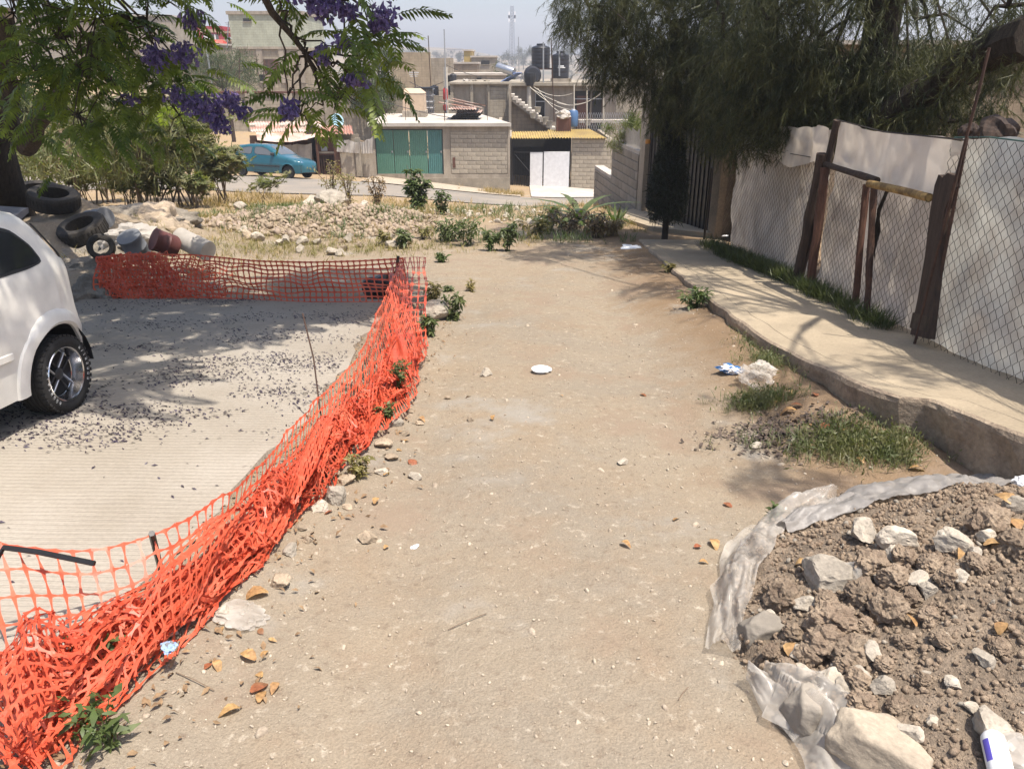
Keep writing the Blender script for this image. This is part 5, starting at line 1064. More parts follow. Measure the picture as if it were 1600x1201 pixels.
def pile_pt(px, py):
    a, b = ray(px, py); D = np.linspace(.8, 4, 1600); x = a * D; z = 1.62 + b * D; h = np.maximum(pile_z(x, D), -.085 * D); k = np.nonzero(z <= h)[0]; i = k[0] if len(k) else -1
    return Vector((x[i], D[i], h[i]))
def small_rock_tpl(seed, sub=1):
    me = rockmesh(seed, 8, sub, .10, (1, .85, .65), cut=.40); V = np.array([v.co[:] for v in me.vertices]); F = np.array([p.vertices[:] for p in me.polygons]); bpy.data.meshes.remove(me); return V, F
TR = [small_rock_tpl(200 + i, 2) for i in range(6)]; TC = [small_rock_tpl(220 + i, 1) for i in range(5)]
def crumbs(name, P_, S_, tpls, mat, label, sink=.2):
    parts = []; n = len(P_); g_ = rng.integers(0, len(tpls), n); R_ = rng.uniform(-3.1, 3.1, (n, 3))
    for k, tp in enumerate(tpls):
        q = g_ == k
        if q.any(): parts.append(stamp(*tp, mats(P_[q], R_[q], S_[q])))
    o = link(name, scatter_mesh(name, parts, mat)); return tag(o, label, name.replace('_', ' '), kind='stuff')
n = 24000; th_ = rng.uniform(0, 2 * PI, n); rr = np.sqrt(rng.uniform(0, 1, n)); x = PC[0] + 1.30 * rr * np.cos(th_); y = PC[1] + 1.20 * rr * np.sin(th_); ok = (x < kerb_x(y) - .02) & (y > .8); x, y = x[ok], y[ok]; S_ = .0035 + .016 * rng.random(len(x)) ** 3.6; z = pile_z(x, y)
crumbs('soil_crumbs', np.c_[x, y, z + S_ * .3], S_, TC, CLOD, 'loose crumbs of dry soil covering the heap')
n = 600; th_ = rng.uniform(0, 2 * PI, n); rr = np.sqrt(rng.uniform(0, 1, n)); x = PC[0] + 1.25 * rr * np.cos(th_); y = PC[1] + 1.15 * rr * np.sin(th_); ok = (x < kerb_x(y) - .02) & (y > .8); x, y = x[ok], y[ok]; S_ = .005 + .012 * rng.random(len(x)) ** 2; z = pile_z(x, y)
crumbs('pale_chips', np.c_[x, y, z + S_ * .4], S_, TR, ROCKP, 'small pale stone chips on the soil heap')
# clods: (px, py, diameter in picture px)
for i, (px, py, d) in enumerate([(1222, 925, 60), (1290, 935, 36), (1300, 965, 60), (1345, 925, 50), (1385, 945, 55), (1290, 1000, 60), (1330, 1010, 55), (1265, 1020, 44), (1360, 880, 50), (1395, 900, 44), (1270, 975, 30), (1240, 985, 30), (1545, 815, 60), (1585, 850, 50), (1410, 870, 40), (1450, 880, 35), (1340, 1060, 40), (1320, 1035, 34), (1420, 930, 34), (1450, 960, 30), (1470, 1000, 30), (1350, 975, 30), (1410, 1000, 26), (1345, 1095, 40), (1400, 1100, 30), (1480, 900, 34), (1525, 880, 30), (1440, 1060, 26), (1560, 1010, 30), (1380, 1035, 28), (1230, 1040, 34), (1205, 1018, 28), (1265, 1085, 30)]):
    p = pile_pt(px, py + d * .25); D = (p - cam.location).length; rock(CL[i % 6], 'soil_clod', 'lumpy brown clod of dried soil on the heap', 'soil clod', (p.x, p.y, p.z), d / 1300 * D * .5 * 1.05, group='soil clods on the heap', sink=.1)
RL = [(1350, 828, 48, 'pale upright rock at the back left rim of the soil heap'), (1402, 840, 52, 'smooth pale rock right of the upright rim rock'), (1485, 845, 50, 'white rounded rock at the back of the soil heap'), (1292, 892, 78, 'largest white craggy rock, half wrapped in clear film'),
      (1405, 868, 38, 'pinkish flat rock below the smooth rim rock'), (1435, 905, 34, 'pale rock chunk near the middle of the heap, upper one'), (1447, 918, 32, 'pale rock chunk touching the upper middle chunk'), (1498, 898, 26, 'small square pale stone right of the middle chunks'), (1542, 838, 28, 'narrow pale stone near the right rim clod'), (1520, 865, 30, 'flat yellowish stone below the white rounded rock'),
      (1378, 905, 26, 'grey square stone between clods'), (1260, 940, 36, 'flat white stone left of the big clods'), (1253, 1045, 32, 'pale rounded stone left of the twin stones'), (1298, 1055, 34, 'pale stone, left of the twin stones at the lower left'), (1315, 1068, 30, 'pale stone, right of the twin stones at the lower left'), (1340, 1052, 36, 'flat pale stone above the pinkish chip'), (1378, 1070, 34, 'pinkish white chip in the lower middle of the heap'),
      (1432, 1055, 16, 'small round white pebble in the middle of the soil'), (1487, 1066, 24, 'yellowish oval stone in the soil'), (1476, 997, 24, 'upright pale chip in the middle right soil'), (1535, 1025, 30, 'pale flat chip at the right of the heap'), (1516, 1104, 20, 'small pale chip above the flat slab stone'), (1545, 1126, 54, 'long flat pale stone above the white bottle'), (1250, 1020, 38, 'pale stone chips beside the wrapped block'),
      (1360, 1015, 34, 'flat grey pale stone below the clods'), (1590, 790, 36, 'pale stone on the film at the right edge'), (1205, 960, 20, 'small rounded stone on the wrapped block'), (1455, 1125, 18, 'little chip near the slab'), (1420, 1140, 34, 'white stone beside the big slab')]
for i, (px, py, d, lab) in enumerate(RL):
    p = pile_pt(px, py + d * .25); D = (p - cam.location).length; rock(RP[i % 8], 'rock', lab, 'rock', (p.x, p.y, p.z), d / 1200 * D * .55, sink=.18)
# cement blocks at the bottom
def chunk(px, py, dims, rz, tilt, label, seed, zoff=0., mat=BLOCKD):
    """broken cement block: subdivided cube worn by cuts and noise"""
    p = pile_pt(px, py); import bmesh; bm = bmesh.new(); bmesh.ops.create_cube(bm, size=2); bmesh.ops.subdivide_edges(bm, edges=bm.edges[:], cuts=15, use_grid_fill=True); r = random.Random(seed)
    cuts_ = [(Vector((r.choice((-1, 1)) * r.uniform(.5, 1), r.choice((-1, 1)) * r.uniform(.5, 1), r.uniform(-.2, 1))).normalized(), r.uniform(1.0, 1.25)) for _ in range(9)]
    for v in bm.verts:
        c = v.co.copy(); l8 = (abs(c.x) ** 9 + abs(c.y) ** 9 + abs(c.z) ** 9) ** (1 / 9.); c = c / l8
        for n_, d in cuts_:
            k = c.dot(n_)
            if k > d: c -= n_ * (k - d)
        c *= 1 + .09 * noise.noise(c * 1.3 + Vector((seed, 0, 0))) + .035 * noise.noise(c * 5 + Vector((seed, 0, 0))) + .018 * noise.noise(c * 14)
        v.co = Vector((c.x * dims[0] * .5, c.y * dims[1] * .5, c.z * dims[2] * .5))
    me = bpy.data.meshes.new('block'); bm.to_mesh(me); bm.free(); me.materials.append(mat); me.polygons.foreach_set('use_smooth', [True] * len(me.polygons))
    o = link('cement_block', me); o.location = (p.x, p.y, p.z + zoff); o.rotation_euler = (tilt[0], tilt[1], rz); tag(o, label, 'cement block'); return o
chunk(1375, 1165, (.24, .17, .11), -.7, (-.2, .1), 'big pale broken cement block at the bottom of the heap', 3, .0, M('pale_cement', (.40, .335, .255), .95, .25, 5, 60, .6, bd=.006)); chunk(1262, 1112, (.10, .11, .12), .3, (0, .1), 'small cement block partly under clear film', 8, .0); chunk(1190, 985, (.13, .10, .09), .1, (0, 0), 'weathered cement block wrapped by film at the left rim', 12, .0)
# bottle
p = pile_pt(1546, 1184); t = empty('white_bottle', 'white plastic bottle with violet label lying at the bottom edge', 'bottle', (p.x + .0, p.y - .02, p.z + .03)); t.rotation_euler = (math.radians(-78), 0, math.radians(-16)); t.scale = (.68, .68, .68)
R_ = .043; m = MB(); m.lathe([(.001, -.14), (R_ * .9, -.14), (R_, -.13), (R_, .055), (R_ * .94, .072), (R_ * .7, .086), (.001, .089)], 28); m.build('bottle_body', WHITES, t, True)
def arcpatch(a0, a1, z0, z1, mat, name, rr=1.012):
    m = MB(); m.grid([[(R_ * rr * math.cos(a), R_ * rr * math.sin(a), z) for a in np.linspace(a0, a1, 8)] for z in (z0, z1)]); m.build(name, mat, t)
arcpatch(math.radians(192), math.radians(228), -.04, .045, PURPLEP, 'violet_label'); 
mm = MB()
for j in range(6):
    a0 = math.radians(240 + j * 8.5); zz = .01
    mm.grid([[(R_ * 1.012 * math.cos(a), R_ * 1.012 * math.sin(a), z) for a in (a0, a0 + .03)] for z in (-.01, .035)])
    mm.grid([[(R_ * 1.012 * math.cos(a), R_ * 1.012 * math.sin(a), z) for a in (a0, a0 + .10)] for z in (.030 - .012 * (j % 3), .033 - .012 * (j % 3))])
for z in (-.022, .046): mm.grid([[(R_ * 1.012 * math.cos(a), R_ * 1.012 * math.sin(a), zz) for a in np.linspace(math.radians(236), math.radians(296), 8)] for zz in (z, z + .0015)])
mm.tube([(R_ * 1.012 * math.cos(a), R_ * 1.012 * math.sin(a), -.05 + .012 * math.sin(k)) for k, a in ((k, math.radians(285 + 9 * math.cos(k))) for k in np.linspace(0, 5.2, 12))], .0012, 4)
mm.build('label_print', GREYPRINT, t)
p = pile_pt(1592, 1180); me = blobby(.07, 9, .7, 3, .6); me.materials.append(FILMC); o = link('plastic_bag', me); o.location = (p.x, p.y, p.z + .02); o.scale = (1, .8, .6); tag(o, 'crumpled clear bag beside the white bottle', 'plastic bag')
me = blobby(.04, 12, .6, 3, .4); me.materials.append(WHITES); p = pile_pt(1596, 762); o = link('white_container', me); o.location = (p.x, p.y, p.z + .03); tag(o, 'white crumpled container at the right edge on the film', 'container')
# film round the heap: ribbons following the rim, folded up
def ribbon(name, path, width, mat, label, up=.06, n=120, k=14, amp=.03, seed=0., cat='plastic film'):
    n *= 2; k *= 2
    """path of world (x,y), width list (left,right), draped on the ground/pile with folds"""
    P_ = np.array(path, float); s = np.r_[0, np.cumsum(np.hypot(*np.diff(P_, axis=0).T))]; ss = np.linspace(0, s[-1], n); px_ = np.interp(ss, s, P_[:, 0]); py_ = np.interp(ss, s, P_[:, 1])
    for _ in range(4): px_[1:-1] = (px_[:-2] + 2 * px_[1:-1] + px_[2:]) / 4; py_[1:-1] = (py_[:-2] + 2 * py_[1:-1] + py_[2:]) / 4
    tx = np.gradient(px_); ty = np.gradient(py_); L_ = np.hypot(tx, ty) + 1e-9; nx_ = -ty / L_; ny_ = tx / L_
    wl = np.interp(ss / s[-1], np.linspace(0, 1, len(width)), [q[0] for q in width]); wr = np.interp(ss / s[-1], np.linspace(0, 1, len(width)), [q[1] for q in width]); V = []
    for j in range(k + 1):
        v = j / k; off = wl + (-wl - wr) * v; off = off + amp * .8 * (vnoise(ss * 9 + seed, np.full(n, v * 2.)) - .5); x = px_ + nx_ * off; y = py_ + ny_ * off
        z0 = np.maximum(-.085 * y + relief(x, y), pile_z(x, y)); fold = up * np.sin(v * PI) * (1 + .5 * np.sin(ss * 7 + seed)) * .6 + amp * np.abs(vnoise(ss * 7 + seed, np.full(n, v * 4.)) - .3) * 1.6 + amp * .45 * np.abs(np.sin(v * 9 + ss * 11 + 3 * vnoise(ss * 4, ss * 0 + seed))) + amp * .25 * np.abs(vnoise(ss * 22 + seed, np.full(n, v * 9.)) - .5) + amp * .12 * np.abs(vnoise(ss * 50 + seed, np.full(n, v * 17. + 5)) - .5)
        V.append(np.c_[x, y, z0 + .006 + fold])
    V = np.concatenate(V); idx = np.arange((k + 1) * n).reshape(k + 1, n); F = np.stack([idx[:-1, :-1], idx[1:, :-1], idx[1:, 1:], idx[:-1, 1:]], -1).reshape(-1, 4)
    return tag(link(name, npmesh(name, V, F, mat, True)), label, cat)
G2 = lambda *a: tuple(gs(*a)[:2])
ribbon('plastic_film', [G2(1300, 832), G2(1240, 845), G2(1195, 885), G2(1165, 930), G2(1150, 985), G2(1150, 1030)], [(.01, .10), (.03, .16), (.03, .17), (.04, .12), (.03, .10), (.0, .10)], FILMC, 'clear plastic film curling round the left rim of the heap', .07, amp=.035, seed=2)
ribbon('plastic_film', [G2(1165, 1072), G2(1215, 1095), G2(1262, 1120), G2(1295, 1160), G2(1310, 1200), G2(1330, 1260)], [(.02, .02), (.05, .12), (.05, .13), (.05, .12), (.05, .10), (.05, .1)], FILMC, 'clear plastic film strip over the lower left blocks', .07, amp=.035, seed=8)
ribbon('plastic_sheet', [G2(1205, 868), G2(1290, 835), G2(1350, 815), G2(1430, 800), G2(1520, 780), G2(1640, 745)], [(.02, .06), (.08, .14), (.12, .16), (.14, .14), (.14, .10), (.14, .1)], FILMG, 'thick grey plastic sheet lying along the back of the heap', .045, amp=.018, seed=14)
p = pile_pt(1338, 905); me = blobby(.045, 21, .8, 3, .5); me.materials.append(FILMC); o = link('film_scrap', me); o.location = p + Vector((0, 0, .02)); tag(o, 'clear film bunched against the largest white rock', 'plastic film')

# ---------------------------------------------------------------- gravel and pebbles on the lane
def lane_pts(n, x0, x1, y0, y1):
    x = rng.uniform(x0, x1, n); y = y0 + (y1 - y0) * rng.random(n) ** 1.6; ok = (x > slab_x(y) + .05) & (x < kerb_x(y) - .03) & (pile_h(x, y) < .01); return x[ok], y[ok]
x, y = lane_pts(34000, -1.5, 2.4, 1.0, 11.5); S_ = .0014 + .0075 * rng.random(len(x)) ** 6; dens = fbm(x * 1.3 + 4, y * 1.3); ok = rng.random(len(x)) < .55 + 1.6 * dens; x, y, S_ = x[ok], y[ok], S_[ok]
crumbs('lane_gravel', np.c_[x, y, surf(x, y) + S_ * .2], S_, TR, GRAVEL, 'fine grey and beige gravel scattered over the dirt lane')
x, y = lane_pts(90, -1.3, 2.1, 1.3, 9); S_ = .014 + .022 * rng.random(len(x)) ** 2; crumbs('half_buried_stones', np.c_[x, y, surf(x, y) - S_ * .38], S_, TR, GRAVEL, 'worn pale stones half buried in the dirt lane')
x, y = lane_pts(1900, -1.5, 2.3, 1.2, 12); S_ = .0035 + .010 * rng.random(len(x)) ** 3.5
crumbs('lane_pebbles', np.c_[x, y, surf(x, y) + S_ * .1], S_, TR, GRAVEL, 'scattered small pebbles on the dirt lane')
# stones beside the net
edge = []; 
for i, (px, py, d) in enumerate([(523, 770, 50), (540, 748, 34), (575, 835, 34), (650, 742, 24), (560, 700, 26), (600, 690, 34), (620, 660, 24), (632, 676, 20), (640, 640, 18), (596, 735, 24), (612, 712, 26), (520, 740, 26), (455, 858, 30), (440, 905, 44), (480, 842, 20), (350, 955, 30), (655, 660, 16), (605, 640, 26), (585, 615, 26), (553, 600, 40), (565, 640, 20), (548, 668, 26), (665, 560, 16), (390, 845, 50), (372, 862, 36), (335, 905, 30), (300, 930, 34), (268, 985, 30), (700, 620, 14), (735, 655, 14), (500, 790, 30), (545, 790, 20), (470, 820, 22)]):
    p = gs(px, py + d * .2); D = (p - cam.location).length; rock((RB if i % 3 else RP)[i % 5], 'stone', 'rough stone lying in the rubble edge beside the orange net', 'stone', p, d / 1200 * D * .5, group='stones along the orange net', sink=.25)
p = gs(684, 497); rock(RP[2], 'boulder', 'white boulder behind the net corner beside green weeds', 'boulder', p, .17, sink=.2)
for px, py, d, lab in ((972, 725, 20, 'flat pale stone set in the middle of the lane'), (760, 586, 22, 'small white stone left of the broken white plate'), (500, 330, 34, 'big pale block on the rubble heap, left one'), (522, 338, 60, 'long brown slab stone on the rubble heap'), (488, 332, 36, 'square pale stone at the left of the long slab'), (378, 338, 22, 'dark square stone at the left end of the rubble'), (1345, 488, 22, 'grey stone at the foot of the fence door post'), (1330, 484, 14, 'smaller grey stone left of the door post stone'), (1180, 700, 20, 'dusty stone near the dead leaves')):
    p = gs(px, py) if px < 1300 else gnd(px, py, float(pav_h(6)) ); D = (p - cam.location).length; rock(RP[px % 8], 'stone', lab, 'stone', p, d / 1200 * D * .5, sink=.2, rz=.2, tilt=.15)
# broken plate
p = gs(846, 582); t = empty('broken_plate', 'broken white foam plate lying on the dirt lane', 'plate', p + Vector((0, 0, .012))); t.rotation_euler = (.12, .05, .3)
m = MB(); pr = [(0, 0), (.05, 0), (.062, .012), (.075, .016), (.076, .018)]
for a0, a1, mn, dx in ((-.6, 3.6, 'plate_piece', 0), (3.75, 5.5, 'plate_piece', -.012)):
    m = MB(); m.grid([[(r_ * math.cos(a) + dx, r_ * math.sin(a) * .8, z + (.004 if dx else 0)) for a in np.linspace(a0, a1, 18)] for r_, z in pr][::-1]); m.grid([[(r_ * math.cos(a) + dx, r_ * math.sin(a) * .8, z - .004) for a in np.linspace(a0, a1, 18)] for r_, z in pr]); m.build(mn, WHITES, t, True)
# rubble heap
def heap_pts(n, cx, cy, rx, ry): 
    a = rng.uniform(0, 2 * PI, n); r_ = np.sqrt(rng.random(n)); return cx + rx * r_ * np.cos(a), cy + ry * r_ * np.sin(a)
x, y = heap_pts(2600, -3.5, 13.8, 2.25, 1.25); ok = rng.random(len(x)) < .35 + 1.8 * fbm(x * 1.2, y * 1.2); x, y = x[ok], y[ok]; S_ = .018 + .07 * rng.random(len(x)) ** 3.5; crumbs('rubble', np.c_[x, y, surf(x, y) + S_ * .35], S_, TR, M('pinkish_rubble', (0.42, 0.335, 0.265), .95, .4, 9, 60, .7, mode='world', col2=(.27, .20, .15), bd=.006), 'pale broken stones heaped across the far edge of the lot')
x, y = heap_pts(2200, -3.4, 13.8, 2.35, 1.35); S_ = .018 + .06 * rng.random(len(x)) ** 2; crumbs('brown_rubble', np.c_[x, y, surf(x, y) + S_ * .35], S_, TR, ROCKB, 'brown broken stones mixed in the rubble heap')
x, y = heap_pts(260, 0.2, 15.6, 2.5, 1.2); S_ = .02 + .06 * rng.random(len(x)) ** 3; crumbs('lip_stones', np.c_[x, y, surf(x, y) + S_ * .3], S_, TR, ROCKP, 'loose stones among the weeds at the lip of the lot')
k = 0
for i in range(46):
    px = random.uniform(350, 640); py = random.uniform(338, 382) - (px < 420) * 8; p = gs(px, py); rock((RP + RB)[i % 13], 'rubble_stone', 'larger broken stone in the pale rubble heap', 'stone', p, random.uniform(.07, .14), group='larger stones of the rubble heap', sink=.15, tilt=.8)

# ---------------------------------------------------------------- orange net
def net_geo(P_, w, mid=.30):
    """P_ (nu,nv,3) node grid -> star nodes and tapering strands"""
    nu, nv, _ = P_.shape; du = np.gradient(P_, axis=0); dv = np.gradient(P_, axis=1); N = np.cross(du, dv); N /= np.linalg.norm(N, axis=2, keepdims=True) + 1e-9
    V = []; F_ = []; base_ = 0
    def strand(A, B, Nn, wa):
        nonlocal base_
        d = B - A; L_ = np.linalg.norm(d, axis=1, keepdims=True) + 1e-9; s_ = np.cross(d / L_, Nn); s_ /= np.linalg.norm(s_, axis=1, keepdims=True) + 1e-9
        q = []; 
        for f, ww in ((0, 1.0), (.2, .55 + .3 * mid), (.5, mid), (.8, .55 + .3 * mid), (1, 1.0)):
            c = A + d * f; q += [c - s_ * wa * ww, c + s_ * wa * ww]
        q = np.stack(q, 1); n_ = len(q); V.append(q.reshape(-1, 3)); b = base_ + np.arange(n_)[:, None] * 10
        for k in range(4): F_.append(np.concatenate([b + 2 * k, b + 2 * k + 1, b + 2 * k + 3, b + 2 * k + 2], 1))
        base_ += n_ * 10
    strand(P_[:-1].reshape(-1, 3), P_[1:].reshape(-1, 3), N[:-1].reshape(-1, 3), w); strand(P_[:, :-1].reshape(-1, 3), P_[:, 1:].reshape(-1, 3), N[:, :-1].reshape(-1, 3), w * .9)
    return np.concatenate(V), np.concatenate(F_)
def smooth_path(pts, n):
    pts = np.array(pts, float); s = np.r_[0, np.cumsum(np.linalg.norm(np.diff(pts, axis=0), axis=1))]; ss = np.linspace(0, s[-1], n); out = np.stack([np.interp(ss, s, pts[:, k]) for k in range(3)], 1)
    for _ in range(max(2, n // 40)): out[1:-1] = (out[:-2] + 2 * out[1:-1] + out[2:]) / 4
    return out
def gh(px, py, h): g_ = gnd(px, py, h); return np.array([g_.x, g_.y, -.085 * g_.y + h])
Ltop = [gh(628, 406, .42), gh(606, 450, .36), gh(583, 505, .30), gh(560, 560, .26), gh(505, 612, .24), gh(468, 660, .22), gh(420, 712, .22), gh(372, 765, .24), gh(300, 808, .27), gh(238, 836, .31), (gh(150, 868, .26)), gh(90, 862, .30), gh(0, 858, .38), gh(-140, 840, .46)]
Rbot = [gh(662, 540, .02), gh(660, 570, .02), gh(650, 600, .02), gh(636, 640, .02), gh(600, 668, .02), gh(560, 718, .02), gh(515, 770, .02), gh(482, 812, .02), gh(420, 880, .02), gh(350, 950, .02), gh(285, 1020, .02), gh(215, 1090, .02), gh(130, 1180, .02), gh(40, 1290, .02)]
def side_net(nu, nv, v0, v1, cr, seed, lift=0., bulge=.06, wob=1.):  # v0..v1 across, cr crumple
    A = smooth_path(Ltop, nu); B = smooth_path(Rbot, nu); v = np.linspace(v0, v1, nv)[None, :, None]; P_ = A[:, None] * (1 - v) + B[:, None] * v
    u = np.linspace(0, 1, nu)[:, None] * nu / 14. + seed * 3.1; vv = np.linspace(v0, v1, nv)[None, :] * nv / 6. + u * 0
    P_[:, :, 2] += -bulge * np.sin(np.clip(np.linspace(v0, v1, nv), 0, 1) * PI)[None, :] + lift * (np.linspace(v0, v1, nv) ** 1)[None, :]
    k = cr * np.linspace(.35 if v0 == 0 else 1, 1, nv)[None, :]
    for c in range(3):
        o = rng.random() * 50; n1_ = vnoise(u * 2.2 + o, vv * 2 + o * 2) - .5; n2_ = vnoise(u * 4.2 + o, vv * 3.0 + o) - .5; P_[:, :, c] += k * (n1_ * 1.0 + n2_ * .9 * wob) * (1 if c < 2 else .9)
    P_ += rng.normal(0, .003 * wob, P_.shape) * (cr > .02)
    gz = -.085 * P_[:, :, 1] + .012; P_[:, :, 2] = np.maximum(P_[:, :, 2], gz + .02 * rng.random(gz.shape)); return P_
net = empty('safety_net', 'crumpled orange plastic safety net running along the slab edge', 'safety net', (-1.2, 5, -.42)); net.location = (0, 0, 0)
parts = [net_geo(side_net(112, 10, 0, 1, .055, 1, .03), .0085, .30)]
link('upright_net', scatter_mesh('upright_net', parts, NET), net)
def relax(P_, cell, it=60, hold=.015):
    """pull the node grid back to its knitted cell size, so crumpled netting keeps whole cells"""
    P0 = P_.copy(); lim = np.array(cell)
    for _ in range(it):
        for ax in (0, 1):
            for st in (0, 1):
                if ax == 0: a = P_[st:-1:2]; b = P_[st + 1::2][:len(a)]
                else: a = P_[:, st:-1:2]; b = P_[:, st + 1::2][:, :a.shape[1]]
                d = b - a; L_ = np.linalg.norm(d, axis=2, keepdims=True) + 1e-9; k = np.where(L_ > lim, (L_ - lim) / L_ * .5, np.where(L_ < lim * .7, (L_ - lim * .7) / L_ * .35, 0)); a += d * k; b -= d * k
        P_ += (P0 - P_) * hold; P_[..., 2] = np.maximum(P_[..., 2], -.085 * P_[..., 1] + .018)
    return P_
def tri(t): return 2 * np.abs(t - np.floor(t + .5))
def pleat_net(u0, u1, cell, nv, c0, amp, hgt, seed, folds=2.2, rough=.035):
    """netting gathered into lengthwise pleats: keeps its cells whole, lies in folds between the upright net and the ground edge"""
    A = smooth_path(Ltop, 400); B = smooth_path(Rbot, 400); L_ = np.linalg.norm(np.diff((A + B) / 2, axis=0), axis=1).sum(); nu = int(L_ * (u1 - u0) / cell)
    k = np.linspace(u0, u1, nu) * 399; A = np.stack([np.interp(k, np.arange(400), A[:, c]) for c in range(3)], 1); B = np.stack([np.interp(k, np.arange(400), B[:, c]) for c in range(3)], 1)
    A[:, 2] = -.085 * A[:, 1]; B[:, 2] = -.085 * B[:, 1]; D_ = B - A; wd = np.linalg.norm(D_, axis=1, keepdims=True); D_ = D_ / wd
    v = np.linspace(0, 1, nv)[None, :] + np.zeros((nu, 1)); uu = np.arange(nu)[:, None] * cell + v * 0; ph = 2.5 * vnoise(uu * 1.1 + seed * 7, v * 0 + seed) + seed * .37
    lat = c0 + amp * (tri(folds * v * .5 + ph) - .5) * 2 + .20 * (vnoise(uu * 3 + seed, v * 3) - .5)
    z = .02 + hgt * (.05 + 1.4 * vnoise(uu * 3.1 + seed * 3, v * 3.4 + seed)) * np.sin(np.clip(lat, .05, .95) * PI) ** .35 + .02 * tri(folds * v + ph)
    P_ = A[:, None] + D_[:, None] * (lat * wd)[..., None]; P_[..., 2] += z
    T_ = np.gradient(A + B, axis=0); T_ /= np.linalg.norm(T_, axis=1, keepdims=True) + 1e-9
    P_ += T_[:, None] * (.20 * (vnoise(uu * 2.2 + seed * 2, v * 2.6 + seed) - .5) + .12 * (vnoise(uu * 5 + seed, v * 5 + seed) - .5))[..., None]
    for c in range(3): P_[..., c] += rough * (vnoise(uu * 9 + seed * 5 + c * 11, v * nv * .45 + c) - .5) * 2 + rng.normal(0, .006, z.shape)
    P_[..., 2] = np.maximum(P_[..., 2], -.085 * P_[..., 1] + .018 + .012 * rng.random(z.shape)); return relax(P_, cell)
parts = []
for k, (u0, u1, cell, nv_, c0, amp, hg, sd, fo) in enumerate([(.20, 1, .044, 20, .62, .40, .16, 1, 1.6), (.30, 1, .044, 20, .66, .38, .22, 2, 2.0), (.42, 1, .042, 18, .74, .30, .14, 3, 1.8), (.50, 1, .044, 20, .58, .42, .20, 4, 1.6), (.12, .50, .044, 10, .84, .22, .10, 5, 1.2)]):
    parts.append(net_geo(pleat_net(u0, u1, cell, nv_, c0, amp, hg, sd, fo, .05), .0078, .36))
link('crumpled_net', scatter_mesh('crumpled_net', parts, NET), net)
# far net between the tyre pile and the corner post
net2 = empty('safety_net', 'orange plastic safety net stretched across the far end of the slab', 'safety net')
nu, nv = 54, 10; tpts = [gh(150, 402, .42), gh(200, 398, .44), gh(300, 398, .42), gh(400, 408, .40), gh(480, 410, .40), (gh(560, 408, .42)), gh(630, 404, .44)]; bpts = [gh(150, 462, .03), gh(280, 463, .03), gh(380, 467, .02), gh(480, 472, .02), gh(600, 472, .02), gh(625, 470, .02), gh(640, 470, .02)]
A = smooth_path(tpts, nu); B = smooth_path(bpts, nu); v = np.linspace(0, 1, nv)[None, :, None]; P_ = A[:, None] * (1 - v) + B[:, None] * v; u = np.arange(nu)[:, None] * .3; vv = np.arange(nv)[None, :] * .3 + u * 0
for c, k_ in ((1, .16), (2, .08), (0, .07)): P_[:, :, c] += k_ * (vnoise(u + c * 9, vv * 1.4) - .5) * np.sin(np.linspace(0, PI, nv))[None, :]
pp = [net_geo(P_, .0125, .55)]
for k_ in range(3):
    n3 = 34; A = smooth_path([gh(152, 404, .41), gh(190, 398, .44), gh(250, 396, .44), gh(330, 410, .40)][: 3 + (k_ == 0)], n3); B = smooth_path([gh(160, 462, .03), gh(230, 464, .03), gh(300, 464, .03), gh(360, 464, .03)][: 3 + (k_ == 0)], n3)
    v = np.linspace(0, 1, 11)[None, :, None]; Q = A[:, None] * (1 - v) + B[:, None] * v; Q += rng.normal(0, .012, Q.shape); Q[:, :, 1] += .10 * (vnoise(np.arange(n3)[:, None] * .5 + k_ * 9, np.arange(11)[None] * .6 + np.zeros((n3, 1))) - .5); pp.append(net_geo(Q, .0085, .5))
link('net_panel', scatter_mesh('net_panel', pp, NET), net2)
# dense bunch at the corner post
pp = []
for k_ in range(2):
    n3 = 7; A = smooth_path([gh(612, 404, .42), gh(640, 402, .44), gh(661, 402, .44)], n3); B = smooth_path([gh(600, 560, .10), gh(640, 545, .04), gh(664, 540, .02)], n3); v = np.linspace(0, 1, 15)[None, :, None]; Q = A[:, None] * (1 - v) + B[:, None] * v
    Q += rng.normal(0, .002, Q.shape); Q[:, :, 0] += .05 * (vnoise(np.arange(n3)[:, None] * .5 + k_ * 7, np.arange(15)[None] * .4 + np.zeros((n3, 1))) - .5) + .02 * k_; Q[:, :, 2] = np.maximum(Q[:, :, 2], -.085 * Q[:, :, 1] + .02); pp.append(net_geo(Q, .0085, .5))
link('corner_fold', scatter_mesh('corner_fold', pp, NET), net)
def rod(name, pts, r, mat, label, cat='rod', n=6): m = MB(); m.tube(pts, r, n); return tag(m.build(name, mat, None, True), label, cat)
a = gs(612, 470); rod('corner_stake', [(a.x, a.y, a.z - .05), Vector(gh(622, 404, .45)) + Vector((0, .02, .02))], .016, WOODD, 'dark stake holding the net at its far corner', 'stake')
rod('wire_stake', [Vector(gh(514, 735, .0)), Vector(gh(500, 640, .18)), Vector(gh(490, 560, .42)), Vector(gh(473, 490, .64))], .0045, RUST, 'thin leaning wire rod standing in the net', 'wire rod')
rod('iron_stake', [Vector(gh(252, 892, .02)), Vector(gh(246, 868, .14)), Vector(gh(237, 833, .33))], .011, DARKM, 'short dark iron stake poking out of the net near the bottom left', 'stake')
rod('bent_bar', [Vector(gh(-60, 905, .30)), Vector(gh(-4, 872, .36)), Vector(gh(6, 855, .39)), Vector(gh(60, 862, .38)), Vector(gh(148, 880, .34))], .009, DARKM, 'black bent iron bar lying on the net at the left edge', 'iron bar')
me = blobby(.16, 33, .9, 3, .4); me.materials.append(BLACKP); p = gs(592, 466); o = link('dark_sack', me); o.location = p + Vector((0.02, .05, .10)); tag(o, 'dark bundle behind the net at the corner', 'sack')
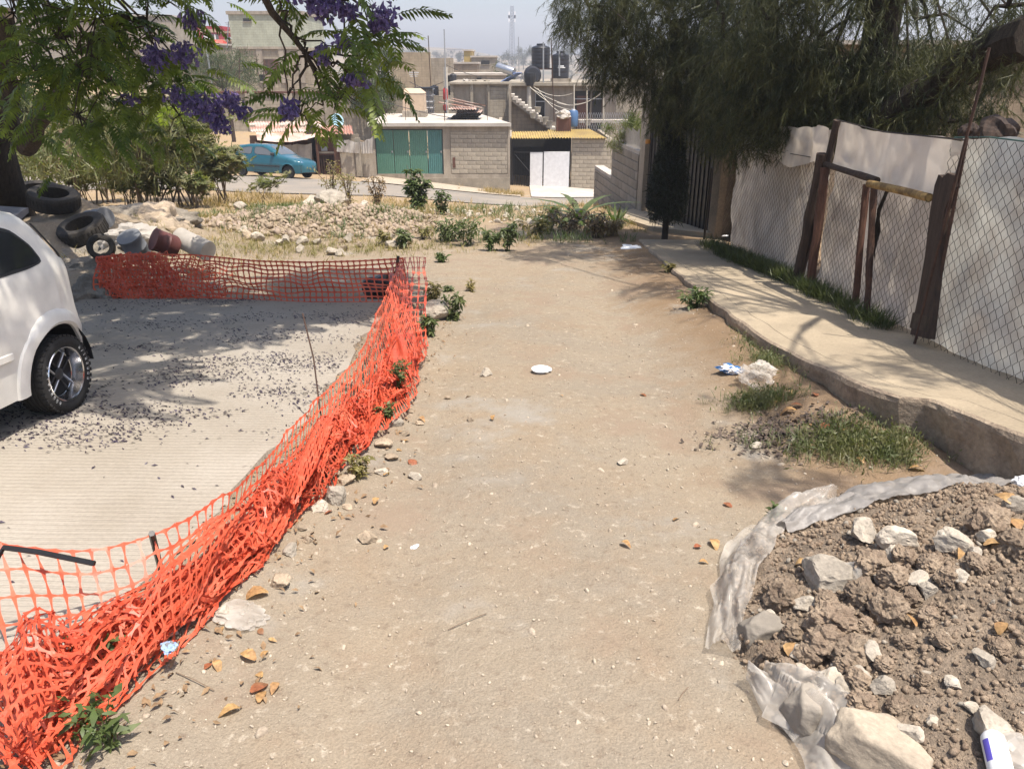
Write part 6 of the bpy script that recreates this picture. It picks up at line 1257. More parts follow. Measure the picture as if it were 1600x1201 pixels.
# ---------------------------------------------------------------- tyres, buckets and boulders under the big tree
def tyre(p, R_, w_, rot, label):
    R_ *= .9
    t = empty('old_tyre', label, 'tyre', p, 0, 'old tyres heaped under the big tree'); t.rotation_euler = rot; pr = [(R_ * .60, -w_ * .42), (R_ * .78, -w_ * .5), (R_ * .94, -w_ * .46), (R_, -w_ * .34), (R_, w_ * .34), (R_ * .94, w_ * .46), (R_ * .78, w_ * .5), (R_ * .60, w_ * .42), (R_ * .63, 0)]
    m = MB(); m.lathe(pr, 36, closed=True)
    m.build('carcass', OLDTYRE, t, True); m = MB()
    for k in range(36): m.box((R_ - .004, -.012, -w_ * .32), (R_ + .006, .012, w_ * .32), 0, Matrix.Rotation(2 * PI * k / 36, 4, 'Z'))
    tag(m.build('tread_blocks', OLDTYRE, t), kind='stuff')
def atg(px, py, D, lift):
    p = at(px, py, D); p.z = max(p.z, sz(p.x, p.y) + lift); return p
tyre(atg(130, 362, 10.2, .14), .34, .22, (.35, -.15, 0), 'nearest old tyre lying flat on the bank'); tyre(atg(88, 328, 10.8, .14), .36, .22, (.25, .1, .5), 'middle old tyre above the nearest one'); tyre(atg(60, 302, 11.5, .14), .34, .22, (.2, 0, .9), 'farthest old tyre touching the tree trunk')
tyre(atg(158, 386, 9.3, .16), .17, .12, (1.2, .3, .3), 'small dark tyre leaning beside the barrier net')
def drum(name, p, r, L_, rot, mat, label, cat, matb=None):
    r *= .88; L_ *= .88; matb = matb or SOIL
    t = empty(name, label, cat, p); t.rotation_euler = rot; m = MB(); m.lathe([(r * .96, -L_ / 2), (r, -L_ / 2 + .02), (r, -L_ * .1), (r * 1.03, -L_ * .08), (r * 1.03, -L_ * .05), (r, -L_ * .03), (r, L_ / 2 - .05), (r * 1.05, L_ / 2 - .04), (r * 1.05, L_ / 2), (r * .97, L_ / 2)], 26); m.build('drum', mat, t, True)
    m = MB(); m.lathe([(.001, L_ / 2 - .01), (r * .96, L_ / 2 - .01)], 20); m.build('filling', matb or MORTAR, t); return t
drum('paint_bucket', at(152, 342, 10.6), .15, .42, (math.radians(80), 0, math.radians(62)), BUCKET, 'pale cement filled bucket lying between tyres', 'bucket'); drum('paint_bucket', at(210, 384, 9.3), .155, .34, (math.radians(28), math.radians(-8), 0), BUCKET, 'grey ribbed bucket standing behind the orange net', 'bucket')
drum('paint_bucket', at(258, 380, 9.2), .15, .32, (math.radians(62), 0, math.radians(-50)), MAROON, 'maroon bucket lying behind the orange net', 'bucket', MAROON); drum('paint_bucket', at(303, 382, 9.3), .14, .55, (math.radians(76), 0, math.radians(-118)), CLOTHW, 'whitish long drum lying right of the maroon bucket', 'drum')
m_ = blobby(.40, 50, .45, 4, .5); m_.materials.append(CLOTHW); o = link('cement_bag', m_); o.location = at(205, 372, 9.9); o.scale = (.9, .6, 1); tag(o, 'pale split cement bag among the buckets', 'bag')
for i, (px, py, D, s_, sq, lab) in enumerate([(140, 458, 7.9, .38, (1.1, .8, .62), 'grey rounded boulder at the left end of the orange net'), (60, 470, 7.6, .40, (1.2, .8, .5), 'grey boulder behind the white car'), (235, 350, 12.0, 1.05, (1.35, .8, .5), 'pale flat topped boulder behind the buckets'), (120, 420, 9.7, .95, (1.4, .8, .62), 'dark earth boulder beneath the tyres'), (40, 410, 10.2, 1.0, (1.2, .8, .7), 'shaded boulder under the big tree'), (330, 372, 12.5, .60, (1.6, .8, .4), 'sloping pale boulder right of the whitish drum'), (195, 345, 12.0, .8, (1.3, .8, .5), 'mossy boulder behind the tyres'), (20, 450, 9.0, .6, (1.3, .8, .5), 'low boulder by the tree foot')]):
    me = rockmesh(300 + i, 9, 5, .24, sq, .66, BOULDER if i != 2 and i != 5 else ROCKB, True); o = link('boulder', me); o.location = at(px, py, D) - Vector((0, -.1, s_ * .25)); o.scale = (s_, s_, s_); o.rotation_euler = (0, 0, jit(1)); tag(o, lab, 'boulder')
# ---------------------------------------------------------------- litter
def crumple(name, p, s_, mat, label, cat, seed, flat_=.4, mat2=None):
    me = blobby(1, seed, 1, 4, .6); me.materials.append(mat)
    if mat2:
        me.materials.append(mat2)
        for pl_ in me.polygons:
            if noise.noise(pl_.center * 1.4 + Vector((seed, 0, 0))) > .02: pl_.material_index = 1
    for v in me.vertices: v.co += Vector((0, 0, .28 * noise.noise(v.co * 3)))
    o = link(name, me); o.location = p; o.scale = (s_ * 1.2, s_, s_ * flat_); o.rotation_euler = (jit(.2), jit(.2), jit(3)); return tag(o, label, cat)
crumple('snack_wrapper', gs(1142, 580, .02), .066, WHITES, 'crushed white and blue wrapper on the grass edge', 'wrapper', 61, .45, flat('deep_blue_print', (.03, .12, .30), .35)); crumple('plastic_bag', gs(1178, 600, .04), .10, FILMC, 'thin clear plastic bag on the grass by the kerb', 'plastic bag', 67, .5); crumple('plastic_bag', gs(1190, 585, .05), .07, FILMC, 'small transparent bag behind the clear bag', 'plastic bag', 68, .6)
crumple('plastic_bag', gs(378, 962, .006), .075, FILMC, 'flat clear plastic scrap beside the net bottom', 'plastic bag', 70, .18); crumple('paper_scrap', gs(1240, 686, .004), .026, PVC, 'white paper scrap on the burnt ground', 'paper', 71, .15); crumple('paper_scrap', gs(648, 855, .004), .014, WHITES, 'tiny white paper scrap right of the stones', 'paper', 72, .2); crumple('foil_scrap', gs(1256, 640 - 60, .2), .05, BLKTRIM, 'small dark scrap lying on the kerb top', 'scrap', 73, .3)
crumple('blue_wrapper', Vector(gh(262, 1010, .13)), .020, BUCKET, 'pale blue foil wrapper caught in the net', 'wrapper', 75, .4, flat('pale_blue_foil', (.25, .35, .55), .4)); crumple('paper_scrap', gs(986, 388, .01), .12, WHITES, 'flattened white rubbish near the far kerb end', 'paper', 77, .1)
crumple('white_bag', gs(1132 + 0, 378, .1), .04, WHITES, 'small white wrapper at the foot of the far fence', 'wrapper', 79, .3)
# burnt and damp soil patches
def patch(name, cx, cy, rx, ry, mat, label, seed):
    rows = []
    for j in range(14):
        f = j / 13; rows.append([(cx + rx * f * math.cos(a) * (1 + .35 * noise.noise(Vector((math.cos(a) * 1.5 + seed, math.sin(a) * 1.5, 0)))), cy + ry * f * math.sin(a) * (1 + .35 * noise.noise(Vector((math.cos(a) * 1.5, math.sin(a) * 1.5 + seed, 0))))) for a in np.linspace(0, 2 * PI, 40)])
    Pq = np.array([p for r in rows for p in r]); z = surf(Pq[:, 0], Pq[:, 1]) + .010 - .016 * np.repeat(np.arange(14) / 13., 40) ** 4; idx = np.arange(14 * 40).reshape(14, 40); F = np.stack([idx[:-1, :-1], idx[1:, :-1], idx[1:, 1:], idx[:-1, 1:]], -1).reshape(-1, 4)
    return tag(link(name, npmesh(name, np.c_[Pq, z], F, mat, True)), label, name.replace('_', ' '), kind='stuff')
c = gs(1240, 678); n = 1500; x = c.x + rng.normal(0, .20, n); y = c.y + rng.normal(0, .12, n); ok = x < kerb_x(y) - .03; x, y = x[ok], y[ok]
BITV = np.array([(-.5, -.3, 0), (.5, -.2, .05), (.45, .3, 0), (-.4, .35, .08)]); BITF = np.array([(0, 1, 2, 3)])
V, F_ = stamp(BITV, BITF, mats(np.c_[x, y, surf(x, y) + .008 + .01 * rng.random(len(x))], np.c_[rng.normal(0, .4, len(x)), rng.normal(0, .4, len(x)), rng.uniform(0, 6, len(x))], .008 + .028 * rng.random(len(x)) ** 2))
tag(link('burnt_litter', npmesh('burnt_litter', V, F_, M('charred_litter', (.075, .060, .052), .95, .5, 30, 90, .4, mode='world', col2=(.15, .11, .085)))), 'dark burnt litter and ash near the kerb', 'burnt litter', kind='stuff')
# ---------------------------------------------------------------- plants
def quad_leaf(L_, w_, n=3, droop=.3, fold=.15):
    """leaf blade along +x: V,F (quads)"""
    V = []; F_ = []
    for i in range(n + 1):
        s = i / n; ww = w_ * math.sin(PI * min(.97, .08 + .9 * s)) ; z = -droop * L_ * s * s; V += [(L_ * s, -ww / 2, z + fold * ww), (L_ * s, ww / 2, z + fold * ww)]
    for i in range(n): F_.append((2 * i, 2 * i + 1, 2 * i + 3, 2 * i + 2))
    return np.array(V), np.array(F_)
def join_tpl(lst):
    V = []; F_ = []; b = 0
    for v, f in lst: V.append(v); F_.append(f + b); b += len(v)
    return np.concatenate(V), np.concatenate(F_)
def xf(vf, loc=(0, 0, 0), rot=(0, 0, 0), s=1.0):
    return stamp(vf[0], vf[1], mats(np.array([loc], float), np.array([rot], float), np.array([s], float)))
def frond(L_=.34, pairs=13, seed=0):
    r = random.Random(seed); parts = []; pts = []
    for i in range(8): s = i / 7; pts.append((L_ * s, 0, .10 * L_ * math.sin(s * 2.2) - .30 * L_ * s * s))
    mb = MB(); mb.tube(pts, [.0032 * (1 - .6 * i / 7) for i in range(8)], 3, cap=False); parts.append((np.array([tuple(v) for v in mb.v]), np.array(mb.f)))
    for k in range(pairs):
        s = .14 + .84 * k / (pairs - 1); x = L_ * s; z = .10 * L_ * math.sin(s * 2.2) - .30 * L_ * s * s; ln = .105 * (math.sin(PI * (.18 + .72 * s)) ** .8) * (1 + r.uniform(-.1, .1))
        for sd in (-1, 1):
            lf_ = quad_leaf(ln, .029, 2, .35 + r.uniform(-.1, .2), .1); parts.append(xf(lf_, (x, 0, z), (r.uniform(-.2, .2), r.uniform(-.1, .25), sd * (1.15 - .45 * s))))
    return join_tpl(parts)
FR = [frond(.32 + .04 * i, 10 + i, i) for i in range(4)]
FRM = []
for i, f_ in enumerate(FR): FRM.append(npmesh('frond', f_[0], f_[1], JLEAF))
def flower_cluster(p, R_, h_, n):
    base_ = [];
    for k in range(5):
        a0 = 2 * PI * k / 5; a1 = 2 * PI * (k + 1) / 5; base_ += [(0.002 * math.cos(a0), .002 * math.sin(a0), 0), (.002 * math.cos(a1), .002 * math.sin(a1), 0), (.016 * math.cos(a1), .016 * math.sin(a1), -.045), (.016 * math.cos(a0), .016 * math.sin(a0), -.045)]
    V = np.array(base_); F_ = np.arange(20).reshape(5, 4)
    q = rng.normal(0, .45, (n, 3)); q /= np.maximum(1, np.linalg.norm(q, axis=1, keepdims=True)); pos = np.array(p)[None] + q * np.array([[R_, R_, h_]]); rot = np.c_[rng.normal(0, .6, n), rng.normal(0, .6, n), rng.uniform(0, 6, n)]
    return stamp(V, F_, mats(pos, rot, rng.uniform(.7, 1.3, n)))
def limb(m, a, b, r0, r1, n=6, wob=.06, k=8, sag=0.0):
    a = Vector(a); b = Vector(b); pts = []
    for i in range(n + 1):
        s = i / n; p = a.lerp(b, s) + Vector((jit(wob), jit(wob), jit(wob) - sag * math.sin(s * PI))) * (0 if i in (0, n) else 1); pts.append(p)
    m.tube(pts, [r0 + (r1 - r0) * i / n for i in range(n + 1)], k); return pts
# --- jacaranda
JT = empty('jacaranda_tree', 'big jacaranda with feathery leaves and purple blossom hanging over the slab', 'tree')
base_p = Vector((-7.25, 11.0, sz(-7.25, 11.0) - .3)); fork = Vector((-6.9, 10.4, 1.05)); m = MB()
m.tube([base_p, base_p + Vector((.02, -.05, .5)), base_p.lerp(fork, .5) + Vector((.02, 0, 0)), fork + Vector((0, 0, -.2)), fork], [.48, .40, .36, .37, .30], 16)
m.build('trunk', BARKD, JT, True)
m = MB(); hub = Vector((-5.2, 8.6, 3.6)); hub2 = Vector((-7.6, 9.6, 4.4)); hub3 = Vector((-2.6, 7.0, 4.3))
limb(m, fork, hub2, .22, .12, 7, .10, 10); limb(m, fork, hub, .22, .13, 8, .08, 10); limb(m, hub, hub3, .12, .07, 6, .1, 8)
# clumps: picture place, distance, radius, fronds
CLm = [(20, 20, 8.0, .75, 24), (90, 60, 7.6, .7, 26), (150, 30, 7.4, .65, 24), (60, 120, 7.8, .65, 24), (130, 110, 7.4, .6, 24), (200, 90, 7.8, .6, 22), (230, 40, 7.6, .55, 18), (190, 150, 8.0, .6, 22), (120, 180, 8.4, .55, 18), (250, 130, 8.2, .5, 16), (280, 180, 8.4, .35, 8), (225, 190, 8.6, .4, 10), (160, 195, 8.8, .3, 7), (290, 110, 8.0, .3, 6), (310, 150, 8.2, .25, 5), (255, 10, 7.6, .25, 6), (10, 180, 8.6, .5, 12), (60, -60, 7.2, .8, 24), (170, -60, 7.0, .75, 24), (240, -110, 6.6, .6, 16),
       (440, 10, 6.6, .14, 3), (475, 70, 6.6, .14, 3), (540, 65, 6.6, .26, 7), (575, 75, 6.6, .20, 5), (590, 30, 6.7, .2, 4), (520, 105, 6.6, .24, 7), (550, 120, 6.7, .24, 6), (530, 155, 6.6, .16, 4), (505, 165, 6.6, .14, 4), (450, 150, 6.5, .14, 3), (470, 180, 6.5, .14, 4), (500, -50, 6.4, .5, 10), (380, -40, 6.6, .3, 5), (590, 100, 6.9, .12, 2), (480, 105, 6.6, .12, 3)]
for _ in range(6):
    CLm.append((random.uniform(-7.5, -4.6), random.uniform(9.6, 11.4), random.uniform(3.9, 4.6), .6, 40, 'w'))
for _ in range(40):       # roof of the crown above the frame, shading the slab
    x = random.uniform(-5.2, -.5); y = random.uniform(3.7, 7.9); z = random.uniform(2.9, 4.6)
    if y < 5.3 and x > -1.4: continue
    pyv = z - 1.62
    if y < 4.6: z += .8
    CLm.append((x, y, z, .62, random.choice((80, 100, 120)), 'w'))
allf = []; tw = MB(); nfr = 0
for c in CLm:
    if len(c) == 6: ctr = Vector(c[:3]); R_, n_ = c[3], c[4]
    else: ctr = at(c[0], c[1], c[2]); R_, n_ = c[3], c[4]
    vis = len(c) == 5
    mid_ = vis and c[0] > 400; src = min([at(455, 55, 6.5), at(478, 85, 6.6), at(530, 0, 6.5)] if mid_ else [hub, hub2, hub3], key=lambda h_: (h_ - ctr).length); pts = limb(tw, src.lerp(ctr, .05), ctr, .012 if mid_ else .030, .006, 6, .03, 5, -.05)
    for k in range(n_):
        o_ = Vector((random.gauss(0, .45), random.gauss(0, .45), random.gauss(0, .35))); o_ = o_ * R_; p = ctr + o_; yaw = math.atan2(o_.y, o_.x) + jit(.8); allf.append((p, (jit(.5), random.uniform(-.25, .75), yaw), random.uniform(.8, 1.15), vis))
        if random.random() < .5: tw.tube([ctr, ctr.lerp(p, .5) + Vector((0, 0, .04)), p], [.008, .006, .004], 3, cap=False)
m.build('main_limbs', BARKD, JT, True); tw.build('twigs', BARK, JT)
vis_f = [f_ for f_ in allf if f_[3]]; random.shuffle(vis_f); vis_f.sort(key=lambda f_: (f_[0] - cam.location).length); own = vis_f[:290]; rest = vis_f[290:] + [f_ for f_ in allf if not f_[3]]
for i, f_ in enumerate(own): o = link('frond', FRM[i % 4], JT); o.location = f_[0]; o.rotation_euler = f_[1]; o.scale = (f_[2],) * 3
parts = []
for k in range(4):
    q = rest[k::4]; parts.append(stamp(*FR[k], mats(np.array([f_[0][:] for f_ in q]), np.array([f_[1] for f_ in q]), np.array([f_[2] for f_ in q]))))
tag(link('crown', scatter_mesh('crown', parts, JLEAF), JT), kind='stuff')
for (px, py, D, R_, h_, n_) in [(242, 84, 7.2, .11, .13, 90), (288, 80, 7.2, .12, .12, 100), (300, 28, 7.4, .10, .09, 50), (270, 142, 7.4, .10, .08, 50), (300, 160, 7.4, .13, .10, 80), (330, 170, 7.4, .14, .16, 140), (360, 155, 7.4, .12, .10, 90), (378, 172, 7.4, .09, .06, 40), (345, 190, 7.4, .08, .10, 60), (508, 8, 6.4, .14, .10, 110), (540, 12, 6.4, .10, .08, 60), (600, 22, 6.5, .12, .09, 90), (585, 35, 6.5, .08, .08, 50), (535, 62, 6.4, .07, .06, 45), (560, 118, 6.4, .08, .06, 50), (450, 168, 6.4, .07, .09, 70), (207, 150, 7.6, .07, .06, 30), (503, 80, 6.5, .06, .08, 30), (545, 120, 6.5, .05, .05, 20), (480, -8, 6.4, .12, .08, 60)]:
    V, F_ = flower_cluster(at(px, py, D), R_, h_, n_); link('flower_cluster', npmesh('flower_cluster', V, F_, FLOWER), JT)
# visible hanging branch in the middle
m = MB(); q = [(400, -30, 6.3), (425, 20, 6.4), (455, 55, 6.5), (478, 85, 6.6), (490, 110, 6.6), (498, 135, 6.6)]; m.tube([at(*p) for p in q], [.034, .029, .024, .018, .014, .008], 7); m.build('hanging_branch', BARK, JT, True)
for a_, b_ in (((455, 55, 6.5), (540, 70, 6.6)), ((478, 85, 6.6), (575, 115, 6.7)), ((440, 35, 6.4), (450, 170, 6.5)), ((530, -40, 6.4), (600, 70, 6.6)), ((478, 85, 6.6), (450, 185, 6.5)), ((490, 110, 6.6), (560, 160, 6.6))): m = MB(); limb(m, at(*a_), at(*b_), .009, .004, 6, .03, 5); m.build('hanging_branch', BARK, JT, True)
for a_, b_, r_ in (((40, 230, 10.2), (100, 130, 9.0), .13), ((100, 130, 9), (180, 60, 8), .07), ((60, 160, 9.5), (150, 190, 9), .03), ((225, 30, 7.6), (170, 35, 7.6), .03), ((150, 100, 8.2), (230, 165, 8.2), .03), ((10, 200, 10), (5, 20, 9), .16)): m = MB(); limb(m, at(*a_), at(*b_), r_, r_ * .6, 6, .05, 8); m.build('branch', BARK, JT, True)
# --- pepper trees (drooping strands)
def strand_tpl(L_, n, seed):
    r = random.Random(seed); parts = []; 
    for i in range(n):
        s = (i + .5) / n; z = -L_ * s; x = .45 * L_ * math.sin(s * 1.5)
        for sd in (-1, 1):
            lf_ = quad_leaf(.085 * r.uniform(.5, 1.2), .019, 1, .5, 0); parts.append(xf(lf_, (x, 0, z), (r.uniform(-.6, .6), r.uniform(-.2, 1.1), sd * r.uniform(.2, 2.9))))
    mb = MB(); mb.tube([(0, 0, 0), (.31 * L_, 0, -.5 * L_), (.45 * L_, 0, -L_)], .0022, 3, cap=False); parts.append((np.array([tuple(v) for v in mb.v]), np.array(mb.f))); return join_tpl(parts)
ST_ = [strand_tpl(.24, 15, 1), strand_tpl(.34, 20, 2), strand_tpl(.18, 12, 3)]
def pepper(name, label, trunk_pts, radii, blobs, bark=BARKD, extra=()):
    t = empty(name, label, 'tree'); m = MB(); m.tube(trunk_pts, radii, 14); m.build('trunk', bark, t, True); br = MB(); tp = Vector(trunk_pts[-1]); Pm = [[], [], []]; Rm = [[], [], []]; Sm = [[], [], []]
    for (c, rx, ry, rz_, n_) in blobs:
        c = Vector(c); mid = tp.lerp(c, .5) + Vector((0, 0, .3)); br.tube([tp - Vector((0, 0, .4)), tp.lerp(mid, .6), mid, c], [.03, .020, .014, .008], 6)
        for k in range(int(n_ * 2.2)):
            o_ = Vector((random.uniform(-1, 1), random.uniform(-1, 1), random.uniform(-1, 1)))
            if o_.length > 1: o_ = o_.normalized() * random.uniform(.7, 1)
            p = c + Vector((o_.x * rx, o_.y * ry, o_.z * rz_)); g_ = random.choice((0, 0, 1, 2)); Pm[g_].append(p[:]); Rm[g_].append((jit(.75), jit(.75), jit(3.1))); Sm[g_].append(random.uniform(.7, 1.25))
        for k in range(3): e = c + Vector((jit(rx), jit(ry), jit(rz_) * .5)); br.tube([c, c.lerp(e, .5) + Vector((0, 0, .1)), e], [.02, .014, .006], 4, cap=False)
    for a_, b_, r0, r1 in extra: limb(br, a_, b_, r0, r1, 7, .04, 9)
    br.build('limbs', bark, t, True)
    parts = [stamp(*ST_[k], mats(np.array(Pm[k]), np.array(Rm[k]), np.array(Sm[k]))) for k in range(3) if Pm[k]]
    tag(link('crown', scatter_mesh('crown', parts, PLEAF), t), kind='stuff'); return t
def B(px, py, D, rx, ry, rz_, n_): return (at(px, py, D), rx, ry, rz_, n_)
tb = Vector((3.95, 12.6, sz(3.95, 12.6) - .3))
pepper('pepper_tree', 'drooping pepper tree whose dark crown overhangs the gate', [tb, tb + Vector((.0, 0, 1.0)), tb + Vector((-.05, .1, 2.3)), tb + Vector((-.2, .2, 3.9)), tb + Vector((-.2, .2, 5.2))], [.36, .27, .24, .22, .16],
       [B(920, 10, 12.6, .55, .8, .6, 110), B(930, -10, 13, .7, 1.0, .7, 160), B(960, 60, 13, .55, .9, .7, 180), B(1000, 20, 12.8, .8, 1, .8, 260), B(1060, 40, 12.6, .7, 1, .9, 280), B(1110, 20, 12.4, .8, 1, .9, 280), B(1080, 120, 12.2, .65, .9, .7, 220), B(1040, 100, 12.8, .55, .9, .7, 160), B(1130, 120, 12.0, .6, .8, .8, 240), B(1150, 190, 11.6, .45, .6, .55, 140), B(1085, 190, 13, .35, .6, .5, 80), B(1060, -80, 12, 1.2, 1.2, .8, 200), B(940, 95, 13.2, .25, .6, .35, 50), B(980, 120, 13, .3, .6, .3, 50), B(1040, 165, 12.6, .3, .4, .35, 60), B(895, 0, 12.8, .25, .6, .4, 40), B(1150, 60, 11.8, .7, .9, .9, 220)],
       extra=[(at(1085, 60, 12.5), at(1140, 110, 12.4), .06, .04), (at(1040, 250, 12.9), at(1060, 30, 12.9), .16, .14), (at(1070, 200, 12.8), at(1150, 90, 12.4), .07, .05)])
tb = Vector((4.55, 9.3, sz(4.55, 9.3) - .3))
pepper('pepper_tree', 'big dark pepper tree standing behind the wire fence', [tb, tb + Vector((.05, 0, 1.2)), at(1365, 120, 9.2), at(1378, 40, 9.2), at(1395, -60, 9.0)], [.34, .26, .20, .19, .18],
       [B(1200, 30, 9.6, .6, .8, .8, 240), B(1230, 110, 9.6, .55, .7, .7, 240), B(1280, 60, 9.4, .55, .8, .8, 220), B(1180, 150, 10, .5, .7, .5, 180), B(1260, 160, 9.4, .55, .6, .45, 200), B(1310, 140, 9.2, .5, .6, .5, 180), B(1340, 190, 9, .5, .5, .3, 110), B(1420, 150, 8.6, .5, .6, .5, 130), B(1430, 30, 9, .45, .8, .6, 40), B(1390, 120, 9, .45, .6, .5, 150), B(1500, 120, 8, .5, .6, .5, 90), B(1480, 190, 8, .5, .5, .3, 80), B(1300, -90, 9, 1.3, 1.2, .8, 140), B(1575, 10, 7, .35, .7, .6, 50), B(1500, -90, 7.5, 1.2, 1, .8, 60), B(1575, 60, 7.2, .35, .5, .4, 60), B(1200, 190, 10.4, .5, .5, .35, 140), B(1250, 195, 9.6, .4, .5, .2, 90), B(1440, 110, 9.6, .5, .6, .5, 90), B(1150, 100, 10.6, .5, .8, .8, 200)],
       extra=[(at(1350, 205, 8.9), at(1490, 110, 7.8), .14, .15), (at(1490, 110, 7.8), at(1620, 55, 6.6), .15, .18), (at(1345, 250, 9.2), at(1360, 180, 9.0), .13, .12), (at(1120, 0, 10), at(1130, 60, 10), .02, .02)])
# overhead crowns outside the frame that dapple the lane and the pavement
pepper('pepper_tree', 'pepper tree crown arching above the pavement', [Vector((4.3, 5.0, -.6)), Vector((4.25, 5.0, 1.5)), Vector((4.1, 5.0, 3.2)), Vector((3.7, 5.2, 4.2))], [.16, .14, .12, .08],
       [((3.6, 5.4, 5.2), .55, .5, .25, 60), ((3.2, 3.2, 4.8), .65, .35, .25, 60), ((4.2, 3.2, 5.0), .7, .5, .3, 70), ((3.3, 6.7, 5.2), .6, .55, .3, 110), ((3.6, 8.4, 5.2), .8, .7, .3, 240), ((2.9, 10.0, 5.4), 1.0, 1.0, .3, 420), ((2.0, 9.4, 5.4), .5, .6, .3, 120), ((2.6, 2.2, 4.6), .3, .2, .15, 22), ((4.8, 5.5, 5), .8, .8, .3, 80), ((3.8, 11.5, 5.4), 1, 1, .4, 150)])
# dark building and hedge behind the trees
t = empty('shaded_house', 'dark brown house in the shade behind the pepper trees', 'house'); m = MB(); a = at(1330, 200, 15.0); m.box((5.2, 14.0, -2.0), (12.5, 20, at(0, 72, 15).z)); m.build('wall', WALLB, t)
m = MB(); m.box((4.9, 13.8, at(0, 72, 15).z), (12.8, 20.2, at(0, 66, 15).z)); m.build('roof_slab', ROOFC, t)
m = MB(); m.box((6.0, 13.96, -.6), (7.0, 13.99, .9)); w_ = m.build('window', BLACKI, t)
for k in range(5): m = MB(); m.box((6.1 + k * .2, 13.93, -.6), (6.13 + k * .2, 13.955, .9)); m.build('bar', RUST, w_)
def gen_tree(name, label, base_, h_, r_, n_, mat, leafs=.16, bark=BARK, sq=.8, group=None, low=.35, seed=0, clumps=14):
    rr_ = random.Random(seed); t = empty(name, label, 'tree', base_, 0, group); m = MB(); m.tube([(0, 0, -.3), (0, 0, h_ * .4), (jit(.1) * h_, 0, h_ * .7)], [h_ * .020, h_ * .016, h_ * .008], 8); cc = []
    for k in range(clumps):
        a = rr_.uniform(0, 6.28); q = rr_.uniform(.2, 1) ** .6; z = rr_.uniform(low, .95); c = Vector((math.cos(a) * r_ * q * (1 - .5 * max(0, z - .7)), math.sin(a) * r_ * q, z * h_)); cc.append(c); m.tube([(0, 0, h_ * max(.2, low - .15)), Vector((0, 0, h_ * .45)).lerp(c, .6), c], [h_ * .016, h_ * .009, h_ * .003], 5)
    m.build('trunk', bark, t, True); lf_ = quad_leaf(leafs, leafs * .5, 1, .3, .1); per = n_ // clumps; P_ = []
    for c in cc:
        q = rng.normal(0, .42, (per, 3)) * np.array([[r_ * .42, r_ * .42, r_ * .42 * sq]]); P_.append(q + np.array(c))
    P_ = np.concatenate(P_); V, F_ = stamp(*lf_, mats(P_, rng.uniform(-3, 3, (len(P_), 3)), rng.uniform(.6, 1.4, len(P_)))); tag(link('crown', npmesh('crown', V, F_, mat), t), kind='stuff'); return t
def tree_px(name, label, px, py_base, py_top, D, wpx, n_, mat, **k):
    b = at(px, py_base, D); h_ = at(px, py_top, D).z - b.z; return gen_tree(name, label, b, h_, wpx / 1240 * D / 2, n_, mat, **k)
tree_px('round_tree', 'round green tree left of the tall block house', 350, 152, 84, 60, 100, 5200, FARLEAF, leafs=.28, seed=3, low=.3, clumps=26); tree_px('dark_tree', 'dense dark tree behind the beige water tank', 592, 196, 62, 47, 72, 6000, FARLEAF, leafs=.26, seed=4, low=.2, clumps=30); tree_px('dark_tree', 'dark bushy tree touching the garage roof', 600, 200, 130, 45.5, 70, 3600, FARLEAF, leafs=.2, seed=6, low=.2, clumps=22)
tree_px('small_tree', 'small round tree on the flat roof line by the solar heater', 786, 136, 103, 80, 34, 1500, FARLEAF, leafs=.3, seed=7, low=.3); tree_px('flowering_tree', 'pale flowering bush beside the dark gate pillar', 978, 262, 172, 19.5, 66, 2200, leafmat('yellow_green_leaf', (.10, .13, .035), (.17, .17, .07), .35), leafs=.10, seed=9, low=.3, clumps=12, bark=TWIG)
for i, (px, pb, pt, D, w_) in enumerate([(938, 112, 62, 330, 40), (818, 108, 72, 420, 18), (905, 112, 68, 360, 26), (722, 100, 82, 430, 12), (880, 110, 76, 340, 22), (800, 106, 84, 400, 22), (690, 100, 84, 500, 18), (1000, 112, 60, 300, 46), (960, 110, 72, 380, 30), (772, 110, 96, 260, 12), (838, 112, 80, 300, 16), (750, 100, 88, 460, 14), (640, 96, 78, 500, 20)]):
    tree_px('far_tree', 'hazy grey green tree on the distant skyline', px, pb, pt, D, w_ * 1.4, 700, BLUELEAF, leafs=1.3, seed=20 + i, low=.25, clumps=8, group='hazy trees on the skyline')
for k in range(40):
    D = hr.uniform(120, 600); px = hr.uniform(500, 1100); a_, _ = ray(px, 95); x = a_ * D; gen_tree('far_tree', 'small tree between the hillside houses', (x, D, tz(x, D)), hr.uniform(3, 5.5), hr.uniform(1.5, 2.6), 260, BLUELEAF, leafs=.8, seed=60 + k, low=.2, clumps=5, group='trees between the hillside houses')
# left background greens
tree_px('leafy_tree', 'pale leafy tree behind the jacaranda trunk', 120, 300, 150, 16, 210, 3600, CLEAF, leafs=.20, seed=31, low=.25, clumps=22, bark=TWIG); tree_px('leafy_tree', 'tangled pale tree in the middle of the left thicket', 215, 300, 165, 17, 190, 3600, CLEAF, leafs=.19, seed=32, low=.25, clumps=22, bark=TWIG); tree_px('leafy_tree', 'twiggy tree left of the teal car', 300, 300, 150, 22, 130, 3200, FARLEAF, leafs=.20, seed=33, low=.3, clumps=20, bark=BARK); tree_px('leafy_tree', 'tree at the left edge behind the tyres', 10, 300, 120, 18, 200, 5600, FARLEAF, leafs=.2, seed=34, low=.2, clumps=20, bark=BARK)
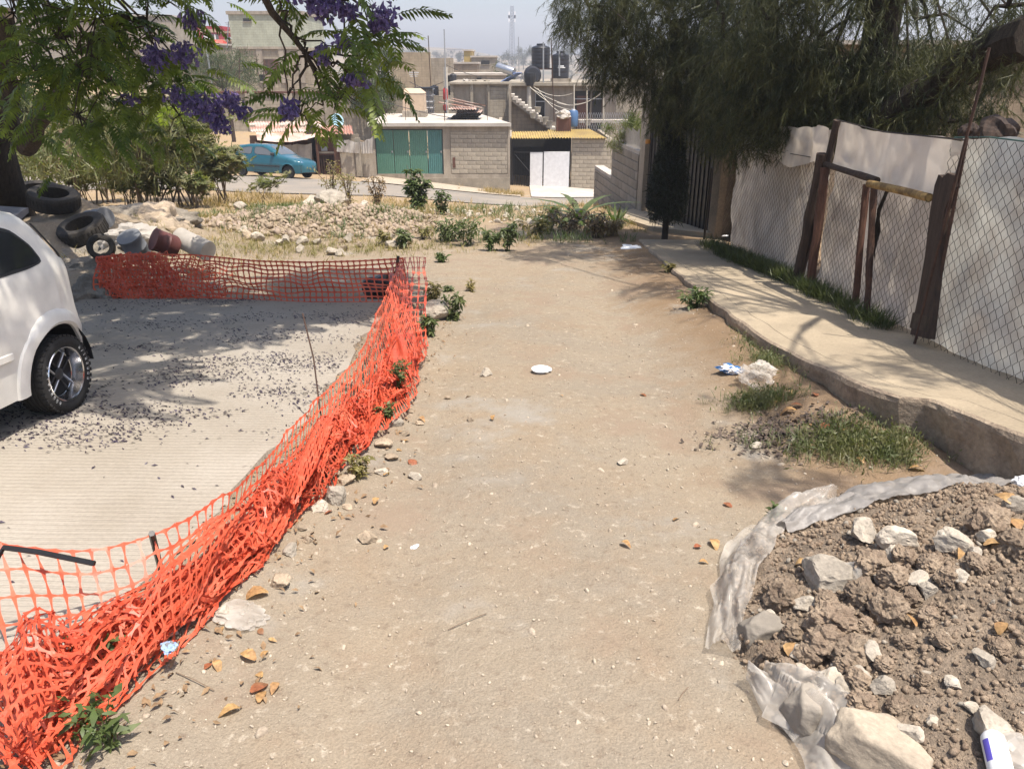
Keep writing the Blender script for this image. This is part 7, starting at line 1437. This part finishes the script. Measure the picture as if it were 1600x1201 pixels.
# --- castor shrubs
def palmate(r_=.13, lobes=7):
    V = [(0, 0, 0)]; F_ = []
    for k in range(lobes * 2 + 1):
        a = -2.5 + 5.0 * k / (lobes * 2); rr_ = r_ * (1 if k % 2 else .42); V.append((rr_ * math.cos(a), rr_ * math.sin(a), -.25 * rr_ + .02 * (k % 2)))
    for k in range(1, lobes * 2): F_.append((0, k, k + 1, k + 1 if 0 else k + 1))
    return np.array(V), np.array([(f[0], f[1], f[2]) for f in F_])
PAL = palmate()
def castor(x, y, h_, w_, nst, nleaf, label, mat=CLEAF, name='castor_shrub', lf_=PAL, sc_=1.0, group=None, cat='shrub', bark=TWIG):
    z = sz(x, y); t = empty(name, label, cat, (x, y, z), 0, group); m = MB(); P_ = []; R_ = []
    for k in range(nst):
        a = random.uniform(0, 6.28); tipp = Vector((math.cos(a) * w_ * random.uniform(.3, 1), math.sin(a) * w_ * .7 * random.uniform(.3, 1), h_ * random.uniform(.55, 1.0))); mid = Vector((tipp.x * .35, tipp.y * .35, tipp.z * .6)); b0 = Vector((jit(.3) * w_, jit(.3) * w_, -.08)); m.tube([b0, mid, tipp], [.011 * h_, .008 * h_, .004 * h_], 5)
        for b_ in range(3):
            e = mid.lerp(tipp, random.random()) + Vector((jit(w_ * .35), jit(w_ * .35), random.uniform(0, .2) * h_)); m.tube([mid.lerp(tipp, .3), e], [.008 * h_, .004 * h_], 4, cap=False)
            if cat in ('weed', ) or mat is WEEDG: e = b0.lerp(mid, random.uniform(.3, 1)).lerp(tipp, random.random() ** 1.3)
            for j in range(nleaf // (nst * 3)): P_.append((e + Vector((random.gauss(0, .13), random.gauss(0, .13), random.gauss(0, .10))) * (w_ / .9))[:]); R_.append((jit(.8), jit(.8), jit(3.1)))
        for j in range(nleaf // (nst * 3)): P_.append((tipp + Vector((random.gauss(0, .12), random.gauss(0, .12), random.gauss(0, .08))) * (w_ / .9))[:]); R_.append((jit(.8), jit(.8), jit(3.1)))
    m.build('stems', bark, t, True); V, F_ = stamp(*lf_, mats(np.array(P_), np.array(R_), rng.uniform(.5, 1.2, len(P_)) * sc_)); tag(link('foliage', npmesh('foliage', V, F_, mat), t), kind='stuff'); return t
def cas_px(px, py, hpx, wpx, *a, **k): p = gs(px, py); D = p.y; return castor(p.x, p.y, hpx / 1210 * D, wpx / 1210 * D / 2, *a, **k)
cas_px(285, 330, 135, 170, 10, 1500, 'broad castor shrub with star shaped leaves left of the rubble'); cas_px(170, 318, 120, 110, 9, 900, 'castor shrub with pale bare stems behind the tyres'); cas_px(75, 312, 90, 120, 9, 900, 'leafy castor shrub behind the big tree trunk'); cas_px(350, 322, 90, 90, 9, 800, 'castor shrub hiding the tail of the teal car'); cas_px(415, 318, 42, 60, 5, 90, 'low reddish castor seedling before the teal car'); cas_px(230, 325, 110, 100, 8, 700, 'tall thin castor shrub between the two broad ones')
SM = quad_leaf(.09, .035, 2, .4, .15); BL = quad_leaf(.30, .012, 3, .5, .1)
cas_px(653, 342, 62, 34, 9, 650, 'dark leafy bush at the middle of the street edge', WEEDG, 'leafy_bush', SM, 1.6); 
for i, (px, py, h_, w_, lab, mt) in enumerate([(520, 318, 60, 50, 'dry weed clump right of the teal car', YGRASS), (590, 332, 55, 40, 'reddish dry weed on the street edge', BROWNW), (692, 350, 45, 30, 'thin grey green weed right of the leafy bush', WEEDG), (865, 352, 30, 24, 'small weed beside the street', WEEDG), (545, 322, 50, 40, 'straw coloured weed behind the rubble heap', YGRASS)]):
    cas_px(px, py, h_, w_, 9, 220, lab, mt, 'tall_weed', SM, 1.1, cat='weed')
for px, py, h_, w_, n_, lab in ((255, 334, 70, 90, 500, 'low castor shrub in front of the broad one'), (310, 336, 50, 60, 260, 'low spreading castor shrub beside the rubble'), (130, 322, 60, 90, 420, 'low castor growth above the tyres'), (205, 330, 60, 60, 320, 'pale castor seedling between the stems')):
    cas_px(px, py, h_, w_, 12, n_, lab)
# weeds of the lip
WL = [(735, 383, 46, 80, WEEDG, 'bushy green weed in the middle of the lip'), (700, 378, 30, 50, WEEDG, 'low green weed left of the bushy one'), (792, 392, 45, 34, WEEDG, 'upright green weed at the front of the lip'), (768, 392, 30, 26, WEEDG, 'little green weed touching the upright one'), (835, 372, 30, 50, YGRASS, 'yellowish weed right of the upright one'), (630, 388, 26, 30, WEEDG, 'pale green tuft at the foot of the rubble'), (600, 384, 24, 26, YGRASS, 'dry tuft at the rubble foot'), (690, 410, 16, 14, WEEDG, 'tiny plant on the lane behind the net corner'), (885, 366, 46, 60, BROWNW, 'brown thorny weed by the palm sprout'), (930, 372, 40, 60, BROWNW, 'brown dead brush near the block wall'), (955, 368, 26, 50, STRAW, 'dry brush at the ramp foot'), (850, 360, 24, 50, WEEDG, 'green weed behind the yellowish one'), (660, 372, 22, 30, YGRASS, 'dry grass weed left of the lip'), (708, 500, 40, 34, WEEDG, 'green weed clump right of the white boulder'), (676, 470, 26, 30, YGRASS, 'yellow green tuft behind the white boulder'), (672, 525, 30, 26, WEEDG, 'weed growing at the net foot below the boulder'),
      (630, 620, 60, 34, WEEDG, 'weed growing through the orange net'), (605, 660, 30, 30, WEEDG, 'lower weed in the net gap'), (560, 745, 40, 44, YGRASS, 'grey dry weed beside the net stones'), (1085, 480, 34, 50, WEEDG, 'dark green clump against the kerb'), (1350, 650, 44, 40, WEEDG, 'round leaved weed at the kerb step'), (1205, 835, 50, 20, WEEDG, 'lone thin sprig left of the soil heap'), (1045, 425, 14, 20, YGRASS, 'small dry tuft near the far kerb'), (700, 455, 8, 8, WEEDG, 'tiny sprout on the lane'), (735, 455, 16, 10, YGRASS, 'thin dry sprout on the lane')]
for px, py, h_, w_, mt, lab in WL:
    p = gs(px, py); D = (p - cam.location).length; castor(p.x, p.y, h_ / 1200 * D, w_ / 1200 * D / 2, 8, 230 if h_ > 24 else 90, lab, mt, 'weed', SM, min(1.1, .12 + .075 * D) if py < 600 else .38, cat='weed', bark=BARK if mt is not WEEDG else WEEDG)
# palm-like sprout
p = gs(905, 350); t = empty('palm_sprout', 'small palm like plant with arching fronds at the end of the lot', 'plant', p); parts = []
for k in range(16):
    a = k * 2.4; mb = quad_leaf(.95, .16, 5, .9, .1); parts.append(xf(mb, (0, 0, .05), (0, -1.0 + .35 * (k % 3), a)))
V, F_ = join_tpl(parts); link('fronds', npmesh('fronds', V, F_, WEEDG), t)
# agave by the wall
p = gs(962, 352); t = empty('agave', 'spiky agave at the foot of the stepped wall', 'plant', p); parts = []
for k in range(12): parts.append(xf(quad_leaf(.42, .06, 3, -.2, .2), (0, 0, .02), (0, -.9 + .25 * (k % 3), k * .55)))
V, F_ = join_tpl(parts); link('spikes', npmesh('spikes', V, F_, WEEDG), t)
# clipped cypress
p = gs(1038, 376); t = empty('clipped_cypress', 'small dark egg shaped cypress on a short trunk before the gate', 'shrub', p); D = p.y; hz = at(1040, 188, D).z - p.z; zb_ = at(1040, 346, D).z - p.z; m = MB(); m.tube([(0, 0, -.1), (.01, 0, zb_ + .3), (0, 0, hz * .8)], [.055, .05, .02], 8); m.build('trunk', BARKD, t, True)
n = 14000; s_ = rng.random(n) ** .8; r_ = .31 * np.sin(PI * np.clip(.12 + .88 * s_, 0, .998) ** .62) ** .8 + .02; a = rng.uniform(0, 6.28, n); q = rng.random(n) ** .35 * r_; P_ = np.c_[q * np.cos(a), q * np.sin(a), zb_ + (hz - zb_) * s_]
V, F_ = stamp(*quad_leaf(.075, .045, 1, .1, .1), mats(P_, rng.uniform(-3, 3, (n, 3)), rng.uniform(.7, 1.4, n))); tag(link('foliage', npmesh('foliage', V, F_, CYP), t), kind='stuff')
# wire post near the pillar
rod('thin_post', [gs(1100, 376), at(1112, 262, 12.2)], .02, DARKM, 'thin dark post with a round top before the tan pillar', 'post')
# --- grass (stuff)
def blades(name, x, y, hgt, mat, label, per=6, wd=.006, dz=None):
    n = len(x) * per; X_ = np.repeat(x, per) + rng.normal(0, .025, n); Y_ = np.repeat(y, per) + rng.normal(0, .025, n); Z_ = surf(X_, Y_) + (0 if dz is None else dz(X_, Y_)); tp = quad_leaf(1, wd / hgt, 2, .35, .1); R_ = np.c_[rng.normal(0, .3, n), rng.uniform(-1.55, -.7, n), rng.uniform(0, 6.28, n)]
    V, F_ = stamp(*tp, mats(np.c_[X_, Y_, Z_], R_, hgt * rng.uniform(.4, 1.3, n))); return tag(link(name, npmesh(name, V, F_, mat)), label, 'grass', kind='stuff')
def gauss_px(lst):
    X_ = []; Y_ = []
    for px, py, sx, sy, n in lst:
        p = gs(px, py); X_.append(p.x + rng.normal(0, sx, n)); Y_.append(p.y + rng.normal(0, sy, n))
    x = np.concatenate(X_); y = np.concatenate(Y_); ok = (x < kerb_x(y) - .02); return x[ok], y[ok]
x, y = gauss_px([(1235, 590, .13, .20, 520), (1215, 558, .06, .12, 260), (1300, 610, .08, .06, 200), (1185, 628, .09, .06, 170), (1275, 605, .11, .10, 380), (1210, 570, .10, .2, 200), (1310, 690, .10, .09, 170), (1380, 705, .10, .08, 200), (1200, 565, .08, .25, 200), (1300, 680, .25, .12, 100)]); blades('kerb_grass', x, y, .075, leafmat('kerb_weed', (.095, .115, .045), (.165, .16, .075), .3, scale=9),  'green grass and weeds along the foot of the kerb', 8, .004)
V_, F_ = [], []; tp = SM; ok = rng.random(len(x)) < .9; n = int(ok.sum()) * 4; X_ = np.repeat(x[ok], 4) + rng.normal(0, .03, n); Y_ = np.repeat(y[ok], 4) + rng.normal(0, .03, n); V, F_ = stamp(*tp, mats(np.c_[X_, Y_, surf(X_, Y_) + rng.uniform(.01, .09, n)], rng.uniform(-3, 3, (n, 3)), rng.uniform(.15, .34, n))); tag(link('clover', npmesh('clover', V, F_, bpy.data.materials['kerb_weed'])), 'small leaved ground cover by the kerb', 'ground cover', kind='stuff')
x = rng.uniform(-9, 2.4, 3600); y = rng.uniform(9.0, 20, 3600); k_ = fbm(x * .8 + 3, y * .8) + .03 * smooth(11, 15, y) - .25 * smooth(13, 10.5, y) * (x > -2.2); ok = (k_ > .02) & ~((x > 1.5) & (y < 13)); blades('dry_grass', x[ok], y[ok], .13, STRAW, 'dry straw coloured grass at the far edge of the lot', 5, .009)
xa, ya = gauss_px([(380, 392, .7, .35, 260), (470, 388, .9, .3, 260), (560, 392, .8, .3, 160), (420, 372, .5, .3, 160), (640, 385, .5, .3, 120)]); blades('lot_grass', xa, ya, .09, YGRASS, 'thin yellow grass between the orange net and the rubble', 5, .008)
ok = (fbm(x * .6 + 30, y * .6 + 8) > .06) & ((y > 13.5) | (x < -2.5)); blades('green_grass', x[ok], y[ok], .12, YGRASS, 'yellow green grass between the rubble and the weeds', 5, .010)
x = rng.uniform(-6.5, 2.3, 2600); y = rng.uniform(12.2, 18, 2600); ok = fbm(x * 1.1 + 60, y * 1.1 + 2) > .03; blades('weedy_grass', x[ok], y[ok], .16, WEEDG, 'patchy green grass and weeds growing along the lip of the lot', 5, .012)
x = np.r_[rng.uniform(-14, 2, 3000), rng.uniform(-2.6, .6, 500)]; y = np.r_[rng.uniform(18, 25, 3000), rng.uniform(36, 37.6, 500)]; ok = fbm(x * .5, y * .5) > .06; blades('far_dry_grass', x[ok], y[ok], .24, STRAW, 'tall dry grass on the bank above the street', 5, .018)
# grass under the fence
y = rng.uniform(5.6, 11.8, 900); y = np.r_[y, rng.uniform(8.0, 10.5, 900), rng.uniform(6.9, 7.6, 120)]; x = fence_x(y) - .08 - np.abs(rng.normal(0, .07, len(y))) - .25 * smooth(8, 10.5, y) * rng.random(len(y))
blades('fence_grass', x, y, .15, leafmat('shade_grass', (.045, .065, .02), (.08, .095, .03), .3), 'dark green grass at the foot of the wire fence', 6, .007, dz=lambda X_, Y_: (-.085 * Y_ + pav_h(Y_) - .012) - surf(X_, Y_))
# --- leaves and petals
LP = quad_leaf(.10, .045, 3, .25, .25); me_l = []
for i in range(4): V, F_ = quad_leaf(.11, .05 + .01 * i, 4, random.uniform(-.5, .6), random.uniform(.1, .6)); me_l.append(npmesh('dead_leaf', V, F_, DRYLEAF if i < 3 else REDLEAF))
for i, (px, py, s_) in enumerate([(345, 990, 1), (335, 1035, .7), (400, 1035, .8), (392, 1085, .8), (405, 1100, .9), (375, 1110, .8), (420, 930, 1.2), (332, 1040, .5), (410, 1060, .7), (420, 1020, .5), (435, 1070, .6), (405, 985, .4), (1052, 815, .6), (970, 850, .7), (1110, 846, .9), (1095, 855, .5), (1190, 695, .8), (1245, 640, 1.0), (1228, 612, .7), (1275, 620, .6), (1380, 690, .7), (1215, 628, .5), (770, 658, .5), (640, 720, .7), (620, 705, .6), (600, 745, .5), (585, 790, .5), (520, 800, .6), (1360, 770, .7), (1420, 735, .8), (1340, 720, .6), (1130, 788, .5), (420, 1000, .4), (655, 655, .6), (640, 690, .5), (1000, 617, .5), (880, 620, .3), (1092, 880, .5), (600, 860, .4), (1300, 655, .8), (1275, 660, .7), (1330, 665, .8), (1345, 680, .7), (1255, 630, .7)]):
    p = gs(px, py, .008); o = link('dead_leaf', me_l[i % 4]); o.location = p; o.rotation_euler = (jit(.4), jit(.3), jit(3.1)); k_ = s_ * (.7 if py > 800 else .9); o.scale = (k_, k_, k_); tag(o, 'curled brown dead leaf lying on the dirt', 'leaf', 'dead leaves on the dirt')
for i, (px, py, s_) in enumerate([(1365, 960, .6), (1305, 900, .5), (1235, 1035, .6), (1570, 790, 1), (1588, 800, .8), (1590, 835, .9), (1500, 855, .7), (1450, 880, .6), (1560, 1000, .5), (1430, 985, .5), (1535, 860, .7), (1262, 886, .5)]):
    p = pile_pt(px, py); o = link('dead_leaf', me_l[i % 3]); o.location = p + Vector((0, 0, .015)); o.rotation_euler = (jit(.5), jit(.5), jit(3.1)); o.scale = (s_,) * 3; tag(o, 'yellow dead leaf on the soil heap', 'leaf', 'dead leaves on the soil heap')
n = 34000; x = rng.uniform(-5.2, -1.25, n); y = rng.uniform(1.6, 7.7, n); d_ = np.exp(-((x + 2.1) / 1.5) ** 2) * (.25 + smooth(2.8, 4.4, y)) * np.clip(.25 + 3.2 * fbm(x * 1.3, y * 2.6), .03, 1.2); ok = (x < slab_x(y) - .03) & (rng.random(n) < d_ * (.3 + .9 * smooth(3.0, 4.2, y))); x, y = x[ok], y[ok]
V, F_ = stamp(*quad_leaf(.022, .008, 2, .3, .3), mats(np.c_[x, y, -.085 * y + .026], np.c_[rng.normal(0, .3, len(x)), rng.normal(0, .15, len(x)), rng.normal(0, .9, len(x))], rng.uniform(.5, 1.5, len(x)))); tag(link('fallen_petals', npmesh('fallen_petals', V, F_, PETALD)), 'fallen petals on the concrete slab, darkened to deepen its shade', 'petals', kind='stuff')  # real petals, made darker and thicker to add to the slab's shade
n = 2600; s_ = rng.random(n); y = 1.4 + 6.2 * s_; x = slab_x(y) + rng.normal(.22, .22, n); ok = x > slab_x(y) - .15; x, y = x[ok], y[ok]; V, F_ = stamp(*quad_leaf(.027, .014, 2, .4, .3), mats(np.c_[x, y, surf(x, y) + .012], np.c_[rng.normal(0, .5, len(x)), rng.normal(0, .4, len(x)), rng.uniform(0, 6, len(x))], rng.uniform(.4, 1.4, len(x)))); tag(link('leaf_litter', npmesh('leaf_litter', V, F_, M('brown_litter', (.17, .105, .06), .9, .4, 20, 60, 0, mode='world', col2=(.30, .20, .11)))), 'brown leaf litter trapped along the orange net', 'leaf litter', kind='stuff')
# green leaves tangled at the lower left net
for px, py, lab in ((455 // 3, 1060, 'green leafy weed inside the net at the bottom left'), (170, 1165, 'broad leaved weed under the net at the bottom edge')):
    p = gs(px, py); castor(p.x, p.y, .16, .12, 6, 90, lab, WEEDG, 'weed', SM, .55, cat='weed', bark=WEEDG)
# twigs
for i, (a_, b_) in enumerate((((275, 1052), (335, 1080)), ((1060, 1095), (1075, 1075)), ((1345, 770), (1430, 782)), ((700, 985), (760, 960)), ((1240, 655), (1290, 640)))):
    rod('twig', [gs(*a_, .006), gs((a_[0] + b_[0]) / 2, (a_[1] + b_[1]) / 2, .012), gs(*b_, .006)], .0018, TWIG, 'thin dry twig on the ground', 'twig', 4)['group'] = 'dry twigs on the ground'
# black plastic bundle behind the fence, top right
for px, py, r_, lab in ((1560, 205, .12, 'brown plastic bundle behind the fence at the right edge'), (1515, 207, .08, 'smaller brown bundle left of the round one')):
    me = blobby(r_, px, .8, 3, .4); me.materials.append(WOODD); p = onf(px, py, -.35); o = link('bundle', me); o.location = p; tag(o, lab, 'bundle')
# tell repeats apart by their place in view
def ordw(n): return str(n) + ('th' if 10 <= n % 100 <= 20 else {1: 'st', 2: 'nd', 3: 'rd'}.get(n % 10, 'th'))
def relabel(group, base_, key, tail):
    L_ = sorted([o for o in sc.objects if o.get('group') == group and o.get('category')], key=key)
    for i, o in enumerate(L_): o['label'] = '%s, %s %s' % (base_, ordw(i + 1), tail)
pxk = lambda o: o.location.x / max(.1, o.location.y); byd = lambda o: o.location.y
relabel('soil clods on the heap', 'lumpy brown soil clod', pxk, 'clod from the left on the heap')
relabel('stones along the orange net', 'rough stone beside the orange net', byd, 'from the near end')
relabel('dead leaves on the dirt', 'curled brown dead leaf on the dirt', byd, 'from the near end')
relabel('dead leaves on the soil heap', 'yellow dead leaf on the soil heap', pxk, 'from the left')
relabel('larger stones of the rubble heap', 'larger broken stone of the rubble heap', pxk, 'from the left')
relabel('hazy trees on the skyline', 'hazy grey green skyline tree', pxk, 'from the left')
def midx(o): return (sum(v.co.x for v in o.data.vertices) / len(o.data.vertices)) if o.type == 'MESH' else o.location.x
relabel('bars above the long wall', 'thin rusty bar above the long grey wall', pxk, 'from the left')
relabel('washing lines on the terrace', 'thin washing line over the terrace', midx, 'counted from the left')
relabel('utility cables between the roofs', 'thin dark cable strung between roofs', midx, 'counted from the left')
relabel('pots on the stair', 'small pale pot on the outdoor stair', pxk, 'from the stair top')
relabel('dry twigs on the ground', 'thin dry twig on the ground', midx, 'from the left')
relabel('clutter on the flat roof', 'small heap of clutter on the flat roof', pxk, 'from the left')
# haze
hz_ = MB(); hz_.box((-900, -12, -40), (900, 1300, 60)); hm_ = bpy.data.materials.new('haze'); hm_.use_nodes = True; nt = hm_.node_tree; nt.nodes.remove(nt.nodes['Principled BSDF']); pv_ = nt.nodes.new('ShaderNodeVolumePrincipled'); pv_.inputs['Color'].default_value = (.92, .93, 1, 1); pv_.inputs['Density'].default_value = .0010; pv_.inputs['Anisotropy'].default_value = .2; nt.links.new(pv_.outputs[0], nt.nodes['Material Output'].inputs['Volume'])
tag(hz_.build('haze', hm_), 'pale dusty haze filling the air', kind='stuff')
